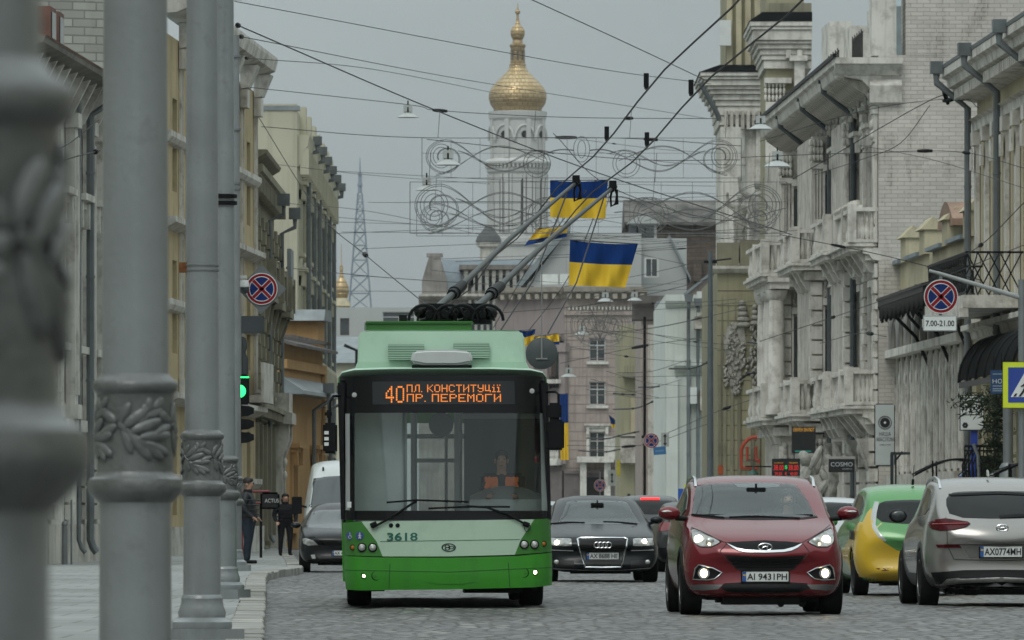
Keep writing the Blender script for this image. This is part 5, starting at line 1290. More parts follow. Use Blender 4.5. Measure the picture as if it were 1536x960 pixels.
    def cornice(s, x0, x1, z, prof, mat, name='cornice', dent=None, y=0, ret=0, modil=None):
        """prof: list of (out, up); dent: (spacing, width, out0, out1, z0, z1)"""
        m = MB(); m.prism([(y+a, z+b) for a, b in prof] + [(y-.1, z+prof[-1][1]), (y-.1, z+prof[0][1])], 'x', x0, x1)
        o = m.build(name, mat, s.root)
        if dent:
            sp, wd, a, b, c, d = dent; m = MB(); x = x0+sp*.5
            while x < x1: m.box(x-wd/2, x+wd/2, y+a, y+b, z+c, z+d); x += sp
            m.build('dentil_molding', mat, o)
        return o
    def pipe(s, x, y, z0, z1, r=.075, mat=None, over=0, hop=True):
        """rainwater pipe with elbow out to the gutter"""
        m = MB(); pts = [(x,y+.14,z0+.08),(x,y+.06,z0+.18),(x,y,z0+.35)] if z0 < .4 else [(x,y,z0)]
        pts += [(x,y,z1-over*1.1)]
        if over: pts += [(x,y+over,z1-.25),(x,y+over,z1)]
        m.tube(pts, r, 8)
        if hop and over: m.prism([(x-.16,z1),(x+.16,z1),(x+.22,z1+.35),(x-.22,z1+.35)], 'y', y+over-.18, y+over+.18)
        z = z0+1.5
        while z < z1-over-1: m.lathe([(r*1.2,z),(r*1.2,z+.06)], (x,y,0), 10); z += 2.2
        return m.build('drainpipe', mat or PIPEM, s.root)
    def balusters(s, x0, x1, y, z0, h, mat, n, rail=True, name='balustrade', posts=()):
        m = MB()
        for i in range(n):
            x = lerp(x0, x1, (i+.5)/n)
            m.lathe([(.05,z0+.1),(.09,z0+.25),(.10,z0+.38),(.05,z0+.6),(.05,z0+h-.12)], (x,y,0), 8)
        o = m.build(name, mat, s.root); o2 = MB(); o2.box(x0,x1,y-.15,y+.15,z0,z0+.11); o2.box(x0,x1,y-.17,y+.17,z0+h-.13,z0+h)
        for x in posts: o2.box(x-.22,x+.22,y-.2,y+.2,z0,z0+h+.08)
        o2.build('rail', mat, o); return o
    def iron(s, x0, x1, y, z0, h, n, name='iron_railing'):
        m = MB(); m.tube([(x0,y,z0+h),(x1,y,z0+h)], .03, 6); m.tube([(x0,y,z0+.08),(x1,y,z0+.08)], .025, 6)
        for i in range(n+1): x = lerp(x0,x1,i/n); m.tube([(x,y,z0),(x,y,z0+h+(.12 if i % 2 else 0))], .018, 5)
        return m.build(name, BLACK, s.root)
WIN_ME = {}
PIPEM = pm('drainpipe_zinc', (.15,.17,.175), .5, metal=.3, var=.2, grime=.3)
ZINC = pm('zinc_roof', (.22,.25,.26), .55, metal=.2, var=.15, grime=.4, gcol=(.12,.09,.07))
STUC_W = pm('stucco_white', (.62,.61,.56), .85, var=.10, scale=.8, bump=.25, bscale=7, streak=.4, gcol=(.20,.178,.15), grime=.75, gscale=1.3, gth=.48)
STUC_G = pm('stucco_grey_white', (.53,.51,.455), .85, var=.12, scale=.9, bump=.3, bscale=7, streak=.5, gcol=(.16,.142,.118), grime=.8, gscale=1.5, gth=.49)
STONE = pm('carved_stone', (.34,.335,.305), .88, var=.25, scale=5, bump=.4, bscale=20, grime=.7, gscale=2, gcol=(.12,.115,.10))
STUC_Y = pm('stucco_yellow', (.47,.39,.235), .85, var=.10, scale=.7, bump=.2, bscale=7, streak=.5, gcol=(.22,.17,.10), grime=.6, gscale=.9)
STUC_PY = pm('stucco_pale_yellow', (.48,.435,.30), .85, var=.10, scale=.7, bump=.2, bscale=7, streak=.45, gcol=(.21,.185,.14), grime=.6, gscale=.9)
STUC_O = pm('stucco_olive', (.33,.315,.215), .85, var=.10, scale=.7, bump=.2, bscale=7, streak=.4, gcol=(.14,.13,.085), grime=.45)
STUC_OD = pm('stucco_dark_olive', (.25,.24,.175), .88, var=.15, scale=.9, bump=.3, bscale=7, streak=.5, gcol=(.08,.075,.06), grime=.7)
STUC_P = pm('stucco_pink', (.37,.315,.28), .88, var=.12, scale=.6, bump=.2, bscale=6, streak=.6, gcol=(.17,.145,.13), grime=.75, gscale=.8)
STUC_B = pm('stucco_beige', (.47,.455,.35), .88, var=.06, scale=.5, bump=.15, bscale=5, streak=.3, gcol=(.27,.26,.2), grime=.35)
STUC_OR = pm('stucco_orange', (.43,.27,.125), .85, var=.08, scale=.8, bump=.2, bscale=6, streak=.3, gcol=(.25,.15,.07), grime=.4)
FRAMEW = pm('window_frame_white', (.55,.57,.56), .5, var=.08)
FRAMED = pm('window_frame_brown', (.09,.07,.055), .6, var=.15)
OPENING = pm('dark_room', (.02,.021,.02), .8, var=.2)
# ================================================================= LEFT SIDE OF THE STREET
CORN = [(0,0),(.12,.05),(.16,.35),(.45,.45),(.5,.62),(.72,.70),(.75,.9),(.85,.95)]
# --- white house on the left, long eave with brackets
b = Bld('white_house', 'weathered white house behind the nearest grey posts, long eave and full height drainpipe', (wx(170,170.5), 170.5), (wx(12,149), 149), .126)
H = b.zat(128, b.xat(100)) ; L = b.L
xs = [b.xat(p) for p in (160,148,137,112,86,60,36)]
ops = [(x, z, 1.15, h) for x in xs for z, h in ((4.6,2.6),)]
b.wall(H, STUC_W, ops, D=10, roofmat=ZINC)
for x in xs: b.win(x, 4.6, 1.15, 2.6, FRAMEW, surround='hood', sm=STUC_W)
for i in range(len(xs)-1):
    x = (xs[i]+xs[i+1])/2
    b.part('pilaster', STUC_W, lambda m: (m.box(x-.32,x+.32,.02,.22,3.3,H-.9), m.box(x-.40,x+.40,.02,.3,H-.9,H-.6), m.box(x-.40,x+.40,.02,.3,3.0,3.3), [m.box(x-.22+.15*k,x-.14+.15*k,.22,.27,3.5,H-1.1) for k in range(3)]))
    b.part('rusticated_strip', STUC_W, lambda m: [m.box(x-.42,x+.42,.01,.16,.9+.36*k,.9+.36*k+.31) for k in range(6)])
b.box('plinth', STUC_G, 0, L, .01, .12, -.1, .8)
b.box('string_course', STUC_W, 0, L, .01, .2, 3.0-.25, 2.99)
b.part('eave', pm('eave_boards',(.2,.19,.17),.8,var=.2,grime=.5), lambda m: m.prism([(-.1,H-.05),(.72,H+.2),(.76,H+.33),(-.1,H+.5)], 'x', -.2, L+.3))
for k in range(17): b.part('eave_bracket', STUC_W, lambda m: m.prism([(0.02,H-.75),(.15,H-.7),(.55,H+.08),(.02,H-.05)], 'x', L*k/16-.09, L*k/16+.09))
b.part('roof_slope', pm('rusty_tin',(.16,.09,.06),.7,var=.4,scale=.9,grime=.5), lambda m: m.prism([(.78,H+.34),(-4,H+2.2),(-4,H+2.1),(.76,H+.3)], 'x', -.2, L+.3))
b.pipe(b.xat(118), .25, .12, H+.1, .085, over=.55)
b.pipe(b.xat(104), .2, .12, H-.3, .05)
xd = b.xat(70)
for dx in (0, 1.6): b.part('dormer', pm('dormer_rust',(.14,.07,.05),.7,var=.3), lambda m: (m.box(xd+dx-.55,xd+dx+.55,-.8,.3,H+.5,H+1.25),)); b.box('dormer_pane', PANE, xd+dx-.4, xd+dx+.4, .305, .32, H+.6, H+1.15)
# --- tall painted brick wall rising behind it
b = Bld('brick_house', 'tall pale brick wall rising behind the white house eave, at the upper left', (wx(215,183), 183), (wx(-80,181), 181), .126)
b.wall(16.5, brick_mat('pale_brick', (.36,.37,.33), (.2,.2,.18), 'x', .6, .2, .5, (.12,.11,.09), ms=.02), D=6)
# --- yellow house with white bracketed cornices
b = Bld('yellow_house', 'yellow house with white pilasters and heavy bracketed cornice behind the traffic light', (wx(383,214), 214), (wx(246,187), 187), .126)
L = b.L; H = 12.8
xw = [L*(k+.5)/6 for k in range(6)]
xw[-1] = b.xat(262)
ops = [(x, z, 1.2, 2.3) for x in xw for z in (1.0,5.0,9.0)]
b.wall(H, STUC_Y, ops, D=11, roofmat=ZINC)
for x in xw:
    for z in (1.0,5.0,9.0): b.win(x, z, 1.2, 2.3, FRAMEW)
for k in range(6):
    x = L*k/6+.35
    b.part('pilaster', STUC_W, lambda m: (m.box(x-.3,x-.22,.02,.08,4.4,H-.7), m.box(x+.22,x+.3,.02,.08,4.4,H-.7), m.box(x-.42,x+.42,.02,.22,H-.7,H-.2), m.box(x-.36,x+.36,.02,.2,4.0,4.4)))
    b.part('corbel', STUC_W, lambda m: (m.prism([(.02,H-.2),(.25,H-.15),(.5,H+.45),(.02,H+.45)], 'x', x-.45, x+.45),))
for z, o in ((4.0,.35),(6.3,.16),(8.3,.3),(10.4,.18),(2.0,.2)): b.cornice(0, L, z-.3, [(0,0),(.1,.04),(o,.16),(o,.3)], STUC_W, 'string_course')
b.cornice(-.1, L, H+.45, [(0,0),(.3,.02),(.55,.12),(.62,.4),(.62,.5)], STUC_W)
b.part('balcony', STUC_W, lambda m: [m.box(-.1,3.2,.02,.5,z-.2,z) for z in (4.3,)]+[m.box(-.1,3.2,.42,.5,4.3,5.2)])
for x in (9.5,): b.part('attic_block', STUC_W, lambda m: (m.box(x-.8,x+.8,-.8,.05,H+.96,H+2.0), m.prism([(x-1.1,H+2.0),(x+1.1,H+2.0),(x+.7,H+2.3),(x-.7,H+2.3)], 'y', -1, .35), m.ell((x,-.2,H+2.6),(.25,.25,.38))))
b.part('ledge_lower', STUC_W, lambda m: (m.box(0,L,.01,.25,.0,.7),))
# --- dark olive ornate house with stacked balconies and stone portal
b = Bld('ornate_house', 'dark olive house with stacked balconies and carved stone portal left of the orange house', (wx(411,236), 236), (wx(372,215), 215), .126)
L = b.L; H = 10.2
xw = [L*(k+.5)/6 for k in range(6)]
ops = [(x, z, 1.3, 2.4) for x in xw for z in (4.6,)] + [(x, .3, 1.5, 2.9) for x in xw[::2]]
b.wall(H, STUC_OD, ops, D=11, roofmat=ZINC)
for x in xw: b.win(x, 4.6, 1.3, 2.4, FRAMED, surround='pediment', sm=STUC_OD)
for x in xw[::2]: b.win(x, .3, 1.5, 2.9, FRAMED, surround='arch', sm=STUC_OD)
for k in range(7):
    x = min(L-.3, max(.3, L*k/6))
    b.part('pilaster', STUC_OD, lambda m: [m.box(x-.34,x+.34,.02,.22+.04*(i%2),4.2+.42*i,4.2+.42*i+.36) for i in range(13)]+[m.box(x-.26,x-.12,.02,.3,.4,3.6), m.box(x+.12,x+.26,.02,.3,.4,3.6)])
b.cornice(-.3, L, 3.7, [(0,0),(.15,.05),(.2,.25),(.5,.32),(.5,.45)], STUC_OD, 'string_course', dent=(.5,.22,.1,.45,.08,.3))
b.cornice(-.3, L+.2, H-.1, [(0,0),(.18,.05),(.34,.5),(.42,.55),(.42,.75)], STUC_OD, dent=(.9,.3,.1,.36,.0,.45))
b.part('eave_soffit', STUC_OD, lambda m: (m.prism([(0,H+.65),(.5,H+.95),(.54,H+1.05),(-.1,H+1.05)], 'x', L*.45, L+.2),))
for i, (x0, z, o) in enumerate(((.2, 7.2, .62),(5.2, 7.3, .55),(10.5, 7.4, .5))):
    b.part('balcony', STUC_OD, lambda m: (m.box(x0,x0+3.4,.03,o,z-.2,z), m.prism([(.03,z-.9),(.3,z-.8),(o-.1,z-.2),(.03,z-.2)], 'x', x0+.3,x0+.6), m.prism([(.03,z-.9),(.3,z-.8),(o-.1,z-.2),(.03,z-.2)], 'x', x0+2.8,x0+3.1)))
    b.balusters(x0+.1, x0+3.3, o-.15, z, .95, STUC_OD, 11, posts=(x0+.2,x0+3.2))
b.box('balcony_awning', ZINC, .4, 3.0, .5, .62, 8.0, 9.1)
b.part('portal', STUC_G, lambda m: (m.box(1.0,1.5,.02,.4,0,3.2), m.box(3.5,4.0,.02,.4,0,3.2), m.prism([(.02,2.3),(.3,2.5),(.6,3.3),(.6,3.75),(.02,3.75)], 'x', .9,1.6), m.prism([(.02,2.3),(.3,2.5),(.6,3.3),(.6,3.75),(.02,3.75)], 'x', 3.4,4.1), m.box(.6,4.4,.02,.7,3.76,4.1), m.box(.9,4.1,.02,.6,4.11,4.7),
    [m.ell((x, .42+.05*math.sin(x*9), z),(.09,.07,.14)) for x in (1.2,3.7) for z in (2.2,2.6,3.0)]), bevel=0)
b.pipe(.25, .25, .12, H-.1, .07, over=.4); b.pipe(L*.5, .25, .12, H-.1, .06, over=.4)
# --- orange house with tin roof
b = Bld('orange_house', 'small orange house with corrugated grey tin roof and bent drainpipes', (wx(484,262), 262), (wx(424,250), 250), .126)
L = b.L; zr = b.zat(466, L*.5); ze = b.zat(517, L*.5)
ops = [(L*.25, .6, 1.3, 2.2), (L*.75, .6, 1.3, 2.2)]
b.wall(ze, STUC_OR, ops, D=9, roof=False)
for o in ops: b.win(o[0], .6, 1.3, 2.2, FRAMED, surround='hood', sm=STUC_OR)
b.part('tin_roof', pm('old_tin',(.12,.115,.11),.7,metal=.2,var=.3,scale=2,grime=.5), lambda m: (m.prism([(.5,ze-.1),(-4,zr),(-9.4,ze),(-9.4,ze-.1),(-4,zr-.12),(.5,ze-.2)], 'x', -.2, L+.2), [m.box(x,x+.05,-.6,.3,ze+.1,ze+.2) for x in [L*k/30 for k in range(30)]]))
b.part('gable_dormer', STUC_OR, lambda m: (m.prism([(-.1,ze),(1.9,ze),(1.9,ze+.9),(-.1,ze+.9)], 'y', -1.6, .05), ))
b.part('dormer_roof', ZINC, lambda m: (m.prism([(-.3,ze+.9),(2.3,ze+.9),(1.9,zr+.15),(.1,zr+.15)], 'y', -2, .3),))
b.box('string_course', STUC_OR, 0, L, .01, .15, ze-.9, ze-.6)
zl = b.zat(590, L*.5)
b.part('porch_roof', ZINC, lambda m: (m.prism([(.03,zl+.45),(.7,zl),(.74,zl-.12),(.03,zl-.12)], 'x', .8, L+.3),))
b.part('quoin', STUC_OR, lambda m: [m.box(-.02,.35+.1*(i%2),.02,.14,.3+.4*i,.3+.4*i+.35) for i in range(int(ze/.4)-2)])
b.pipe(.2, .3, .12, zl, .07, over=.4); b.pipe(L*.45, .3, .12, zl, .07, over=.5)
# --- tall beige house with blank gable wall
A = (wx(494,352), 352); B2 = (wx(446,300), 300)
b = Bld('beige_house', 'tall beige house with big blank windowless side wall and clustered drainpipes', A, B2, .126)
L = b.L; H = b.zat(166, L)
xw = [L*(k+.5)/9 for k in range(9)]
ops = [(x, z, 1.4, 2.2) for x in xw for z in (1.0,4.6,8.0,11.4)]
b.wall(H, STUC_B, ops, D=16, roofmat=ZINC)
for x in xw:
    for z in (1.0,4.6,8.0,11.4): b.win(x, z, 1.4, 2.2, FRAMED, surround='hood', sm=STUC_B)
b.part('flue_strip', STUC_B, lambda m: (m.box(L+.01,L+.25,-1.9,.0,0,H+.25),))
b.box('parapet_cap', ZINC, L-.3, L+.3, -16, .1, H, H+.18)
b.cornice(0, L+.02, H-2.2, [(0,0),(.15,.1),(.2,.6),(.4,.8),(.45,1.1),(.5,1.25)], STUC_B, dent=(2.2,.6,.1,.45,-.3,.75))
b.cornice(0, L+.02, 6.9, [(0,0),(.15,.1),(.2,.35),(.35,.45),(.35,.6)], STUC_B, 'string_course', dent=(2.6,.9,.05,.4,-.4,.4))
for k in range(6): b.pipe(L*(k+.15)/6, .25, .12, H-1.0, .10, over=.35)
for k in range(7): b.part('attic_dormer', STUC_B, lambda m: (m.box(L*(k+.5)/7-.8, L*(k+.5)/7+.8, -.6,.25,H-.9,H+.3),))

# ================================================================= RIGHT SIDE OF THE STREET
def rp_(lat, Y): p = street(lat, Y); return (p.x, p.y)
# --- pale yellow house at the far right
A = rp_(20.7, 168); B2 = rp_(20.7, 221)
b = Bld('pale_yellow_house', 'pale yellow house with dentil cornice and white pilasters at the right edge', A, B2, .126)
L = b.L; H = 13.0
xw = [1.4+2.9*k for k in range(18)]
ops = [(x, z, 1.25, h) for x in xw if x < L-.8 for z, h in ((.9,2.6),(7.6,3.4))]
b.wall(H, STUC_PY, ops, D=12, roofmat=ZINC, side1=STUC_PY)
for o in ops:
    b.win(o[0], o[1], 1.25, o[3], FRAMEW, surround=None)
for k in range(19):
    x = 2.9*k
    if x < L-.2:
        b.part('pilaster', STUC_W, lambda m: (m.box(x-.26,x+.26,.02,.14,6.9,11.6), m.box(x-.36,x+.36,.02,.24,11.6,12.0), m.box(x-.36,x+.36,.02,.22,6.5,6.9), m.box(x-.3,x+.3,.22,.27,10.9,11.5)))
        b.part('rusticated_strip', STUC_PY, lambda m: [m.box(x-.45,x+.45,.01,.15,.8+.62*i,.8+.62*i+.52) for i in range(7)])
b.cornice(0, L+.3, 12.0, [(0,0),(.12,.05),(.15,.3),(.3,.36)], STUC_W, 'architrave')
b.cornice(0, L+.5, 12.9, [(0,0),(.25,.06),(.3,.3),(.8,.42),(.85,.65),(1.0,.72),(1.0,.95)], STUC_W, dent=(.55,.3,.2,.7,.05,.34))
b.cornice(0, L+.3, 6.0, [(0,0),(.2,.05),(.25,.25),(.45,.3),(.45,.45)], STUC_W, 'string_course')
b.part('roof_slope', ZINC, lambda m: m.prism([(1.02,13.86),(1.05,13.95),(-5,16),(-5,15.9)], 'x', 0, L+.4))
b.part('chimney', STUC_PY, lambda m: (m.box(L-7,L-2,-5,-3,13,18.5),))
for x in (L-.3, L-9.0, L-19): b.pipe(x, .3, .12, 13.7, .10, over=.9)
# lattice balcony over the shop
xb0, xb1 = L-14, L-2.2
zb = b.zat(440, L-5) - .3
b.part('balcony_slab', STUC_W, lambda m: (m.box(xb0,xb1,.02,1.7,zb-.35,zb), m.box(xb0,xb1,1.55,1.78,zb-.6,zb-.36)))
def lattice(m):
    n = 22; h = 1.15
    for y in (1.6,):
        m.tube([(xb0,y,zb+h),(xb1,y,zb+h)], .035, 6); m.tube([(xb0,y,zb+.08),(xb1,y,zb+.08)], .03, 6)
        for i in range(-3, n):
            for s in (1,-1):
                a = xb0+(xb1-xb0)*i/n; c = a + h*1.0
                q = [(max(xb0,min(xb1,a)),y,zb+.08 if s > 0 else zb+h),(max(xb0,min(xb1,c)),y,zb+h if s > 0 else zb+.08)]
                if q[1][0]-q[0][0] > .2: m.tube(q, .022, 5)
    for x in (xb0,xb1):
        m.tube([(x,.05,zb+h),(x,1.6,zb+h)], .03, 6)
        for i in range(5): m.tube([(x,.3*i+.1,zb),(x,min(1.6,.3*i+.7),zb+h)], .02, 5); m.tube([(x,.3*i+.1,zb+h),(x,min(1.6,.3*i+.7),zb)], .02, 5)
b.part('lattice_railing', BLACK, lattice)
# black ribbed awning
AW = Bld('awning', 'black ribbed shop awning hanging under the lattice balcony', rp_(20.6, 199), rp_(20.6, 214), 0, cat='awning')
za = wz(497, 206)
def awn(m):
    m.smooth = True
    m.grid(lambda u, v: (AW.L*u, .1 + .95*math.sin(v*PI/2), za - 1.25*(1-math.cos(v*PI/2)) + .06*abs(math.sin(u*PI*6))), 48, 10)
AW.part('canvas', pm('awning_black',(.007,.008,.008),.9,var=.2,spec=.08), awn)
for k in range(7): AW.part('rib', BLACK, lambda m: m.tube([(AW.L*k/6, .1+.96*math.sin(v*PI/16), za+.0-1.25*(1-math.cos(v*PI/16))) for v in range(9)], .05, 6))
AW.box('valance', pm('awning_trim',(.06,.06,.06),.6), 0, AW.L, 1.03, 1.07, za-1.40, za-1.24)

# --- low yellow house with parapet, canopy and white panelled shop front between the two tall ones
A = rp_(20.9, 222); B2 = rp_(20.9, 255.2)
b = Bld('low_yellow_house', 'low yellow house with chimney parapet and white panelled shop front', A, B2, .126)
L = b.L; zt = wz(388, 240)
b.wall(zt, STUC_PY, [(x, zt-2.0, .7, 1.2) for x in (6, 14, 22, 28)], D=8, roofmat=ZINC)
for x in (6, 14, 22, 28): b.win(x, zt-2.0, .7, 1.2, FRAMED)
for x in (3, 10, 18, 25, 31): b.part('parapet_pier', STUC_PY, lambda m: (m.box(x-1.0,x+1.0,-.5,.15,zt,zt+.75), m.prism([(-.6,zt+.75),(.3,zt+.75),(-.1,zt+1.15)], 'x', x-1.1, x+1.1)))
b.part('parapet_cap', pm('blue_grey_tin',(.2,.25,.28),.5,metal=.2,var=.2), lambda m: [m.box(x+1.02,x+5.9,-.6,.25,zt,zt+.12) for x in (3,10,18,25)])
b.part('copper_hood', pm('rusty_hood',(.24,.15,.10),.6,var=.4,scale=.8), lambda m: (m.prism([(x, zt+.75+.6*math.sin(PI*(x-8)/5.0)) for x in [8+.5*i for i in range(11)]]+[(13,zt+.55),(8,zt+.55)], 'y', -1.2, .1),))
zc0, zc1 = 2.3, wz(532, 238)
def panels(m):
    n = 13
    for i in range(n+1):
        x = lerp(3, L-3, i/n)
        m.box(x-.34,x+.34,.06,.13,zc0,zc1); m.box(x-.12,x+.12,.13,.18,zc0+.3,zc1-.2); m.ell((x,.17,zc1-.75),(.16,.06,.26),8,5)
        m.ell((x,.16,zc0+2.1),(.14,.06,.3),8,5)
b.part('panel_strip', STUC_W, panels)
b.box('shop_lintel', STUC_W, 2.4, L-2.4, .02, .5, zc1, zc1+.25); b.box('shop_sill', STUC_G, 2.4, L-2.4, .02, .55, zc0-.35, zc0)
b.box('shop_base', STUC_G, 2.4, L-2.4, .02, .35, -.1, zc0-.36)
b.box('shop_panel', STUC_W, 3.2, L-3.2, .01, .05, zc0+.1, zc1-.1)
def crest(m):
    n = 9
    for i in range(n):
        x = lerp(3.4, L-3.4, (i+.5)/n); w_ = (L-6.8)/n*.5
        m.tube([(x+w_*.95*math.cos(PI*k/10), .35, zc1+.3+1.0*math.sin(PI*k/10)) for k in range(11)], .07, 6)
        m.tube([(x-w_,.35,zc1+.25),(x-w_,.35,zc1+1.0),(x-w_,.35,zc1+1.3)], [.12,.10,.03], 8)
        m.tube([(x+w_*.5*math.cos(PI*k/10), .35, zc1+.3+.8*math.sin(PI*k/10)) for k in range(11)], .06, 6)
b.part('arched_cresting', pm('cresting_grey',(.2,.2,.19),.8,var=.2,grime=.5), crest)
# dark iron canopy on brackets
cz0 = wz(470, 232); cz1 = wz(446, 232)
b.part('canopy', pm('canopy_dark',(.022,.022,.022),.6,var=.2), lambda m: (m.box(1.0,17,.02,1.6,cz1-.22,cz1-.05), m.prism([(.02,cz1-.05),(1.65,cz1-.05),(1.65,cz1+.03),(.02,cz1+.4)], 'x', .8, 17.2)))
def filig(m):
    for i in range(46):
        x = lerp(1.1, 16.9, i/45); d = .35+.18*abs(math.sin(i*.7)); m.prism([(x-.16,cz1-.23),(x+.16,cz1-.23),(x,cz1-.23-d)], 'y', 1.52, 1.58)
    for i in range(5):
        y = .2+.32*i; m.prism([(y-.15,cz1-.23),(y+.15,cz1-.23),(y,cz1-.6)], 'x', 16.9, 16.96)
    for x in (2, 9, 16): m.tube([(x,.05,cz1-2.2),(x,.5,cz1-1.2),(x,1.4,cz1-.3)], .06, 6); m.tube([(x+.25*math.cos(a),.55+.25*math.sin(a)*.9,cz1-.75+.25*math.sin(a)) for a in [R(30*k) for k in range(12)]], .035, 5, True)
b.part('canopy_filigree', BLACK, filig)

# --- big ornate white house
A = (11.95, 250); B2 = (10.75, 292)
b = Bld('ornate_white_house', 'large ornate white house with stone balconies and deep bracketed cornice, right of centre', A, B2, .126)
L = b.L; H = 16.0
BW = brick_mat('white_brick', (.52,.495,.45), (.40,.375,.34), 'y', .42, .135, .85, (.15,.12,.095), ms=.016, var=.09)
nb = 8; xw = [L*(k+.5)/nb for k in range(nb)]
ops = [(x, z, 1.7, h) for x in xw for z, h in ((.3,3.0),(5.3,3.2),(10.6,2.7))]
m = b.wall(H, STUC_G, ops, D=14, side0=None, roofmat=ZINC)
for o in b.root.children:
    if o.name.startswith('side_wall'): o.data.materials[0] = BW; break
for o in ops: b.win(o[0], o[1], 1.7, o[3], FRAMED, surround={.3:'arch',5.3:'pediment',10.6:'hood'}[o[1]], sm=STUC_W)
for k in range(nb+1):
    x = min(L-.6, max(.6, L*k/nb))
    b.part('pilaster', STUC_W, lambda m: ([m.box(x-.5,x+.5,.02,.16,9.9,10.4), m.box(x-.42,x+.42,.02,.10,10.4,13.2)] + [m.box(x-.36+.19*i,x-.24+.19*i,.10,.14,10.5,13.1) for i in range(4)]
        + [m.prism([(x-.4,13.2),(x+.4,13.2),(x+.55,14.1),(x-.55,14.1)], 'y', .02, .16)] + [m.ell((x+dx,.16,13.42+dz),(.1,.08,.17),7,4) for dx in (-.36,-.12,.12,.36) for dz in (0,.36)] + [m.box(x-.6,x+.6,.02,.2,14.1,14.35)]))
    b.part('quoin_pilaster', STUC_W, lambda m: [m.box(x-.55+.07*(i%2),x+.55-.07*(i%2),.02,.13+.03*(i%2),4.6+.52*i,4.6+.52*i+.45) for i in range(10)])
    b.part('rusticated_strip', STUC_W, lambda m: [m.box(x-.6,x+.6,.02,.3,.1+.5*i,.1+.5*i+.42) for i in range(7)])
    b.part('mask_corbel', STONE, lambda m: (m.prism([(.02,2.4),(.2,2.4),(.5,3.0),(.72,3.5),(.02,3.5)], 'x', x-.28, x+.28), m.ell((x,.52,3.15),(.2,.16,.26),10,6), m.tube([(x-.25,.6,3.35),(x-.32,.5,3.0),(x-.2,.3,2.5)], .07, 6), m.tube([(x+.25,.6,3.35),(x+.32,.5,3.0),(x+.2,.3,2.5)], .07, 6), [m.ell((x+.09*q,.42-.05*abs(q),2.75-.05*abs(q)),(.06,.08,.2),6,4) for q in (-2,-1,0,1,2)]))
b.cornice(-.05, L, 14.35, [(0,0),(.2,.05),(.25,.55),(.55,.85),(1.2,.98),(1.25,1.02),(1.32,1.3),(1.45,1.35),(1.45,1.55)], STUC_W)
b.part('cornice_return', STUC_W, lambda m: (m.prism([(-.05,15.33),(-.12,15.37),(-.40,15.65),(-.52,15.7),(-.52,15.9),(-.05,15.9)], 'y', -.75, 1.45), m.prism([(-.05,14.4),(-.2,14.45),(-.3,15.0),(-.05,15.2)], 'y', -.75, .3)))
b.part('gutter_edge', BLACK, lambda m: (m.box(-.6,L,1.42,1.53,15.9,16.02),))
br_ = MB(); br_.prism([(.26,14.7),(.5,14.8),(1.1,15.22),(1.1,15.3),(.26,15.12)], 'x', -.16, .16); br_ = br_.mesh('cornice_bracket', STUC_G)
for i in range(int(L/.8)): o = link('cornice_bracket', br_, b.root); o.location = (.6+.8*i, 0, 0)
def frieze(m):
    rnd = random.Random(5)
    for i in range(150):
        m.ell((L*(i+.5)/150, .22+rnd.uniform(0,.12), 14.5+rnd.uniform(-.2,.3)), (.11,.08,.12), 6, 4)
b.part('frieze_carving', STONE, frieze)
for z in (4.25, 9.6): b.cornice(-.02, L, z-.3, [(0,0),(.2,.05),(.3,.2),(.5,.25),(.5,.4)], STUC_W, 'string_course', dent=(.5,.25,.1,.42,.02,.2))
def balc(x0, x1, z, o, n, k=4):
    b.part('balcony', STUC_W, lambda m: ([m.box(x0,x1,.03,o+.15,z-.28,z), m.box(x0-.1,x1+.1,.03,o+.3,z-.12,z-.02)] + [m.prism([(.03,z-1.0),(.25,z-.95),(o-.1,z-.28),(.03,z-.28)], 'x', x-.22, x+.22) for x in [lerp(x0+.4,x1-.4,i/(k-1)) for i in range(k)]]))
    b.balusters(x0+.1, x1-.1, o-.1, z, 1.15, STUC_W, n, posts=[x0+.25, (x0+x1)/2, x1-.25])
    b.balusters(x0+.1, x0+.2, .6, z, 1.15, STUC_W, 1, name='balustrade_return', posts=())
balc(.3, 8.4, 9.9, .8, 22)
balc(.3, 8.4, 4.6, .9, 24, 4)
def endrail(o, x, y0, y1, z, h, n):      # balustrade return facing the camera
    m = MB()
    for i in range(n): m.lathe([(.05,z+.1),(.10,z+.28),(.10,z+.42),(.05,z+.65),(.06,z+h-.12)], (x, lerp(y0+.12,y1-.12,(i+.5)/n), 0), 8)
    m.build('balustrade_return', STUC_W, b.root)
    m = MB(); m.box(x-.16,x+.16,y0,y1,z,z+.11); m.box(x-.18,x+.18,y0,y1+.06,z+h-.13,z+h); m.box(x-.2,x+.2,y1-.14,y1+.14,z,z+h+.1); m.build('return_rail', STUC_W, b.root)
endrail(b, .35, 0, .85, 9.9, 1.15, 4); endrail(b, .35, 0, .95, 4.6, 1.15, 5)
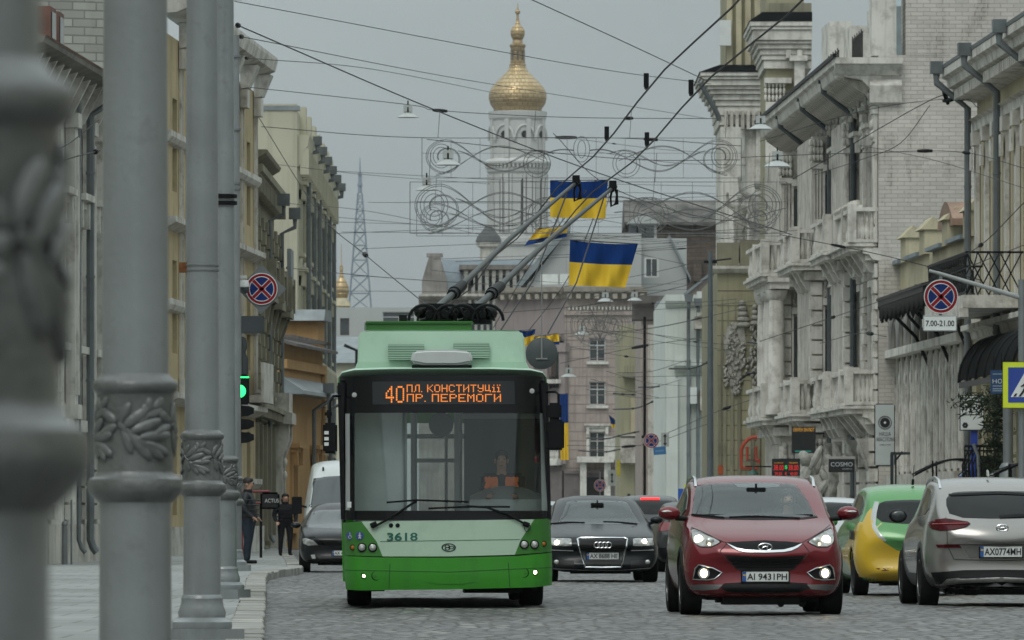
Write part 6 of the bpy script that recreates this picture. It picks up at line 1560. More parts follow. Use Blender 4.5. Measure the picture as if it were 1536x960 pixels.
# projecting bays: their decorated end walls face down the street
for x0, x1, o in ((9.0, 16.0, .42), (20.0, 28.0, .8), (32.0, 41.9, 1.12)):
    b.part('bay', STUC_G, lambda m: (m.box(x0, x1, .01, o, -.1, 14.34),))
    xe = x0-.01
    b.part('quoin', STUC_W, lambda m: [m.box(xe-.10-.03*(i%2), xe+.4, o-.34, o+.07+.03*(i%2), 4.6+.52*i, 4.6+.52*i+.45) for i in range(9)])
    b.part('rusticated_strip', STUC_W, lambda m: [m.box(xe-.10, xe+.5, .05, o+.08, .1+.5*i, .1+.5*i+.43) for i in range(7)])
    b.part('fluted_pilaster', STUC_W, lambda m: [m.box(xe-.07, xe+.3, o-.30+.1*i, o-.24+.1*i, 10.4, 13.2) for i in range(3)] + [m.box(xe-.14, xe+.4, o-.38, o+.1, 13.2, 13.4), m.box(xe-.14, xe+.4, o-.38, o+.1, 9.9, 10.4)] + [m.ell((xe-.1, o-.32+.13*i, 13.6+.25*k), (.09,.08,.14), 7, 4) for i in range(4) for k in range(3)])
    if o > .5:
        b.part('end_window', PANE, lambda m: [m.box(xe-.03, xe, .08, o-.42, z, z+h) for z, h in ((5.3,3.0),(10.6,2.4),(.6,2.4))])
        for z, h in ((5.3,3.0),(10.6,2.4)): b.part('end_window_frame', STUC_W, lambda m: [m.box(xe-.09, xe-.02, y, y+.07, z-.1, z+h+.1) for y in (.02, o-.44)] + [m.box(xe-.16, xe-.02, 0, o-.36, z+h+.1, z+h+.34)])
        b.part('drapery_carving', STONE, lambda m: [m.ell((xe-.12, .1+(o-.5)*((i*7)%10)/10, 8.75+.09*(i%8)), (.07,.07,.12), 6, 4) for i in range(26)])
    for z in (9.9, 4.6):
        e_ = .62
        b.part('balcony', STUC_W, lambda m: ([m.box(x0-.5,x1,o+.01,o+e_+.1,z-.28,z), m.box(x0-.6,x1,o+.0,o+e_+.22,z-.12,z-.02), m.box(x0-.5,x0,.05,o+.0,z-.28,z)] + [m.prism([(o+.01,z-1.0),(o+.2,z-.95),(o+e_-.05,z-.28),(o+.01,z-.28)], 'x', x-.2, x+.2) for x in (x0+.3, x0+2.5, x0+4.7)]))
        b.balusters(x0, x1-.1, o+e_-.05, z, 1.15, STUC_W, 20, posts=(x0+.1,(x0+x1)/2))
        endrail(b, x0-.35, .05, o+e_, z, 1.15, int(3+o*3))
    for z in (4.25, 9.6): b.part('bay_string', STUC_W, lambda m: (m.box(x0-.25, x1, .03, o+.3, z-.32, z-.02),))
    b.part('end_corbel', STONE, lambda m: [m.ell((xe-.15, lerp(.1,o,(i+.5)/4), 2.9+.22*k), (.12,.10,.14), 7, 4) for i in range(4) for k in range(4)])
def capmask(m):
    rnd = random.Random(2)
    for i in range(12): x = .5 + i*.65; m.ell((x, .75, 11.15), (.2,.2,.14), 7, 4); m.ell((x+.3,.64,11.2),(.14,.14,.12),6,4)
b.part('urn_row', STUC_G, capmask)
# columned porch bay towards the far end
for x in (31.4, 34.6, 38.2): b.part('column', STUC_W, lambda m: (m.lathe([(.42,4.7),(.38,5.0),(.30,5.2),(.29,8.2),(.26,8.9),(.36,9.0),(.42,9.25)], (x,1.35,0), 16),))
b.part('entablature', STUC_W, lambda m: (m.box(30.9,41,.9,1.6,9.3,9.55), m.box(30.8,41.2,.03,1.68,9.55,9.75)))
for x in (8.6, 19.6, 31.6): b.pipe(x, .2, .12, 15.55, .11, mat=pm('drainpipe_dark',(.07,.08,.085),.5,metal=.3,var=.2), over=1.0)
# attic storey and things on the roof
b.part('attic_pier', STUC_W, lambda m: (m.box(.2,1.4,-.6,.2,H,19.2), m.prism([(.1,19.21),(1.5,19.21),(.8,20.2)], 'y', -.5,.2)))
for q in ((10,13,17.6),(20,24,18.4)): b.box('attic_wall', STUC_W, q[0], q[1], -.6, .2, H, q[2])
b.iron(3.0, 7.5, .3, H, .95, 9, 'roof_railing'); b.iron(14.0, 19.0, .3, H, 1.0, 9, 'roof_railing')
b.part('mansard_dormer', pm('pale_blue_tin',(.28,.34,.36),.45,metal=.2,var=.15), lambda m: (m.prism([(9,H+.2),(14,H+.2),(14,H+2.2),(12.5,H+3.6),(10.5,H+3.6),(9,H+2.2)], 'y', -4, -1.2), m.box(21,25,-3,-1,H,H+1.8)))
b.part('dormer_wall', STUC_W, lambda m: (m.box(14.3,18.2,-4,-1,H,H+2.6),))
b.part('chimney', brick_mat('green_brick', (.26,.29,.2), (.15,.16,.12), 'y', .6,.2,.4, ms=.02), lambda m: (m.box(4.5,8.0,-5,-3,H,H+6),))
b.part('rooftop_wall', BW, lambda m: (m.quad((-.01,-.9,H),(-.01,-14,H),(-.01,-14,26),(-.01,-.9,26)), m.quad((0,-.9,H),(0,-.9,26),(2,-.9,26),(2,-.9,H))))

# --- tall house with cornice just behind, upper right
b = Bld('pavilion_block', 'olive roof pavilion with white gabled cornice above the ornate white house', (wx(1206,311), 311), (wx(1150,311), 311), .126)
L = b.L
zc = wz(80,311)
b.wall(27, STUC_O, [], D=8)
b.part('cornice', STUC_W, lambda m: [m.box(-.3,L+o,-7-o,o+.12,zc+a,zc+c) for o, a, c in ((.12,-.75,-.42),(.2,-.40,-.22),(.26,-.20,.02),(.36,.04,.22),(.46,.24,.36),(.56,.38,.78),(.64,.80,.92),(.70,.94,1.12))])
b.part('roof_edge', BLACK, lambda m: (m.prism([(-.3,zc+1.13),(L+.74,zc+1.13),(L+.2,zc+1.5),(-.3,zc+1.5)], 'y', -7.8, .85),))
b.part('cornice_block', STUC_W, lambda m: [m.box(x-.1,x+.1,.36,.7,zc-.35,zc-.02) for x in (.2,.65)])
b.part('blocking', STUC_OD, lambda m: (m.box(-.3,L-.1,-7,.2,zc+1.51,zc+1.9),))
b.part('capital', STUC_W, lambda m: [m.ell((x+q,.2,wz(152,311)+dz),(.07,.1,.15),7,4) for x in (L-.1,L-.55) for q in (-.15,0,.15) for dz in (0,.28,.56)]+[m.box(L-1.0,L+.1,.02,.4,wz(130,311),wz(122,311)), m.box(L-1.0,L+.05,.02,.3,14,wz(158,311))])
b.part('white_block', STUC_W, lambda m: (m.box(.0,L-1.1,.02,.9,wz(150,311),wz(98,311)), m.box(-.1,L-.9,.02,1.1,wz(98,311),wz(90,311))))
# --- olive house with corner relief
XL, XR = wx(1076,318), wx(1143,318)
b = Bld('olive_house', 'olive house with tall narrow fluting and white carved relief on its corner', (XR, 318), (XL, 318), .126)
L = b.L; H = wz(407, 318)-.126
b.wall(H, STUC_O, [], D=26)
b.part('flute', STUC_OD, lambda m: [m.box(x-.07,x+.07,.005,.09,2.4,6.2+1.0*(i%2)) for i, x in enumerate([.15,.4,L-.9,L-.6,L-.3,L-.1])]+[m.prism([(x-.08,6.8),(x+.08,6.8),(x,H-1.0)], 'y', .006,.03) for x in (.3,.55,L-.75,L-.45,L-.2)])
b.part('ashlar_joint', pm('joint_dark',(.13,.125,.08),.9), lambda m: [m.box(0,L,.003,.012,z,z+.03) for z in [1+.62*i for i in range(16)]])
b.cornice(-.4, L+.3, H-.1, [(0,0),(.2,.05),(.35,.2),(.35,.32)], STUC_W)
def relief(m):
    rnd = random.Random(11); x = b.xat(1103); z0 = b.zat(590, x)
    m.prism([(x-.2,z0),(x+.15,z0),(x+.3,z0+.9),(x+.5,z0+2.2),(x+.3,z0+2.8),(x-.35,z0+2.8),(x-.45,z0+2.0),(x-.25,z0+1.0)], 'y', .01, .1)
    for i in range(130):
        t = i/130; z = z0 + 2.9*t; wd = .12+.40*math.sin(PI*min(1,t*1.15))
        m.ell((x+rnd.uniform(-wd,wd)+.1*math.sin(t*9), .10, z), (rnd.uniform(.04,.10), rnd.uniform(.06,.16), rnd.uniform(.05,.16)), 7, 4, Matrix.Rotation(rnd.uniform(-1,1),3,'Y'))
    for i in range(5): m.ell((x-.35+.02*i, .15, z0+2.85+.22*i), (.3-.035*i,.2,.13), 10, 5)
b.part('carved_relief', STONE, relief)
def relief2(m):
    rnd = random.Random(12); x = b.xat(1132); z0 = b.zat(575, x)
    for i in range(50): t = i/50; m.ell((x+rnd.uniform(-.17,.17), .10, z0+2.4*t), (.07,.12,.1), 7, 4)
    for i in range(4): m.ell((x, .15, z0+2.5+.22*i), (.2-.03*i,.18,.12), 10, 5)
b.part('carved_relief', STONE, relief2)
b.part('parapet', STUC_OD, lambda m: (m.box(0,.9,-1.2,-.2,H+.2,H+1.3), m.box(L-.9,L,-1.2,-.2,H+.2,H+1.2)))
# neon emblem
t = thing('neon_sign', 'dull orange red outline sign shaped like an arch, on the olive house', 'sign', W(1125,680,317.2))
k = 317.2/F
NE = pm('neon_red',(.36,.05,.025),.6,var=.15,emit=(1,.10,.03),estr=.03)
m = MB(); m.tube([(x*k,0,z*k) for x, z in ((12,-22),(-13,-22),(-13,5),(-10,13),(-3,21),(4,24),(12,24))], .075, 8); m.build('outline', NE, t)
m = MB(); m.tube([(x*k,-.02,z*k) for x, z in ((-4,10),(-4,-10),(9,-10),(9,10))], .055, 8); m.tube([(9*k,-.02,-10*k),(13*k,-.02,-10*k),(13*k,-.02,-15*k)], .06, 8); m.build('letter', NE, t)
m = MB(); m.tube([(-13*k,.05,8*k),(12*k,.05,8*k)], .02, 5); m.tube([(-13*k,.05,-12*k),(12*k,.05,-12*k)], .02, 5); m.build('fixing_bar', STEEL, t)
# statues on the corner of the olive house
def statue(label, px, Y, zbase, h):
    t = thing('statue', label, 'statue', (wx(px,Y), Y, zbase)); SM = STONE
    m = MB(); m.box(-.45,.45,-.4,.4,0,.35); m.box(-.35,.35,-.32,.32,.35,.6); m.build('pedestal', SM, t)
    k = (h-.6)/2.0
    m = MB(); m.M = Matrix.Translation((0,0,.6)) @ Matrix.Scale(k,4)
    m.lathe([(.26,0),(.24,.25),(.22,.6),(.25,.95),(.2,1.1),(.25,1.35),(.2,1.55),(.09,1.62),(.075,1.68)], n=14)
    m.ell((0,-.01,1.82),(.11,.13,.16),12,8)
    m.tube([(.22,0,1.5),(.36,-.05,1.25),(.3,-.2,1.05)], [.09,.075,.055], 8); m.tube([(-.22,0,1.5),(-.42,-.02,1.6),(-.46,-.06,1.9)], [.09,.075,.055], 8)
    for i in range(5): m.tube([(.2*math.cos(i),-.2,.1),(.22*math.cos(i*1.4),-.22,.9)], .035, 6)
    m.ell((.32,-.2,.98),(.07,.08,.1)); m.ell((-.46,-.07,1.95),(.06,.06,.09)); m.build('figure', SM, t)
statue('pale stone statue of a robed figure on the olive house corner', 1110, 319.2, H+.12+.4, 2.9)
statue('second pale statue, partly hidden behind the robed one, beside the white shaft', 1137, 322.5, H+.35, 3.9)
# --- tall white shaft with yellow top
XL, XR = wx(1082,332), wx(1152,332)
b = Bld('corner_tower', 'tall white corner tower with overhanging cornice and yellow banded top', (XR, 332), (XL, 332), .126, cat='tower')
L = b.L; zc = wz(140,332)
b.wall(zc-.6, STUC_W, [], D=9)
b.part('corner_shaft', STUC_W, lambda m: (m.lathe([(.55,.0),(.55,zc-1.6)], (L-.5,.05,0), 16), m.box(.02,L-1.5,.02,.18,9,zc-1.5)))
b.part('dentil_molding', STUC_G, lambda m: [m.box(x-.07,x+.07,.1,.5,zc-1.7,zc-.9) for x in [.15+.24*i for i in range(int(L/.24))]])
b.part('cornice', STUC_W, lambda m: [m.box(-.5,L+o,-9-o,o+.1,zc+a,zc+c) for o, a, c in ((.1,-1.5,-1.1),(.16,-1.08,-.7),(.24,-.68,-.45),(.36,-.43,-.2),(.5,-.18,.0),(.62,.02,.16),(.74,.18,.42),(.84,.44,.56),(.92,.58,.74))])
b.part('roof_edge', BLACK, lambda m: (m.prism([(-.5,zc+.741),(L+.98,zc+.741),(L+.1,zc+1.05),(-.5,zc+1.05)], 'y', -9.9, 1.06),))
b.part('upper_stage', STUC_O, lambda m: (m.box(-.2,L-.2,-9,.0,zc+.76,30),))
b.part('upper_pilaster', STUC_PY, lambda m: [m.box(x-.12,x+.12,.01,.22,zc+.8,29) for x in (L-.35,L-.75,L-1.15,L-1.55)]+[m.box(x-.14,x+.14,.01,.3,28.9,29.3) for x in (L-.35,L-.75,L-1.15,L-1.55)])
b.part('ashlar_joint', pm('joint_dark',(.13,.125,.08),.9), lambda m: [m.box(-.2,L-1.75,.002,.02,z,z+.03) for z in [zc+1.2+.7*i for i in range(10)]])
b.box('air_unit', WHITEP, L-.4, L+.1, .3, .7, zc+1.9, zc+3.0)
b.part('drainpipe', PIPEM, lambda m: m.tube([(L+.95,.9,zc+.3),(L+.2,.3,zc-1.0),(L+.1,.2,zc-1.3)], .11, 8))

# --- white houses farther on
b = Bld('white_house', 'narrow bright white house right of the pink corner house, grey box on its front', (wx(1064,360), 360), (wx(998,360), 360), .126)
L = b.L; H = wz(446,360)
b.wall(H, pm('stucco_bright_white',(.60,.64,.60),.85,var=.06,scale=.6,streak=.3,gcol=(.3,.31,.29),grime=.3), [], D=30)
WB = MATS['stucco_bright_white']
b.cornice(0, L, H-.6, [(0,0),(.2,.1),(.35,.3),(.35,.6)], WB); b.cornice(0, L*.8, wz(556,360)-.2, [(0,0),(.3,.1),(.6,.3),(.6,.6)], WB, 'string_course')
b.part('pilaster', WB, lambda m: [m.box(x-.25,x+.25,.01,.25,.2,wz(560,360)-.3) for x in (.6,1.3,1.75)]+[m.box(L*.72,L*.98,.01,.5,.2,wz(556,360)-.5)])
b.part('window_bank', FRAMEW, lambda m: [m.box(L*.45+.3*i,L*.45+.3*i+.08,.01,.1,2.6,4.8) for i in range(4)]+[m.box(L*.45,L*.45+1.0,.01,.09,4.8,4.9)])
b.part('window_glass', PANE, lambda m: (m.box(L*.45,L*.45+1.0,.002,.03,2.6,4.8),))
b.part('string_cornice', STUC_G, lambda m: (m.box(-.2,L*.35,.01,1.2,wz(498,360),wz(480,360)), m.box(-.3,L*.3,.01,1.4,wz(480,360),wz(474,360)), m.box(0,L*.22,.02,.8,wz(620,360),wz(590,360))))
for i, x in enumerate((.15,.55,1.0)): b.pipe(x, .4+.15*i, .12, wz(470-6*i,360), .085, over=.7)
b.part('air_unit', WHITEP, lambda m: (m.box(.05,.6,.5,1.0,wz(462,360),wz(442,360)), m.box(.6,1.1,.3,.7,wz(610,360),wz(585,360))))
b = Bld('pilaster_house', 'grey pink house edge with heavy dark cornice between the pink and white houses', (wx(1012,400), 400), (wx(962,400), 400), .126)
L = b.L; H = wz(448,400)
b.wall(H, STUC_P, [], D=20)
b.part('pilaster', STUC_G, lambda m: [m.box(x,x+.3,.01,.3,.2,H-1.5) for x in (.2,.65,1.1)])
b.cornice(-.3, L+.5, H-1.3, [(0,0),(.3,.1),(.5,.7),(1.0,.9),(1.1,1.3)], pm('cornice_dark',(.17,.155,.145),.85,var=.2,grime=.5), dent=None)
b.part('window', PANE, lambda m: [m.box(x,x+.22,.005,.03,z,z+1.5) for x in (.35,.8) for z in (6.3,)])
b.pipe(L*.35, .4, .12, wz(575,400), .09, BLACK, over=.6); b.pipe(.35, .5, .12, wz(585,400), .09, BLACK, over=.6)
b = Bld('olive_slip_house', 'dull olive narrow house front with balcony between the pink house and pilasters', (wx(970,425), 425), (wx(930,425), 425), .126)
L = b.L
b.wall(wz(490,425), STUC_O, [], D=20)
b.part('balcony', STUC_OD, lambda m: (m.box(.0,L*.9,.02,.8,wz(570,425),wz(563,425)), [m.box(.0+L*.9*i/9,.06+L*.9*i/9,.7,.78,wz(563,425),wz(552,425)) for i in range(9)]))
b.part('arched_blind', STUC_PY, lambda m: (m.box(.3,L*.6,.01,.06,wz(700,425),wz(600,425)),))
b.part('balcony_box', STUC_G, lambda m: (m.box(.1,L,.02,1.0,wz(698,425),wz(660,425)), m.box(.1,L,.02,1.1,wz(658,425),wz(655,425))))
b.part('door', OPENING, lambda m: (m.box(L*.3,L*.45,.01,.05,.1,2.2), m.box(L*.62,L*.72,.01,.05,.1,2.2)))
# --- pink corner house facing down the street
A = (wx(966,520), 520); B2 = (wx(846,520), 520)
b = Bld('pink_house', 'pale pink corner house with dentil cornice and white sash windows, centre right', A, B2, .126)
L = b.L; H = wz(440,520)
xw = [b.xat(p) for p in (896,)]
rows = [b.zat(p, 0) for p in (542,608,690)]; hs_ = [1.6,1.6,1.9]
ops = [(x, z, 1.1, h) for x in xw for z, h in zip(rows, hs_)]
b.wall(H, STUC_P, ops, D=16, roofmat=ZINC)
for x, z, w_, h in ops: b.win(x, z, w_, h, FRAMEW, surround='hood' if h > 1.8 else None, sm=STUC_W)
for x, z, w_, h in ops[:2]: b.box('window_sill', STUC_W, x-.75, x+.75, .01, .2, z-.2, z-.02)
b.part('ashlar_joint', pm('joint_pink',(.25,.21,.2),.9), lambda m: [m.box(0,L,.002,.014,z,z+.05) for z in [4.2+.62*i for i in range(int((H-5)/.62))]])
b.cornice(-.2, L+.02, H-.5, [(0,0),(.2,.1),(.3,.3),(.8,.45),(.9,.8)], pm('cornice_stone',(.36,.33,.28),.85,var=.15,grime=.5), dent=(.62,.32,.1,.7,.0,.35))
b.part('frieze', STUC_P, lambda m: (m.box(0,L,.01,.2,H-1.6,H-1.3),)); b.part('dentil_molding', STUC_W, lambda m: [m.box(x,x+.12,.02,.25,H-1.25,H-1.0) for x in [.25*i for i in range(int(L/.25))]])
b.part('ground_floor', pm('stucco_mauve_dark',(.17,.15,.145),.88,var=.12,grime=.5), lambda m: (m.box(0,L,.012,.3,-.1,b.zat(706,0)), m.box(0,L,.3,.45,b.zat(706,0)-.2,b.zat(706,0))))
b.pipe(.6, .35, .12, wz(490,520), .11, over=.5)
b.part('portal', STUC_W, lambda m: (m.box(L*.42,L*.5,.3,1.0,0,4.6), m.box(L*.72,L*.8,.3,1.0,0,4.6), m.box(L*.38,L*.84,.3,1.4,4.6,5.0), m.box(L*.3,L*.5,.3,1.3,b.zat(690,0),b.zat(655,0))))
b.part('portal_door', OPENING, lambda m: (m.box(L*.5,L*.72,.46,.5,0,3.6),))
# its left wing turns towards the viewer's left with bay windows
C0 = B2; D0 = (wx(744,523), 523)
b = Bld('pink_wing', 'shaded wing of the pink house with arched bay windows, right of the trolleybus roof', C0, D0, .126)
L = b.L
xs_ = [b.xat(p) for p in (843,834,776,762)]
ops = [(b.xat(838), b.zat(567,0), .95, 2.9), (b.xat(829), b.zat(567,0), .35, 2.9)] + [(b.xat(p), b.zat(582,0), .5, .8) for p in (840,832,824)] + [(b.xat(p), b.zat(700,0), .35, 2.2) for p in (840,833)]
b.wall(H, pm('stucco_mauve',(.29,.25,.24),.88,var=.1,scale=.7,streak=.4,gcol=(.15,.13,.12),grime=.5), ops, D=14, roofmat=ZINC)  # pink stucco darkened in colour to put this wing in shade
for x, z, w_, h in ops: b.win(x, z, w_, h, FRAMED, style='plain')
b.cornice(0, L, H-.5, [(0,0),(.2,.1),(.3,.3),(.8,.45),(.9,.8)], MATS['cornice_stone'], dent=(.7,.3,.1,.7,.0,.35))
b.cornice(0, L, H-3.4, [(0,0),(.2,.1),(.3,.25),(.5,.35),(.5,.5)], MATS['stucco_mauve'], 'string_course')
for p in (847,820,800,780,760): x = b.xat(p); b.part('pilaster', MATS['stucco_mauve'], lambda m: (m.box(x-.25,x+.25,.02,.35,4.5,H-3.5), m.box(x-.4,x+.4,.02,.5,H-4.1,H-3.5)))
b.box('bay_ledge', STUC_W, b.xat(846),b.xat(818),.02,.8,b.zat(573,0)-.1,b.zat(569,0)); b.box('bay_ledge', STUC_W, b.xat(846),b.xat(818),.02,.9,b.zat(698,0),b.zat(690,0))
b.balusters(b.xat(846), b.xat(822), .7, b.zat(690,0), 1.1, STUC_W, 8)
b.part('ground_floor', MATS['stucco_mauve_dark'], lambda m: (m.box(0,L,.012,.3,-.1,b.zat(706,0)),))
b.part('air_unit', WHITEP, lambda m: [m.box(b.xat(p)-.4,b.xat(p)+.4,-.6,-.2,H+.5,H+1.2) for p in (816,830,842)])

# --- white attic block behind the pink house
b = Bld('white_attic_house', 'white rendered house with steep grey gable roof behind the hanging flag', (wx(962,565), 565), (wx(786,565), 565), .126)
L = b.L; H = wz(352,565)
ops = [(b.xat(977-18), b.zat(366,0), .75, 1.0), (b.xat(951), b.zat(366,0), .75, 1.0), (b.xat(967-8), b.zat(366,0), .01, .01)][:2] + [(b.xat(955), b.zat(414,0), 1.0, 1.3)]
WA = pm('render_white',(.41,.43,.42),.85,var=.05,scale=.4,streak=.25,gcol=(.35,.36,.35),grime=.2)
xr = b.xat(850)
b.wall(H, WA, [], D=12, x1=xr, roofmat=ZINC)
b.part('gable_wall', WA, lambda m: (m.prism([(xr+.01,0),(L,0),(L,b.zat(436,0)),(xr+.01,H)], 'y', -12, 0),))
b.part('gable_roof', ZINC, lambda m: (m.prism([(xr-.3,H+.3),(L+.6,b.zat(440,0)),(L+.7,b.zat(430,0)),(xr-.3,H+1.0)], 'y', -12.3, .6),))
b.part('attic_frame', FRAMEW, lambda m: [m.box(x-.5,x+.5,.01,.12,z-.1,z+1.35) for x, z in ((b.xat(977),b.zat(414,0)),)])
b.part('attic_pane', PANE, lambda m: [m.box(x-.4+.42*i,x-.04+.42*i,.12,.14,z,z+1.25) for x, z in ((b.xat(977),b.zat(414,0)),) for i in (0,1)])
b.root['label'] = 'white rendered house with steep grey gable roof behind the lowest hanging flag'
# its right shoulder (where the picture shows the double window)
b = Bld('white_plain_house', 'plain white rear wall with one small double window, left of the dark brick house', (wx(1030,572), 572), (wx(955,572), 572), .126)
L = b.L; H = wz(360,572)
ops = [(b.xat(977), b.zat(415,0), 1.15, 1.35)]
b.wall(H, WA, ops, D=10, roofmat=ZINC)
for x, z, w_, h in ops: b.win(x, z, w_, h, FRAMEW, style='plain', y=-.08); b.box('mullion', FRAMEW, x-.04, x+.04, -.1, .0, z, z+h)
b.part('dormer', WA, lambda m: (m.box(b.xat(985),b.xat(945),-3,.0,H,H+1.1), m.prism([(b.xat(990),H+1.1),(b.xat(940),H+1.1),(b.xat(965),H+1.9)], 'y', -3, .3)))
b.part('dormer_pane', PANE, lambda m: [m.box(b.xat(p)-.35,b.xat(p)+.35,.005,.03,H+.05,H+.95) for p in (950,962,974)])
b.part('roof_slope', ZINC, lambda m: (m.prism([(-.3,H-3.2),(-.3,H-2.9),(L*.35,H+.3),(L*.35,H)], 'y', -10, .4),))
# --- dark brick house with patched roof
b = Bld('dark_brick_house', 'dark brown brick house with patched rusty roof behind the wires, right of the flags', (wx(1082,600), 600), (wx(944,600), 600), .126)
L = b.L; H = wz(338,600)
DB = brick_mat('dark_brick', (.12,.09,.07), (.08,.07,.06), 'x', .8, .3, .5, (.05,.04,.035), ms=.03)
b.wall(H, DB, [], D=14, roof=False)
b.part('rusty_roof', pm('patched_roof',(.11,.105,.095),.8,var=.55,scale=.55,grime=.7,gcol=(.3,.29,.27),gscale=.3), lambda m: (m.prism([(1.0,H-.1),(1.0,H+.1),(-6,H+2.1),(-14,H),(-14,H-.2)], 'x', -.5, L+.4),))
b.part('chimney', DB, lambda m: (m.box(b.xat(1052),b.xat(1040),-.2,.9,H-4.5,H-2.9),))
# low sloping roof in front, pinkish wall
b = Bld('sloped_gable', 'low grey pink gable with sloping tin edge above the narrow white house', (wx(1076,385), 385), (wx(985,385), 385), .126)
L = b.L
b.part('gable', STUC_P, lambda m: (m.prism([(0,0),(L,0),(L,wz(462,385)),(L*.6,wz(452,385)),(.0,wz(408,385))], 'y', -6, 0),))
b.part('tin_edge', ZINC, lambda m: (m.prism([(L,wz(462,385)),(L*.6,wz(452,385)),(0,wz(408,385)),(0,wz(404,385)),(L*.6,wz(447,385)),(L,wz(456,385))], 'y', -6, .3),))

# ================================================================= FAR CENTRE
# old church-like house left of the tower
b = Bld('old_house', 'old grey house with small gable and blue tin roof behind the trolley gear', (wx(800,660), 660), (wx(628,660), 660), .126)
L = b.L; H = wz(445,660)
ops = [(x, z, 1.0, 2.0) for x in [L*(k+.5)/9 for k in range(9)] for z in (H-3.4, H-7.5)]
b.wall(H, pm('stucco_old_grey',(.22,.205,.185),.88,var=.25,scale=.6,streak=.6,gcol=(.09,.08,.07),grime=.8), ops, D=12, roof=False)
for o in ops: b.win(*o, FRAMED, style='plain')
b.part('tin_roof', pm('blue_tin',(.17,.205,.225),.6,metal=.2,var=.1), lambda m: (m.prism([(.5,H-.1),(-4,H+3.2),(-12,H),(-12,H-.2)], 'x', 0, L*.8),))
xg = b.xat(652); OG2 = pm('stucco_gable',(.27,.255,.235),.88,var=.25,scale=.9,streak=.5,gcol=(.1,.09,.08),grime=.7)
b.part('gable', OG2, lambda m: (m.prism([(xg-1.1,H),(xg+1.1,H),(xg+1.1,H+1.2),(xg+.5,H+3.3),(xg-.5,H+3.3),(xg-1.1,H+1.2)], 'y', -1.5, .3), m.box(xg-.7,xg+.7,-1.2,.35,H+3.3,H+3.6)))
OG = MATS['stucco_old_grey']
x0_, x1_ = b.xat(798), b.xat(694)
b.part('attic_storey', OG, lambda m: (m.box(x0_, x1_, -3, .25, H-.1, H+2.2), m.box(x0_-.3, x1_+.3, -3.2, .7, H+2.2, H+2.6)))
b.part('attic_column', STONE, lambda m: [m.box(x-.16, x+.16, .26, .5, H, H+2.15) for x in [lerp(x0_+.3, x1_-.3, k/9) for k in range(10)]])
for k in range(9): x = lerp(x0_+.3, x1_-.3, (k+.5)/9); b.box('attic_opening', OPENING, x-.16, x+.16, .255, .27, H+.4, H+1.7)
b.part('lattice_front', STONE, lambda m: [m.box(b.xat(p)-.12,b.xat(p)+.12,.02,.35,H-8,H-.4) for p in range(705,800,9)])
b.cornice(0, L, H-.4, [(0,0),(.3,.1),(.7,.3),(.7,.5)], STUC_G)
# low white buildings
b = Bld('low_white_house', 'low white buildings with flat roof seen left of the trolleybus roof', (wx(640,760), 760), (wx(500,760), 760), .126)
L = b.L; H = wz(463,760)
b.wall(H, WA, [(b.xat(598), b.zat(492,0), 3.2, 1.6), (b.xat(517), b.zat(503,0), .9, 1.7)], D=12, roofmat=ZINC)
b.win(b.xat(598), b.zat(492,0), 3.2, 1.6, FRAMEW, style='bar', y=-.15); b.win(b.xat(517), b.zat(503,0), .9, 1.7, FRAMED, style='plain')
b = Bld('grey_roof_house', 'grey tin roofed house under the low white buildings, left of the trolleybus', (wx(560,560), 560), (wx(498,560), 560), .126)
L = b.L; H = wz(545,560)
b.wall(H, STUC_B, [], D=12, roof=False)
b.part('tin_roof', ZINC, lambda m: (m.prism([(.5,H-.1),(-6,wz(505,560)),(-12,H),(-12,H-.2)], 'x', -.4, L+.4),))
b.part('pipe', BLACK, lambda m: m.tube([(L*.4,.6,H-1),(L*.4,.6,H+.8),(L*.7,.6,H+1.2)], .12, 6))
# --- golden domed bell tower
GOLD = None
def gold_mat():
    m = bpy.data.materials.new('gold_scales'); m.use_nodes = True; N = m.node_tree.nodes; L = m.node_tree.links; b = N['Principled BSDF']
    b.inputs['Metallic'].default_value = .75; b.inputs['Roughness'].default_value = .38
    tc = N.new('ShaderNodeTexCoord'); sp = N.new('ShaderNodeSeparateXYZ'); L.new(tc.outputs['Object'], sp.inputs[0])
    at = N.new('ShaderNodeMath'); at.operation = 'ARCTAN2'; L.new(sp.outputs['Y'], at.inputs[0]); L.new(sp.outputs['X'], at.inputs[1])
    cb = N.new('ShaderNodeCombineXYZ'); sc_ = N.new('ShaderNodeMath'); sc_.operation = 'MULTIPLY'; sc_.inputs[1].default_value = 5.0; L.new(at.outputs[0], sc_.inputs[0])
    L.new(sc_.outputs[0], cb.inputs['X']); L.new(sp.outputs['Z'], cb.inputs['Y'])
    br = N.new('ShaderNodeTexBrick'); br.inputs['Scale'].default_value = 1; br.inputs['Brick Width'].default_value = 1.0; br.inputs['Row Height'].default_value = .62; br.inputs['Mortar Size'].default_value = .1; br.inputs['Mortar Smooth'].default_value = 1
    br.inputs['Color1'].default_value = (.42,.31,.16,1); br.inputs['Color2'].default_value = (.56,.43,.25,1); br.inputs['Mortar'].default_value = (.26,.18,.09,1)
    L.new(cb.outputs[0], br.inputs['Vector']); L.new(br.outputs['Color'], b.inputs['Base Color'])
    bp = N.new('ShaderNodeBump'); bp.inputs['Strength'].default_value = .5; bp.inputs['Distance'].default_value = .15; bp.invert = True; L.new(br.outputs['Fac'], bp.inputs['Height']); L.new(bp.outputs[0], b.inputs['Normal'])
    return m
GOLD = gold_mat()
TW = pm('tower_white', (.50,.51,.49), .85, var=.06, scale=.2, streak=.25, gcol=(.3,.29,.27), grime=.35, gscale=.15)
YT = 1200.0; kt = YT/F
t = thing('bell_tower', 'tall white bell tower with scaled golden onion dome and spire in the centre', 'bell tower', (wx(776.5,YT), YT, 0))
def tz(py): return wz(py, YT)
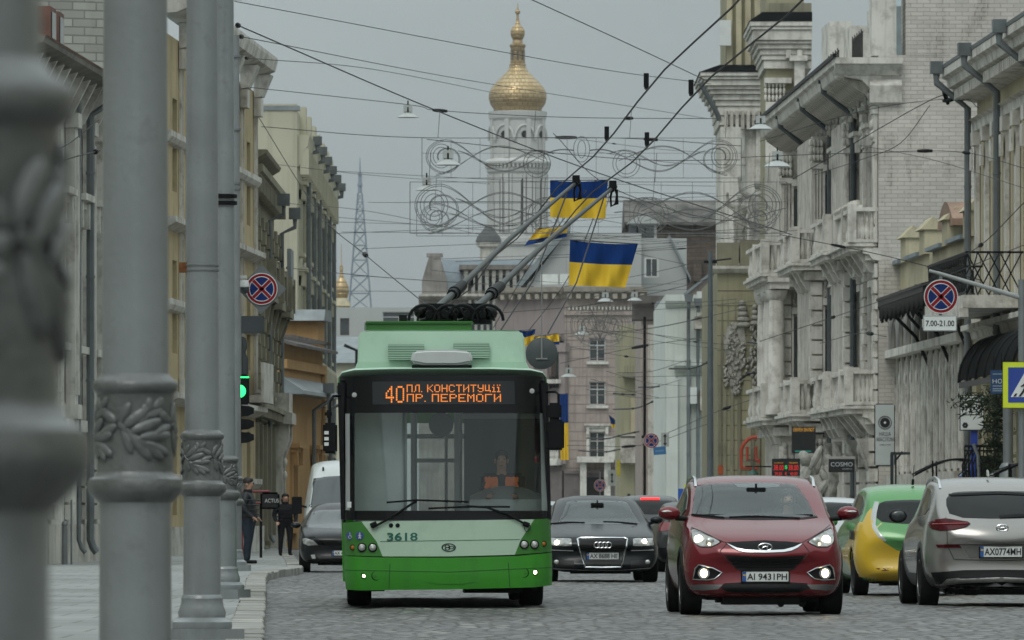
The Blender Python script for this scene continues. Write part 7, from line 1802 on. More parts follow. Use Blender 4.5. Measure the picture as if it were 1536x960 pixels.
def pr(rows): return [(r*kt, tz(py)) for r, py in rows]
m = MB(); m.lathe(pr([(36,167),(36.5,163),(41,157),(43.5,148),(43,140),(39,131),(31,122),(22,113),(14,105),(11.5,98)]), n=48); m.build('dome', GOLD, t)
m = MB(); m.lathe(pr([(12,98.5),(13,97),(11,95),(10.5,72),(12,70),(12,67),(8,65),(7,59)]), n=24); dr = m.build('lantern', GOLD, t)
m = MB()
for a in range(8): m.M = Matrix.Rotation(PI*a/4,4,'Z'); m.box(10.6*kt,10.9*kt,-1.7*kt,1.7*kt,tz(91),tz(76))
m.build('lantern_window', pm('lantern_dark',(.12,.10,.08),.6), dr)
m = MB(); m.lathe(pr([(7,60),(9,57),(10.6,52),(10.6,46),(8,41),(4,37),(2.4,30),(1.9,24),(1.9,21)]), n=24); m.ell((0,0,tz(18)),(4*kt,4*kt,4*kt)); m.lathe(pr([(2.2,14),(.9,12),(.5,5)]), n=8); m.build('spire', GOLD, t)
m = MB(); m.lathe(pr([(34,360),(43,355),(43,262),(46,258),(46,254),(43,252)]), n=48); m.lathe(pr([(50,246),(50,243),(46,240),(41,238)]), n=48); m.lathe(pr([(40.5,239),(40.5,182),(43,178),(44,171),(44,168),(36,167)]), n=48); m.lathe(pr([(44,252),(47,249),(50,246)]), n=48)
m.lathe(pr([(56,560),(56,372),(60,368),(60,358),(44,354)]), n=48); m.box(-62*kt,62*kt,-62*kt,62*kt,0,tz(545)); m.build('drum', TW, t, sharp=.4)
m = MB()
for a in range(8):
    m.M = Matrix.Rotation(PI*a/4+PI/8,4,'Z')
    m.box(40*kt,43.5*kt,-3.4*kt,3.4*kt,tz(238),tz(180)); m.box(42.5*kt,46*kt,-4*kt,4*kt,tz(350),tz(262)); m.box(42.5*kt,46*kt,-9*kt,-6*kt,tz(350),tz(262)); m.box(42.5*kt,46*kt,6*kt,9*kt,tz(350),tz(262))
m.build('pilaster', TW, t)
m = MB()
for a in range(48): m.M = Matrix.Rotation(2*PI*a/48,4,'Z'); m.box(44*kt,49*kt,-1.2*kt,1.2*kt,tz(253),tz(247))
m.build('dentil_molding', TW, t)
for a in range(8):
    m = MB(); m.M = Matrix.Rotation(PI*a/4-PI/2+.27,4,'Z'); m.prism([(-6.5*kt,tz(350)),(6.5*kt,tz(350)),(6.5*kt,tz(272)),(3*kt,tz(267)),(-3*kt,tz(267)),(-6.5*kt,tz(272))], 'x', 41.5*kt, 43.3*kt); m.build('bell_opening', OPENING, t)
    m = MB(); m.M = Matrix.Rotation(PI*a/4-PI/2+.27,4,'Z'); m.tube([(40.6*kt, 16*kt*math.cos(q), tz(203)+22*kt*math.sin(q)-8*kt) for q in [PI*i/10 for i in range(11)]], 2*kt, 6); m.build('arch_moulding', TW, t)
    m = MB(); m.M = Matrix.Rotation(PI*a/4-PI/2+.27,4,'Z'); m.lathe([(5.5*kt,40*kt),(5.5*kt,41.2*kt)], (0,0,tz(203)), 14, 'x'); m.build('round_window', OPENING, t)
t = thing('tower_turret', 'small pinnacle turret with dark pyramid roof at the bell tower foot', 'turret', (wx(733,1150), 1150, 0)); k2 = 1150/F
m = MB(); m.lathe([(15*k2,0),(15*k2,wz(392,1150)),(13*k2,wz(390,1150)),(13*k2,wz(372,1150)),(18*k2,wz(370,1150)),(19*k2,wz(364,1150)),(14*k2,wz(362,1150))], n=8); m.build('shaft', STUC_G, t, sharp=.3)
m = MB(); m.lathe([(20*k2,wz(363,1150)),(17*k2,wz(355,1150)),(9*k2,wz(345,1150)),(5*k2,wz(340,1150)),(0,wz(339,1150))], n=8); m.build('roof', pm('slate_dark',(.07,.075,.075),.7), t, sharp=.3)
# small golden dome on the left
t = thing('small_church', 'little gold onion dome with thin spire just left of the lattice mast', 'church', (wx(512,900), 900, 0)); k2 = 900/F
m = MB(); m.lathe([(9*k2,wz(447,900)),(11.5*k2,wz(440,900)),(11*k2,wz(430,900)),(7*k2,wz(421,900)),(3.5*k2,wz(415,900)),(2.2*k2,wz(408,900)),(2.8*k2,wz(403,900)),(2*k2,wz(399,900)),(.6*k2,wz(396,900)),(.4*k2,wz(366,900))], n=24); m.build('dome', GOLD, t)
m = MB(); m.lathe([(12*k2,wz(520,900)),(12*k2,wz(460,900)),(15*k2,wz(459,900)),(11*k2,wz(450,900)),(9*k2,wz(447,900))], n=24); m.box(-22*k2,22*k2,-22*k2,22*k2,0,wz(462,900)); m.build('drum', STUC_PY, t)
# lattice mast
YM = 2300.0; km = YM/F
t = thing('lattice_mast', 'tall thin bluish lattice television mast on the skyline left of centre', 'mast', (wx(540,YM), YM, 0))
def mz(py): return wz(py, YM)
MS = pm('mast_steel', (.22,.27,.32), .6, metal=.2)  # blue distance haze mixed into the steel colour
hw = lambda py: (3 + max(0, py-290)*.0) if py < 290 else 3.2+(py-290)*(13.5/172)
m = MB(); lv = [290,303,317,332,349,368,390,414,440,466]
for i in range(len(lv)-1):
    a, c = lv[i], lv[i+1]; ha, hc = hw(a)*km, hw(c)*km
    for sx, sy in ((1,1),(1,-1),(-1,1),(-1,-1)): m.tube([(sx*ha,sy*ha,mz(a)),(sx*hc,sy*hc,mz(c))], .22, 4)
    for f in range(4):
        M_ = Matrix.Rotation(PI/2*f,4,'Z')
        for p, q in (((-ha,-ha,mz(a)),(hc,-hc,mz(c))),((ha,-ha,mz(a)),(-hc,-hc,mz(c))),((-hc,-hc,mz(c)),(hc,-hc,mz(c)))): m.tube([M_@V(p), M_@V(q)], .12, 4)
for sx, sy in ((1,1),(1,-1),(-1,1),(-1,-1)): m.tube([(sx*hw(466)*km,sy*hw(466)*km,mz(466)),(sx*hw(560)*km,sy*hw(560)*km,0)], .3, 4)
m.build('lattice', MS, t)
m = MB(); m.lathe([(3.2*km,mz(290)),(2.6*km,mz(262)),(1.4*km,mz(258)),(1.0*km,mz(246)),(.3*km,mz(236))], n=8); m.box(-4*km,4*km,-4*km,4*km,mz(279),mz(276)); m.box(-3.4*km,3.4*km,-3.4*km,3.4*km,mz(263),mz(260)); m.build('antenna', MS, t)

# ================================================================= THE STREET ON BOTH SIDES OF THE CAMERA (out of view, added to shade the street and darken reflections)
for nm, lab, A, B2, H, mt in (('street_house','long grey white house front lining the pavement left of the grey posts', street(-13, 130), street(-13, 62), 13.5, STUC_G),
    ('street_house','long beige house front along the pavement behind the nearest grey post', street(-13, 61), street(-13, -60), 15, STUC_B),
    ('street_house','long pale house front on the right pavement opposite the posts', street(22.5, 60), street(22.5, 160), 14.5, STUC_G),
    ('street_house','long yellow house front on the right pavement beside the camera', street(22.5, -60), street(22.5, 59), 15.5, STUC_PY)):
    b = Bld(nm, lab, (A.x, A.y), (B2.x, B2.y), .126)
    n = int(b.L/6); xs = [b.L*(k+.5)/n for k in range(n)]; ops = [(x, z, 1.6, 2.6) for x in xs for z in (.9, 5.2, 9.4)]
    b.wall(H, mt, ops, D=10, roofmat=ZINC)
    for o in ops: b.win(o[0], o[1], 1.6, 2.6, FRAMEW)
    b.cornice(0, b.L, H-.6, [(0,0),(.2,.1),(.4,.4),(.7,.6)], STUC_W); b.cornice(0, b.L, 4.2, [(0,0),(.2,.1),(.3,.3),(.3,.4)], STUC_W, 'string_course')
# ================================================================= OVERHEAD: wires, lamps on cables, light scrolls, flags
def cable(name, label, pts, r=.011, sag=0, cat='wire', group=None, extra=None, clamps=(), mat=None, n=12):
    """pts: (px, py, Y) along the cable; it hangs between them"""
    P3 = [W(*p) for p in pts]; out = []
    N_ = len(P3)
    for i in range(N_-1):
        a, b, c, d = P3[max(0,i-1)], P3[i], P3[i+1], P3[min(N_-1,i+2)]
        if i == 0: a = b*2-c
        if i == N_-2: d = c*2-b
        for k in range(n):
            t = k/n; p = .5*((2*b)+(c-a)*t+(2*a-5*b+4*c-d)*t*t+(3*b-a-3*c+d)*t*t*t)
            if N_ == 2: p.z -= sag*4*t*(1-t)
            out.append(p)
    out.append(P3[-1])
    m = MB(); m.tube(out, r, 5)
    o = m.build(name, mat or WIRE); tag(o, label, cat, group)
    if clamps:
        m = MB()
        for t, ln, rr in clamps:
            i = min(len(out)-2, int(t*(len(out)-1))); d = (out[i+1]-out[i]).normalized(); c = out[i]
            m.tube([c-d*ln, c-d*ln*.4, c+d*ln*.4, c+d*ln], [rr*.7, rr, rr, rr*.7], 7)
        m.build('insulator', BLACK, o)
    return o
GW = 'thin wires strung over the street'
for lab, pts, r, sag, cl in (
 ('thin wire crossing high over the sky, topmost of those starting at the grey posts', [(352,2,137),(860,97,165),(1066,126,190)], .008, .25, ()),
 ('heavy span wire dropping from the farthest post past the tower to the right', [(357,38,137),(655,166,160),(905,262,180),(1188,352,205)], .013, .2, ((.0,.1,.05),)),
 ('thin wire running just under the heavy span wire near the posts', [(362,55,137),(700,120,200),(1062,178,260)], .009, .3, ((.02,.22,.045),)),
 ('thin wire with a dark turnbuckle near the cornice, crossing below the dome', [(370,87,150),(560,104,200),(745,140,260)], .009, .15, ((.03,.25,.04),)),
 ('span wire carrying the small white lamp left of the dome', [(375,131,205),(612,157,205),(660,166,205),(850,176,205),(1080,178,205)], .010, .08, ((.5,.2,.05),(.86,.12,.05),)),
 ('level wire passing across the white tier under the dome', [(392,190,214),(612,206,214),(920,207,214),(1112,219,214)], .011, .1, ((.6,.3,.05),(.75,.2,.05),)),
 ('level wire crossing the upper light scroll', [(640,209,199),(930,238,199),(1110,240,199)], .010, .05, ()),
 ('faint wire from the yellow cornice towards the lattice mast', [(400,245,230),(560,263,260),(735,276,300)], .009, .15, ()),
 ('slanting wire with black insulator falling from the yellow house to the trolley gear', [(388,176,208),(478,318,190),(548,382,170),(655,470,150)], .011, .1, ((.68,.42,.06),)),
 ('wire between the balcony house and the bell tower foot', [(432,402,240),(600,418,260),(800,430,290)], .013, .2, ((.02,.2,.05),)),
 ('faint low wire left of the bell tower', [(430,305,236),(560,318,260),(720,352,300)], .009, .2, ()),
 ('wire running in from the top edge right of the spire', [(790,-4,150),(930,60,170),(1062,122,190)], .011, .1, ()),
 ('wire sweeping from the scrolls across the brick wall', [(1112,236,200),(1300,229,200),(1440,228,200),(1536,252,196)], .010, .1, ((.55,.2,.05),(.72,.15,.05),)),
 ('wire rising over the brick wall to the pale yellow eave', [(1190,268,230),(1392,152,222),(1425,150,221),(1480,132,219)], .014, .12, ((.5,.25,.07),(.66,.25,.07),)),
 ('second wire rising to the drainpipe corner', [(1140,212,232),(1300,165,226),(1436,148,221),(1468,162,219)], .010, .1, ((.7,.2,.06),)),
 ('slack wire looping down in front of the brick wall', [(1395,158,222),(1350,215,226),(1290,240,230),(1222,262,236)], .011, .2, ()),
 ('thin wire descending across the brick wall to the no stopping sign', [(1290,218,215),(1400,240,200),(1536,282,180)], .008, .1, ()),
 ('wire slanting from the scrolls to the lattice balcony', [(1170,352,205),(1320,382,205),(1470,420,205)], .012, .1, ((.3,.2,.04),)),
 ('wire sloping up from the black canopy to the right edge', [(1390,402,205),(1465,372,195),(1540,300,180)], .013, .1, ((.55,.35,.06),)),
 ('long thin wire above the pedestrian crossing sign', [(1140,512,230),(1330,448,215),(1540,366,190)], .011, .15, ((.3,.2,.05),)),
 ('low wire from the black canopy to the white house front', [(1230,515,240),(1290,500,236),(1330,505,232)], .011, .15, ((.7,.4,.07),)),
 ('wire in front of the pink cornice', [(745,470,330),(900,455,330),(1062,418,330),(1180,360,320)], .014, .3, ()),
 ('level wire crossing the pink house at its upper window', [(700,520,350),(900,497,350),(1062,512,350)], .012, .2, ()),
 ('wire crossing the pink house below the upper window', [(840,545,360),(960,520,360),(1060,505,360)], .013, .2, ((.5,.4,.08),)),
 ('low wire past the flagged portal of the pink house', [(850,668,330),(960,668,330),(1050,640,330),(1160,600,320)], .012, .2, ((.3,.3,.06),)),
 ('thin wire crossing the olive house relief', [(1000,650,300),(1090,612,300),(1190,580,290)], .011, .15, ((.5,.35,.07),)),
 ('wire dropping from the pole gear towards the pink wing', [(905,290,170),(850,420,220),(790,500,260)], .012, .1, ()),
 ('second wire dropping from the pole gear beside the flag', [(880,285,170),(800,390,210),(740,492,240)], .011, .1, ()),
 ('wire from the white tower corner to the flag cluster', [(830,200,190),(915,280,190),(1080,330,200),(1180,312,210)], .010, .15, ()),
 ('low wire behind the white lamp at the left eave', [(70,232,150),(105,214,153),(148,180,156)], .012, .05, ()),
 ('lower of the two wires fixed to the white house drainpipe', [(70,250,150),(110,236,152),(150,226,156)], .014, .05, ((.95,.1,.06),)),
): cable('overhead_wire', lab, pts, r, sag, 'wire', GW, clamps=cl)
GB = 'thick black cable bundles along the right house fronts'
for lab, pts, r in (
 ('thick lumpy black cable across the columned balcony', [(1122,513,300),(1165,518,297),(1205,508,295),(1232,492,292),(1258,482,290)], .045),
 ('thick black cable from the white house to the olive relief', [(1004,553,340),(1040,552,335),(1068,540,330),(1112,518,318)], .04),
 ('black cable bundle beside the pilaster house cornice', [(958,581,380),(985,580,375),(1010,572,370),(1050,562,362),(1058,556,360)], .042),
 ('black cable above the far no stopping sign', [(920,614,400),(955,612,395),(985,600,390),(1010,594,385)], .042),
 ('short straight black cable across the olive narrow house', [(920,590,420),(945,592,418),(972,591,415)], .04),
 ('black cable left of the far no stopping sign', [(880,657,420),(910,658,416),(935,652,410),(970,645,405)], .042),
 ('lowest black cable past the flagged portal', [(868,676,420),(905,678,416),(930,674,410)], .04),
 ('short black cable hung below the olive relief', [(1110,570,312),(1120,562,310),(1138,558,308)], .05),
): cable('cable_bundle', lab, pts, r, .02, 'cable', GB, clamps=((.3,.2,r*1.5),(.6,.2,r*1.5),(.85,.25,r*1.4)))
# the fine tangle nothing in the picture tells apart
rnd = random.Random(21)
for i in range(34):
    Y0 = rnd.uniform(190, 420); Y1 = Y0 + rnd.uniform(-25, 60); y0 = rnd.uniform(190, 600); y1 = y0 + rnd.uniform(-45, 45)
    x0 = rnd.uniform(640, 900) if i % 3 else rnd.uniform(430, 560); x1 = rnd.uniform(1000, 1240)
    if y0 > 440: x0 = rnd.uniform(850, 930); x1 = rnd.uniform(1010, 1200)
    cable('overhead_wire', 'fine wire lost in the tangle strung across the street', [(x0,y0,Y0),((x0+x1)/2,(y0+y1)/2+rnd.uniform(2,10),(Y0+Y1)/2),(x1,y1,Y1)], .0075*Y0/230, 0, 'wire', 'fine tangle of wires over the street', clamps=((rnd.uniform(.2,.8),.2,.035),) if i % 4 == 0 else ())
# the two contact wires the poles run on
for k, lab in enumerate(('left contact wire of the trolley line, touched by the left pole', 'right contact wire of the trolley line, touched by the right pole')):
    h = HEADW[k]; lat = h.x + .033*h.y; m = MB()
    pts = [V((lat-.033*Y, Y, h.z+.10+.12*math.sin((Y-40)/30*PI)**2)) for Y in range(30, 330, 6)]
    m.tube(pts, .011, 5); o = m.build('contact_wire', WIRE); tag(o, lab, 'wire', 'contact wires of the trolley line')
    for Y in (88, 98, 160, 205):
        m = MB(); p = V((lat-.033*Y, Y, h.z+.14+.12*math.sin((Y-40)/30*PI)**2)); m.tube([p, p+V((0,0,.16))], .03, 6); m.tube([p+V((0,-.15,0)), p+V((0,.15,0))], .025, 6); m.build('hanger', BLACK, o)
# lamps hung on cables
LW = pm('lamp_white', (.40,.43,.42), .45, var=.08)
GL = 'white lamps hung on span wires'
for px, py, Y, sc_, lab in ((612,169,205,1,'small white lamp hanging alone in the sky left of the dome'),(672,239,199,1.15,'white lamp hanging inside the left end of the upper light scroll'),(640,278,199,1,'white lamp hanging above the left end of the lower light scroll'),
   (1141,186,232,1.2,'white street lamp hung before the ornate house cornice, upper of two'),(1166,241,225,1.35,'white street lamp hung before the ornate house cornice, lower of two'),(908,447,330,1.2,'white lamp before the pink cornice, just under the lowest flag'),(952,446,330,1.1,'white lamp before the right end of the pink cornice'),(873,497,330,1.1,'white lamp before the upper wall of the pink house'),(853,560,330,1.2,'white bell shaped lamp hung before the arched bay of the pink wing')):
    t = thing('cable_lamp', lab, 'lamp', W(px,py,Y), 0, GL); k = sc_
    m = MB(); m.lathe([(.30*k,-.13*k),(.25*k,-.09*k),(.10*k,.0),(.08*k,.02)], n=16); m.box(-.12*k,.12*k,-.1*k,.1*k,.02*k,.20*k); m.build('shade', LW, t)
    m = MB(); m.box(-.02*k,.02*k,-.11*k,-.101*k,.0,.14*k); m.tube([(0,0,.2*k),(0,0,.2*k+.12)], .02, 6); m.build('bracket', BLACK, t)
# fairy light scrolls in wire frames
SCR = pm('scroll_wire', (.13,.135,.13), .6, var=.15)
def scroll(label, px0, px1, py0, py1, Y, seed):
    t = thing('light_scroll', label, 'light frame', W((px0+px1)/2, py1, Y), 0, 'scrollwork light frames hung across the street')
    k = Y/F; Wd = (px1-px0)*k; H = (py1-py0)*k
    m = MB(); r = .009
    for z in (0, H): m.tube([(-Wd/2,0,z),(Wd/2,0,z)], r, 5)
    n = max(6, int(Wd/.75))
    for i in range(n+1): x = lerp(-Wd/2, Wd/2, i/n); m.tube([(x,0,0),(x,0,H)], r*(1 if i in (0,n) else .55), 4)
    m.tube([(-Wd/2,0,H*.62),(Wd/2,0,H*.62)], r*.55, 4)
    m.build('frame', SCR, t)
    m = MB(); r = .0085
    def curve(fn, n=60): m.tube([fn(i/n) for i in range(n+1)], r, 4)
    for s in (1,-1):
        cx = s*(Wd/2-.55*H-.05); cz = H*.5
        for q in (1.0, .92): 
            def big(t, q=q):      # spiral eye flowing into a wave towards the middle
                a = -PI*2.6*(1-t) + PI*.5; rad = H*.46*q*(.38+.62*min(1,t*1.15))
                return V((cx + s*rad*1.12*math.cos(a), 0, cz + rad*math.sin(a)))
            curve(big)
            def wave(t, q=q):
                x = cx + s*(.0 - t*(Wd*.40)); return V((x, 0, cz + H*.46*q*math.cos(t*PI*2.1)*(1-.55*t)))
            curve(wave)
            def wave2(t, q=q):
                x = cx + s*(.25*H - t*(Wd*.34)); return V((x, 0, cz - H*.44*q*math.cos(t*PI*1.6)*(1-.5*t)))
            curve(wave2)
            def wave3(t, q=q):
                x = cx - s*(H*.3 + t*Wd*.30); return V((x, 0, cz + H*.2*q*math.sin(t*PI*2.2+q*2)))
            curve(wave3)
        for q in (.3,.22):
            def eye(t, q=q): a = 2*PI*t; return V((cx + s*.12*H + H*q*.9*math.cos(a), 0, cz + .05*H + H*q*math.sin(a)))
            curve(eye, 30)
        for q in (.34,.26):
            def loop(t, q=q): a = 2*PI*t; return V((s*(.14*Wd) + H*q*math.cos(a), 0, H*.36 + H*q*math.sin(a)))
            curve(loop, 30)
    for q in (.2,.1):
        def mid(t, q=q): a = 2*PI*t; return V((H*q*math.cos(a), 0, H*.72 + H*(.12+q)*math.sin(a)*1.0))
        curve(mid, 26)
    m.build('scrolls', SCR, t)
    m = MB()
    for x in (-Wd*.45, -Wd*.15, Wd*.15, Wd*.45): m.tube([(x,0,H),(x+.05,0,H+.7)], .008, 4)
    m.build('suspension', SCR, t)
scroll('wire scrollwork light frame, upper and farther left of two big ones in the sky', 633, 1112, 207, 267, 200, 1)
scroll('wire scrollwork light frame, lower one reaching past the stone statues', 615, 1180, 273, 350, 184, 2)
scroll('faint wire scrollwork light frame farther off, hung inside the lower one', 625, 1170, 303, 354, 226, 3)
scroll('far wire scrollwork light frame in front of the pink house wall', 850, 950, 460, 520, 300, 4)
# flags
def flag(label, corners, Y, wav=.06, split=.5, up=True, folds=4.5, lean=0):
    """corners: top-left, top-right, bottom-right, bottom-left in picture pixels, hanging at distance Y"""
    t = thing('flag', label, 'flag', W(*corners[0], Y), 0, 'blue and yellow flags')
    o0 = W(*corners[0], Y); P = [W(*c, Y)-o0 for c in corners]; rnd = random.Random(len(label))
    ph = rnd.uniform(0,6)
    def fn(a, b):
        def f(u, v):
            vv = lerp(a, b, v); p = P[0].lerp(P[1], u).lerp(P[3].lerp(P[2], u), vv)
            p.y += wav*(math.sin(u*PI*folds+ph+vv*2.6)*(.3+vv) + .4*math.sin(u*PI*folds*2.3-vv*4+ph)) + lean*u; p.z -= .03*math.sin(u*PI)*(1-vv); return p
        return f
    for nm, a, b, mt in (('blue_band',0,split,FBLUE if up else YEL),('yellow_band',split,1,YEL if up else FBLUE)):
        m = MB(); m.smooth = True; m.grid(fn(a,b), 40, 14); m.build(nm if up else {'blue_band':'yellow_band','yellow_band':'blue_band'}[nm], mt, t)
    m = MB(); m.tube([P[0], P[1]], .012, 5); m.build('cord', WIRE, t)
flag('lowest and nearest blue and yellow flag, hanging over the white rear house', ((855,360),(957,366),(938,431),(853,428)), 150, .05, .48)
flag('blue and yellow flag hung behind the right trolley pole head', ((825,271),(912,270),(908,328),(825,326)), 172, .05, .46)
flag('twisted flag with yellow above blue, crossed by the right trolley pole', ((806,343),(852,338),(850,355),(786,369)), 205, .04, .66, up=False)
flag('small blue and yellow flag showing beside the roof fairing of the trolleybus', ((778,496),(803,494),(801,512),(780,524)), 260, .06, .42)
flag('small folded flag, mostly yellow, above the round sign back', ((803,505),(838,500),(839,517),(806,515)), 262, .08, .72, up=False)
flag('tall narrow blue and yellow banner hanging on the pink wing', ((839,591),(852,590),(853,690),(841,690)), 516, .05, .44)
flag('tiny dark flag sticking out by the portal of the pink house', ((913,622),(921,628),(929,640),(918,642)), 505, .08, .7)
# round sign seen from behind, hung from the wires
t = thing('road_sign', 'round dark sign seen from behind, hanging at the trolleybus roof corner', 'road sign', W(812.5,530,146))
m = MB(); m.lathe([(0,-.0),(.30,-.0),(.305,.004),(.305,.02),(0,.021)], n=36, axis='y'); m.build('disc', pm('sign_back',(.055,.068,.07),.55,var=.1), t)
m = MB(); m.box(-.014,.014,-.03,-.002,-.1,.30); m.box(-.11,.11,-.028,-.003,-.115,-.09); m.tube([(0,-.016,.3),(0,-.016,1.9)], .010, 6); m.build('bracket', pm('bracket_pale',(.2,.22,.21),.6), t)
# ================================================================= RIGHT PAVEMENT: signs, posts, canopies, plants
Yp = 150.0
t = thing('sign_post', 'grey sign pole with long pale arm at the right edge', 'sign post', (wx(1533,Yp), Yp, .126))
m = MB(); m.tube([(0,0,0),(0,0,5.6)], .075, 14); m.build('pole', STEEL, t)
ax = wx(1405,Yp)-wx(1533,Yp); zt_ = wz(409,Yp)-.126; ze_ = wz(447,Yp)-.126
m = MB(); m.tube([(0.0,0,ze_),(ax,0,zt_)], [.05,.035], 10); m.tube([(ax,0,zt_),(ax-.15,0,zt_+.04)], .03, 8); m.build('arm', pm('arm_pale',(.28,.30,.29),.5,var=.1), t)
m = MB(); m.box(ax+.05,ax+.11,.0,.05,zt_-.95,zt_); m.build('hanger', STEEL, t)
t = thing('no_stopping_sign', 'big round red and blue no stopping sign hung on the pale arm', 'road sign', W(1411.5,445,Yp-.15))
nostop_sign(t, .335)
t = thing('time_plate', 'small white plate reading 7.00-21.00 below the big no stopping sign', 'sign plate', W(1410,485,Yp-.12))
m = MB(); m.box(-.33,.33,-.01,.012,-.155,.155); m.build('board', PLATE, t, bevel=.01)
m = MB(); 
for x in (-.322,.314): m.box(x,x+.008,-.013,-.0105,-.147,.147)
for z in (-.147,.139): m.box(-.313,.313,-.013,-.0105,z,z+.008)
m.build('border', INK, t)
link('lettering', text_mesh('7.00-21.00', .56, .115, INK, .003, face_cam(0,-.012,0), bold=.015), t)
m = MB(); m.box(-.02,.02,.013,.03,.1,.33); m.build('hanger', STEEL, t)
# pedestrian crossing sign
t = thing('crossing_sign', 'pedestrian crossing sign with bright yellow border at the right edge', 'road sign', W(1539,577.5,Yp-.2))
YG = pm('fluorescent_yellow', (.62,.72,.03), .5, var=.04)
m = MB(); m.box(-.46,.46,-.005,.015,-.455,.455); m.build('board', YG, t, bevel=.012)
m = MB(); m.box(-.35,.35,-.009,-.005,-.345,.345); m.build('blue_field', pm('crossing_blue',(.02,.055,.30),.45,var=.05), t)
m = MB(); m.prism([(-.30,-.235),(.30,-.235),(0,.29)], 'y', -.013, -.0095); m.build('white_triangle', PLATE, t)
m = MB(); y = -.02
m.ell((0.0,y,.10),(.035,.006,.04),10,6)
m.tube([(0,y,.06),(-.005,y,-.05)], [.036,.03], 8); m.tube([(-.01,y,-.05),(-.05,y,-.12),(-.11,y,-.2)], [.028,.022,.018], 6); m.tube([(0,y,-.05),(.05,y,-.11),(.07,y,-.2)], [.028,.022,.018], 6)
m.tube([(0,y,.04),(-.06,y,-.01),(-.1,y,-.03)], [.02,.016,.012], 6); m.tube([(0,y,.04),(.06,y,-.01)], [.02,.014], 6)
m.build('walking_figure', INK, t)
m = MB()
for x in (-.22,-.12,-.0,.1): m.prism([(x-.03,-.225),(x+.02,-.225),(x+.05,-.165),(x+.01,-.165)], 'y', -.017, -.0135)
m.build('stripes', INK, t)
# twin grey pipes / pole in front of the pale yellow house
t = thing('street_pole', 'thick grey pole with a cable pipe before the pale yellow house', 'pole', (wx(1512,196), 196, .126))
m = MB(); m.tube([(0,0,0),(0,0,wz(565,196))], .13, 14); m.lathe([(.22,0),(.22,wz(690,196)-.3),(.15,wz(690,196)-.2)], n=14); m.build('shaft', STEEL, t)
m = MB(); m.tube([(.35,.2,0),(.35,.2,wz(560,196))], .09, 12); m.build('cable_pipe', pm('pipe_dark_grey',(.10,.11,.11),.5), t)
# blue hanging sign
t = thing('hanging_sign', 'dark blue shop sign lettered in white, under the awning', 'sign', W(1496,573,192))
m = MB(); m.box(-.17,.17,-.03,.03,-.30,.30); m.build('board', pm('shop_blue',(.012,.05,.14),.5,var=.1), t, bevel=.01)
link('lettering', text_mesh('НО', .24, .11, WHITEP, .003, face_cam(.0,-.034,.02)), t)
m = MB(); 
for z in (.2,-.1,-.17,-.22): m.box(-.12,.13,-.036,-.031,z-.012,z+.012)
m.build('small_print', pm('faint_white',(.25,.32,.38),.6), t)
m = MB(); m.tube([(-.1,0,.3),(-.1,0,.75)], .012, 5); m.tube([(.1,0,.3),(.1,0,.75)], .012, 5); m.build('hanger', BLACK, t)
# small white sign on blue post
t = thing('board_on_post', 'white notice board with dark emblem on a bright blue post', 'sign', (wx(1461,200), 200, .126))
m = MB(); m.box(-.09,.09,-.08,.08,0,wz(640,200)-.126); m.build('post', pm('post_blue',(.015,.05,.32),.5,var=.08), t)
zb_ = wz(623,200)-.126
m = MB(); m.box(-.36,.24,-.16,-.09,zb_-.38,zb_+.5); bo = m.build('board', PLATE, t, bevel=.01)
m = MB(); m.box(-.38,.26,-.15,-.085,zb_-.40,zb_-.381); m.box(-.38,.26,-.15,-.085,zb_+.501,zb_+.52); m.box(-.38,-.361,-.15,-.085,zb_-.38,zb_+.5); m.box(.241,.26,-.15,-.085,zb_-.38,zb_+.5); m.build('frame', BLACK, bo)
m = MB(); m.box(-.33,.2,-.166,-.161,zb_+.0,zb_+.02)
for a in range(6): m.ell((-.24+.045*math.cos(a*PI/3), -.165, zb_-.26+.045*math.sin(a*PI/3)), (.035,.006,.035), 8, 5)
for z in (.2,.3): m.box(-.3,.0,-.166,-.161,zb_+z,zb_+z+.03)
m.build('print', INK, bo)
# iron stair railing
t = thing('stair_railing', 'black iron stair railing with slanting bars below the hanging plants', 'railing', (wx(1447,198), 198, .126)); k = 198/F
z1 = wz(669,198)-.126; z0 = wz(722,198)-.126
m = MB(); xr = 62*k
m.tube([(0,0,z1),(xr,.0,z1)], .035, 6); m.tube([(0,0,z1-.12),(xr,0,z1-.12)], .022, 6)
for i in range(12): x = xr*i/11; m.tube([(x,0,z1),(x,0,.0)], .018, 5)
m.build('rail', BLACK, t)
m = MB()
for i in range(4): x = i*.09; m.tube([(x+.12,-.3,z1),(x-.08,-.3,z1-.5),(x+.12,-.3,.1)], .022, 6)
m.tube([(.0,-.3,z1),(.42,-.3,z1)], .03, 6); m.build('slanting_bar', BLACK, t)
m = MB(); m.tube([(.2,-.35,z1+.05),(.32,-.35,z1-.25),(.35,-.35,z1-.9),(.33,-.35,0)], .045, 8); m.build('bent_post', STEEL, t)
m = MB(); m.box(.3,xr,.25,.4,.6,z1-.25); m.build('dark_door', OPENING, t)
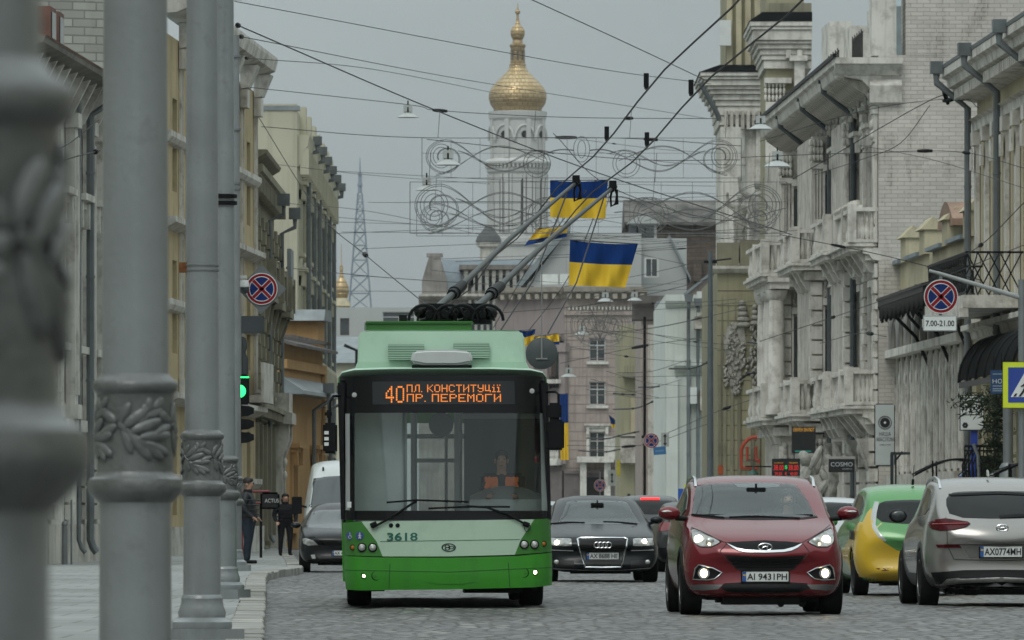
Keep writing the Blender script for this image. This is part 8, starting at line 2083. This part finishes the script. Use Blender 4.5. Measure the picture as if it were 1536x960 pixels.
# arched canopies
def arch_canopy(name, label, px0, px1, pyb, pyt, Y, mat, depth=1.6, ribs=0):
    t = thing(name, label, 'canopy', (wx((px0+px1)/2,Y), Y, .126)); k = Y/F; hw_ = (px1-px0)*k/2; zb = wz(pyb,Y)-.126; zt = wz(pyt,Y)-.126
    m = MB(); m.smooth = True
    n = 14
    def f(u, v): a = u; x = -hw_ + 2*hw_*u; z = zb + (zt-zb)*math.sin(PI*(u*.62)); return (x, -depth/2+depth*v, z)
    m.grid(f, n, 4)
    def f2(u, v): p = f(u, v); return (p[0], p[1], p[2]-.05)
    m.grid(f2, n, 4); m.build('sheet', mat, t)
    m = MB()
    for v in (0,1): m.tube([f(i/n, v) for i in range(n+1)], .03, 6)
    for x, y in ((-hw_*.35,-depth/2),(-hw_*.1,depth/2),(hw_*.8,-depth/2)): m.tube([(x,y,0),(x,y,zb+(zt-zb)*.9)], .025, 6)
    for i in range(ribs): v = i/max(1,ribs-1); m.tube([f(.7+.3*j/6, v) for j in range(7)], .03, 6)
    m.build('frame', BLACK, t); return t
arch_canopy('arched_canopy', 'brown arched entrance canopy on thin posts behind the silver car', 1370, 1452, 712, 689, 214, pm('canopy_brown',(.07,.06,.055),.6,var=.15))
arch_canopy('arched_canopy', 'blue tinted arched canopy edge behind the iron stair railing', 1440, 1494, 714, 690, 207, pm('canopy_blue',(.10,.2,.42),.4,var=.1), ribs=4)
arch_canopy('arched_canopy', 'pale grey low canopy cut off by the right edge', 1487, 1560, 712, 694, 190, pm('canopy_pale',(.27,.28,.27),.6,var=.1))
# hanging plants: dark conifer garland
LEAFM = pm('needle_green', (.022,.034,.018), .8, var=.5, scale=6)
def garland(label, pts, Y, n, sp, seed):
    rnd = random.Random(seed); t = thing('hanging_plant', label, 'plant', W(pts[0][0], pts[0][1], Y)); o0 = W(pts[0][0], pts[0][1], Y)
    Q = [W(a, b, Y)-o0 for a, b in pts]
    m = MB(); m.tube(Q, .03, 5); m.build('stem', pm('stem_brown',(.05,.04,.03),.8), t)
    m = MB()
    for i in range(n):
        u = rnd.random()*(len(Q)-1); j = int(u); c = Q[j].lerp(Q[min(j+1,len(Q)-1)], u-j) + V((rnd.gauss(0,sp),rnd.gauss(0,sp),rnd.gauss(0,sp)))
        d = V((rnd.gauss(0,1),rnd.gauss(0,1),rnd.gauss(-.2,.8))).normalized(); e = d.orthogonal().normalized(); l = rnd.uniform(.10,.26); w_ = l*.16
        m.add([c-e*w_, c+d*l*.5-e*w_*.8, c+d*l, c+d*l*.5+e*w_*.8], [(0,1,2,3)])
    o = m.build('foliage', LEAFM, t); return t
garland('dark leafy garland drooping above the white notice board', [(1442,606),(1455,601),(1475,605),(1490,600),(1505,603)], 198, 420, .14, 1)
garland('dark hanging plant column between the notice board and the grey pole', [(1497,596),(1494,625),(1489,650),(1494,690),(1490,715)], 197.5, 900, .17, 2)
# white rounded sign
t = thing('projecting_sign', 'tall white rounded shop sign with black record emblem', 'sign', W(1327,652.5,243)); k = 243/F
m = MB(); m.prism(chaikin([(-15.5*k,-47*k),(15.5*k,-47*k),(15.5*k,47*k),(-15.5*k,47*k)],0), 'y', -.05, .05); m.build('frame', BLACK, t, bevel=.09)
m = MB(); m.box(-14.2*k,14.2*k,-.075,-.03,-45.6*k,45.6*k); m.build('face', pm('sign_white',(.46,.50,.49),.5,var=.05), t, bevel=.02)
m = MB(); m.lathe([(0,-.09),(7.5*k,-.09),(7.5*k,-.076)], (.3*k,0,18.5*k), 24, 'y'); m.tube([(.3*k+9.6*k*math.cos(2*PI*i/28), -.082, 18.5*k+9.6*k*math.sin(2*PI*i/28)) for i in range(28)], .012, 5, True); m.build('record', INK, t)
m = MB(); m.ell((.3*k,-.092,18.5*k),(1.8*k,.01,1.8*k),10,6); m.build('record_centre', PLATE, t)
link('lettering', text_mesh('НАША', 17*k, 6.2*k, INK, .003, face_cam(.5*k,-.079,1.5*k)), t)
link('lettering', text_mesh('МАСЛОМ', 25*k, 6.2*k, INK, .003, face_cam(.5*k,-.079,-6.5*k)), t)
link('small_print', text_mesh('КАВА І ЧАЙ', 16*k, 2.6*k, INK, .003, face_cam(.5*k,-.079,-14.5*k)), t)
m = MB(); m.tube([(15*k,.1,-40*k),(60*k*.45,.1,-25*k)], .03, 6); m.build('bracket', BLACK, t)
# dark frame post
t = thing('frame_post', 'dark square tube frame standing before the white panelled shop front', 'post', (wx(1338,236), 236, .126)); k = 236/F
z = wz(682,236)-.126
m = MB(); m.box(-2.2*k,2.2*k,-.05,.05,0,z); m.box(-2.2*k,27*k,-.05,.05,z,z+4*k); m.box(5*k,7.5*k,.2,.26,0,z); m.build('frame', pm('frame_dark',(.02,.028,.035),.5), t, bevel=.01)
# COSMO
t = thing('shop_sign', 'black shop sign lettered COSMO on a pale frame', 'sign', (wx(1262.5,246), 246, .126)); k = 246/F
zc_ = wz(698.5,246)-.126
m = MB(); m.box(-19.5*k,19.5*k,-.05,.05,zc_-10*k,zc_+10*k); m.build('board', INK, t, bevel=.01)
link('lettering', text_mesh('COSMO', 33*k, 6.5*k, pm('sign_grey',(.42,.45,.47),.5), .004, face_cam(0,-.053,zc_+2*k), bold=.01), t)
link('small_print', text_mesh('COSMETICS', 15*k, 2*k, pm('sign_grey',(.42,.45,.47),.5), .004, face_cam(8*k,-.053,zc_-5*k)), t)
m = MB(); m.box(-20.5*k,20.5*k,-.03,.06,zc_+10.2*k,zc_+14*k); m.box(-20.5*k,-19.7*k,-.03,.06,0,zc_+10*k); m.box(19.7*k,20.5*k,-.03,.06,0,zc_+10*k); m.build('frame', pm('frame_pale',(.34,.34,.32),.6,var=.1), t)
# exchange boards
t = thing('exchange_board', 'black hanging exchange board with amber heading', 'sign', W(1205.5,660,252)); k = 252/F
m = MB(); m.box(-18*k,18*k,-.08,.08,-20*k,20*k); m.build('board', INK, t, bevel=.01)
link('heading', text_mesh('ОБМЕН ВАЛЮТ', 32*k, 5.6*k, pm('led_amber',(.3,.15,.02),.4,var=0,emit=(1,.5,.06),estr=.35), .004, face_cam(0,-.084,15.5*k), bold=.01), t)
m = MB(); m.box(-13*k,11*k,-.086,-.081,-18*k,-15.8*k); m.build('led_line', pm('led_teal',(.01,.1,.08),.4,var=0,emit=(.05,.8,.6),estr=.12), t)
m = MB()
for z in (4,-2,-8): m.box(-1.2*k,0,-.086,-.081,z*k,(z+1)*k)
m.build('led_dot', pm('led_dim',(.03,.03,.03),.5), t)
m = MB(); m.tube([(18*k,0,10*k),(30*k,0,10*k),(30*k,0,4*k)], .03, 6); m.build('bracket', BLACK, t)
t = thing('rate_display', 'low rate display with red numerals and green dollar sign behind the maroon car', 'sign', (wx(1179,236), 236, .126)); k = 236/F
zc_ = wz(701,236)-.126
m = MB(); m.box(-21*k,21*k,-.06,.06,zc_-13*k,zc_+13*k); m.build('board', INK, t, bevel=.01)
LR = pm('led_red',(.4,.02,.02),.4,var=0,emit=(1,.04,.03),estr=.5); LG = pm('led_green',(.02,.3,.05),.4,var=0,emit=(.05,1,.2),estr=.6); LO = MATS['led_amber']
for sx in (-1,1):
    link('red_numerals', text_mesh('38.00', 15*k, 8*k, LR, .004, face_cam(sx*11*k,-.064,zc_-.5*k)), t); link('amber_word', text_mesh('купівля' if sx < 0 else 'продаж', 13*k, 2.6*k, LO, .004, face_cam(sx*11*k,-.064,zc_+6.5*k)), t)
link('dollar', text_mesh('$', 4*k, 6*k, LG, .004, face_cam(0,-.064,zc_)), t)
link('lower_numerals', text_mesh('39.50   €   40.00', 34*k, 5*k, LR, .004, face_cam(0,-.064,zc_-9.5*k)), t)
m = MB(); m.box(-20*k,-19*k,-.03,.03,0,zc_-13.2*k); m.box(19*k,20*k,-.03,.03,0,zc_-13.2*k); m.build('leg', BLACK, t)
# carved caryatid sack figure by the door
t = thing('stone_atlas', 'bulky pale stone figure bracket beside the black exchange board', 'sculpture', (wx(1225,247), 247, .126)); rnd = random.Random(4)
m = MB(); m.lathe([(.7,0),(.6,.8),(.55,1.6),(.6,2.0),(.45,2.3)], n=14)
for i in range(26):
    a = rnd.uniform(0,2*PI); z = rnd.uniform(1.6,2.9); m.ell((.45*math.cos(a), .45*math.sin(a)-.1, z), (rnd.uniform(.12,.25),rnd.uniform(.12,.25),rnd.uniform(.2,.45)), 8, 6, Matrix.Rotation(rnd.uniform(-.8,.8),3,'Y'))
m.tube([(-.3,-.4,2.5),(-.5,-.5,2.0),(-.2,-.6,1.5)], [.2,.17,.12], 8); m.tube([(.3,-.4,2.5),(.55,-.5,2.1),(.3,-.6,1.4)], [.2,.17,.12], 8); m.build('figure', STONE, t)
# tall thin steel street pole, no-stopping signs, plates farther on
t = thing('lamp_pole', 'tall plain grey steel pole between the white and olive houses', 'pole', (wx(1065.5,292), 292, .126))
m = MB(); m.tube([(0,0,0),(0,0,wz(565,292)),(0,0,wz(382,292))], [.135,.115,.085], 14); m.lathe([(.2,0),(.2,.8),(.14,.9)], n=14); m.build('shaft', pm('pole_blue_grey',(.10,.12,.13),.5,metal=.2,var=.12), t)
m = MB(); m.box(-.25,.25,-.05,.05,wz(392,292)-.2,wz(392,292)-.1); m.tube([(.1,0,wz(396,292)),(.8,0,wz(393,292))], .03, 6); m.build('bracket', BLACK, t)
t = thing('dark_pole', 'thin black pole carrying the far no stopping sign', 'pole', (wx(967,300), 300, .126))
m = MB(); m.tube([(0,0,0),(0,0,wz(480,300))], .055, 10); m.build('shaft', BLACK, t)
m = MB(); m.box(-.12,.5,-.03,.03,wz(662,300),wz(658,300)); m.build('arm', BLACK, t)
t = thing('no_stopping_sign', 'far round no stopping sign beside the black pole', 'road sign', W(977,661,298)); nostop_sign(t, .30)
t = thing('arrow_plate', 'white plate with black double arrow right of the far no stopping sign', 'sign plate', W(997.5,660,299)); k = 299/F
m = MB(); m.box(-6*k,6*k,-.01,.01,-10*k,11*k); m.build('board', pm('plate_grey',(.33,.35,.33),.5), t)
m = MB(); m.box(-.9*k,.9*k,-.02,-.012,-5*k,6*k); m.prism([(-3*k,5*k),(3*k,5*k),(0,9.5*k)], 'y', -.02,-.012); m.prism([(-3*k,-4.5*k),(3*k,-4.5*k),(0,-9*k)], 'y', -.02,-.012); m.build('arrow', INK, t)
t = thing('blue_plate', 'small tilted light blue plate under the far no stopping sign', 'sign plate', W(990,676,297)); t.rotation_euler = (0, -.08, 0); k = 297/F
m = MB(); m.box(-10*k,9*k,-.02,.02,-6*k,6*k); m.build('board', pm('light_blue',(.035,.14,.30),.5,var=.1), t)
m = MB(); m.box(-7*k,6*k,-.026,-.021,-1.2*k,.6*k); m.build('print', pm('print_blue',(.12,.25,.4),.6), t)
t = thing('no_stopping_sign', 'farthest and smallest no stopping sign, low before the pink house portal', 'road sign', W(900,728,330)); nostop_sign(t, .26)
m = MB(); m.tube([(0,.05,-1.5),(0,.05,.6)], .03, 6); m.build('post', STEEL, t)
t = thing('arrow_plate', 'pale plate with black double arrow beside the farthest no stopping sign', 'sign plate', W(918,717,331)); k = 331/F
m = MB(); m.box(-6*k,6*k,-.01,.01,-12*k,12*k); m.build('board', pm('plate_grey',(.33,.35,.33),.5), t)
m = MB(); m.box(-.8*k,.8*k,-.02,-.012,-5*k,5*k); m.prism([(-2.6*k,4*k),(2.6*k,4*k),(0,8*k)], 'y', -.02,-.012); m.prism([(-2.6*k,-4*k),(2.6*k,-4*k),(0,-8*k)], 'y', -.02,-.012); m.build('arrow', INK, t)
m = MB(); m.tube([(0,.03,-1.6),(0,.03,.4)], .03, 6); m.build('post', STEEL, t)
t = thing('yellow_banner', 'narrow yellow banner hanging beside the farthest arrow plate', 'banner', W(927.5,701,335)); k = 335/F
m = MB(); m.box(-2.5*k,2*k,-.02,.02,-12*k,10*k); m.tube([(2*k,0,-14*k),(2*k,0,12*k)], .03, 5); m.build('cloth', pm('banner_yellow',(.5,.42,.05),.8,var=.15), t)
t = thing('crossing_sign', 'far blue and yellow crossing sign peeking over the maroon car', 'road sign', (wx(1035,230), 230, .126)); k = 230/F; z = wz(740,230)-.126
m = MB(); m.box(-9*k,9*k,-.01,.01,z-13*k,z+13*k); m.build('board', YG, t)
m = MB(); m.box(-6.5*k,6.5*k,-.02,-.011,z-10*k,z+10*k); m.build('blue_field', MATS['crossing_blue'], t)
m = MB(); m.tube([(0,.05,0),(0,.05,z)], .03, 6); m.build('post', STEEL, t)
t = thing('blue_box', 'small bright blue box sign left of the far crossing sign', 'sign', (wx(1021,232), 232, .126)); k = 232/F; z = wz(742,232)-.126
m = MB(); m.box(-4*k,4*k,-.08,.08,z-9*k,z+9*k); m.tube([(0,0,0),(0,0,z-9*k)], .03, 6); m.build('box', pm('bright_blue',(.02,.10,.45),.4,var=.1), t)
t = thing('orange_lamp_box', 'small orange light box on the olive house above the maroon car', 'sign', W(1081,705,316)); k = 316/F
m = MB(); m.box(-4*k,4*k,-.1,.1,-7*k,7*k); m.build('box', pm('orange_box',(.35,.07,.02),.5,var=.2), t, bevel=.02)
t = thing('wall_sign', 'dark projecting sign frame high on the olive house edge', 'sign', W(1138,617,292)); k = 292/F
m = MB(); m.box(-2.4*k,2.4*k,-.1,.1,-16*k,16*k); m.tube([(-5*k,0,5*k),(3*k,0,5*k)], .05, 6); m.build('frame', BLACK, t, bevel=.02)
t = thing('green_shade', 'small green lamp shade on a black arm by the olive house wall', 'lamp', W(1130,708,288)); k = 288/F
m = MB(); m.lathe([(9*k,-4*k),(7*k,0),(2*k,3*k),(1*k,9*k)], n=14); m.build('shade', pm('shade_green',(.03,.09,.07),.5), t)
m = MB(); m.tube([(-12*k,0,8*k),(30*k,0,8*k)], .03, 5); m.build('arm', BLACK, t)
# ================================================================= AIR
m = MB(); m.box(-2600, 2600, -300, 8900, -1.2, 600); hz = m.mesh('haze', bpy.data.materials.new('haze_air'))
hm = hz.materials[0]; hm.use_nodes = True; N = hm.node_tree.nodes; L = hm.node_tree.links; N.remove(N['Principled BSDF'])
v = N.new('ShaderNodeVolumePrincipled'); v.inputs['Color'].default_value = (.86,.93,.95,1); v.inputs['Density'].default_value = .00006; v.inputs['Anisotropy'].default_value = .2
L.new(v.outputs[0], N['Material Output'].inputs['Volume'])
o = link('haze', hz); tag(o, kind='stuff')
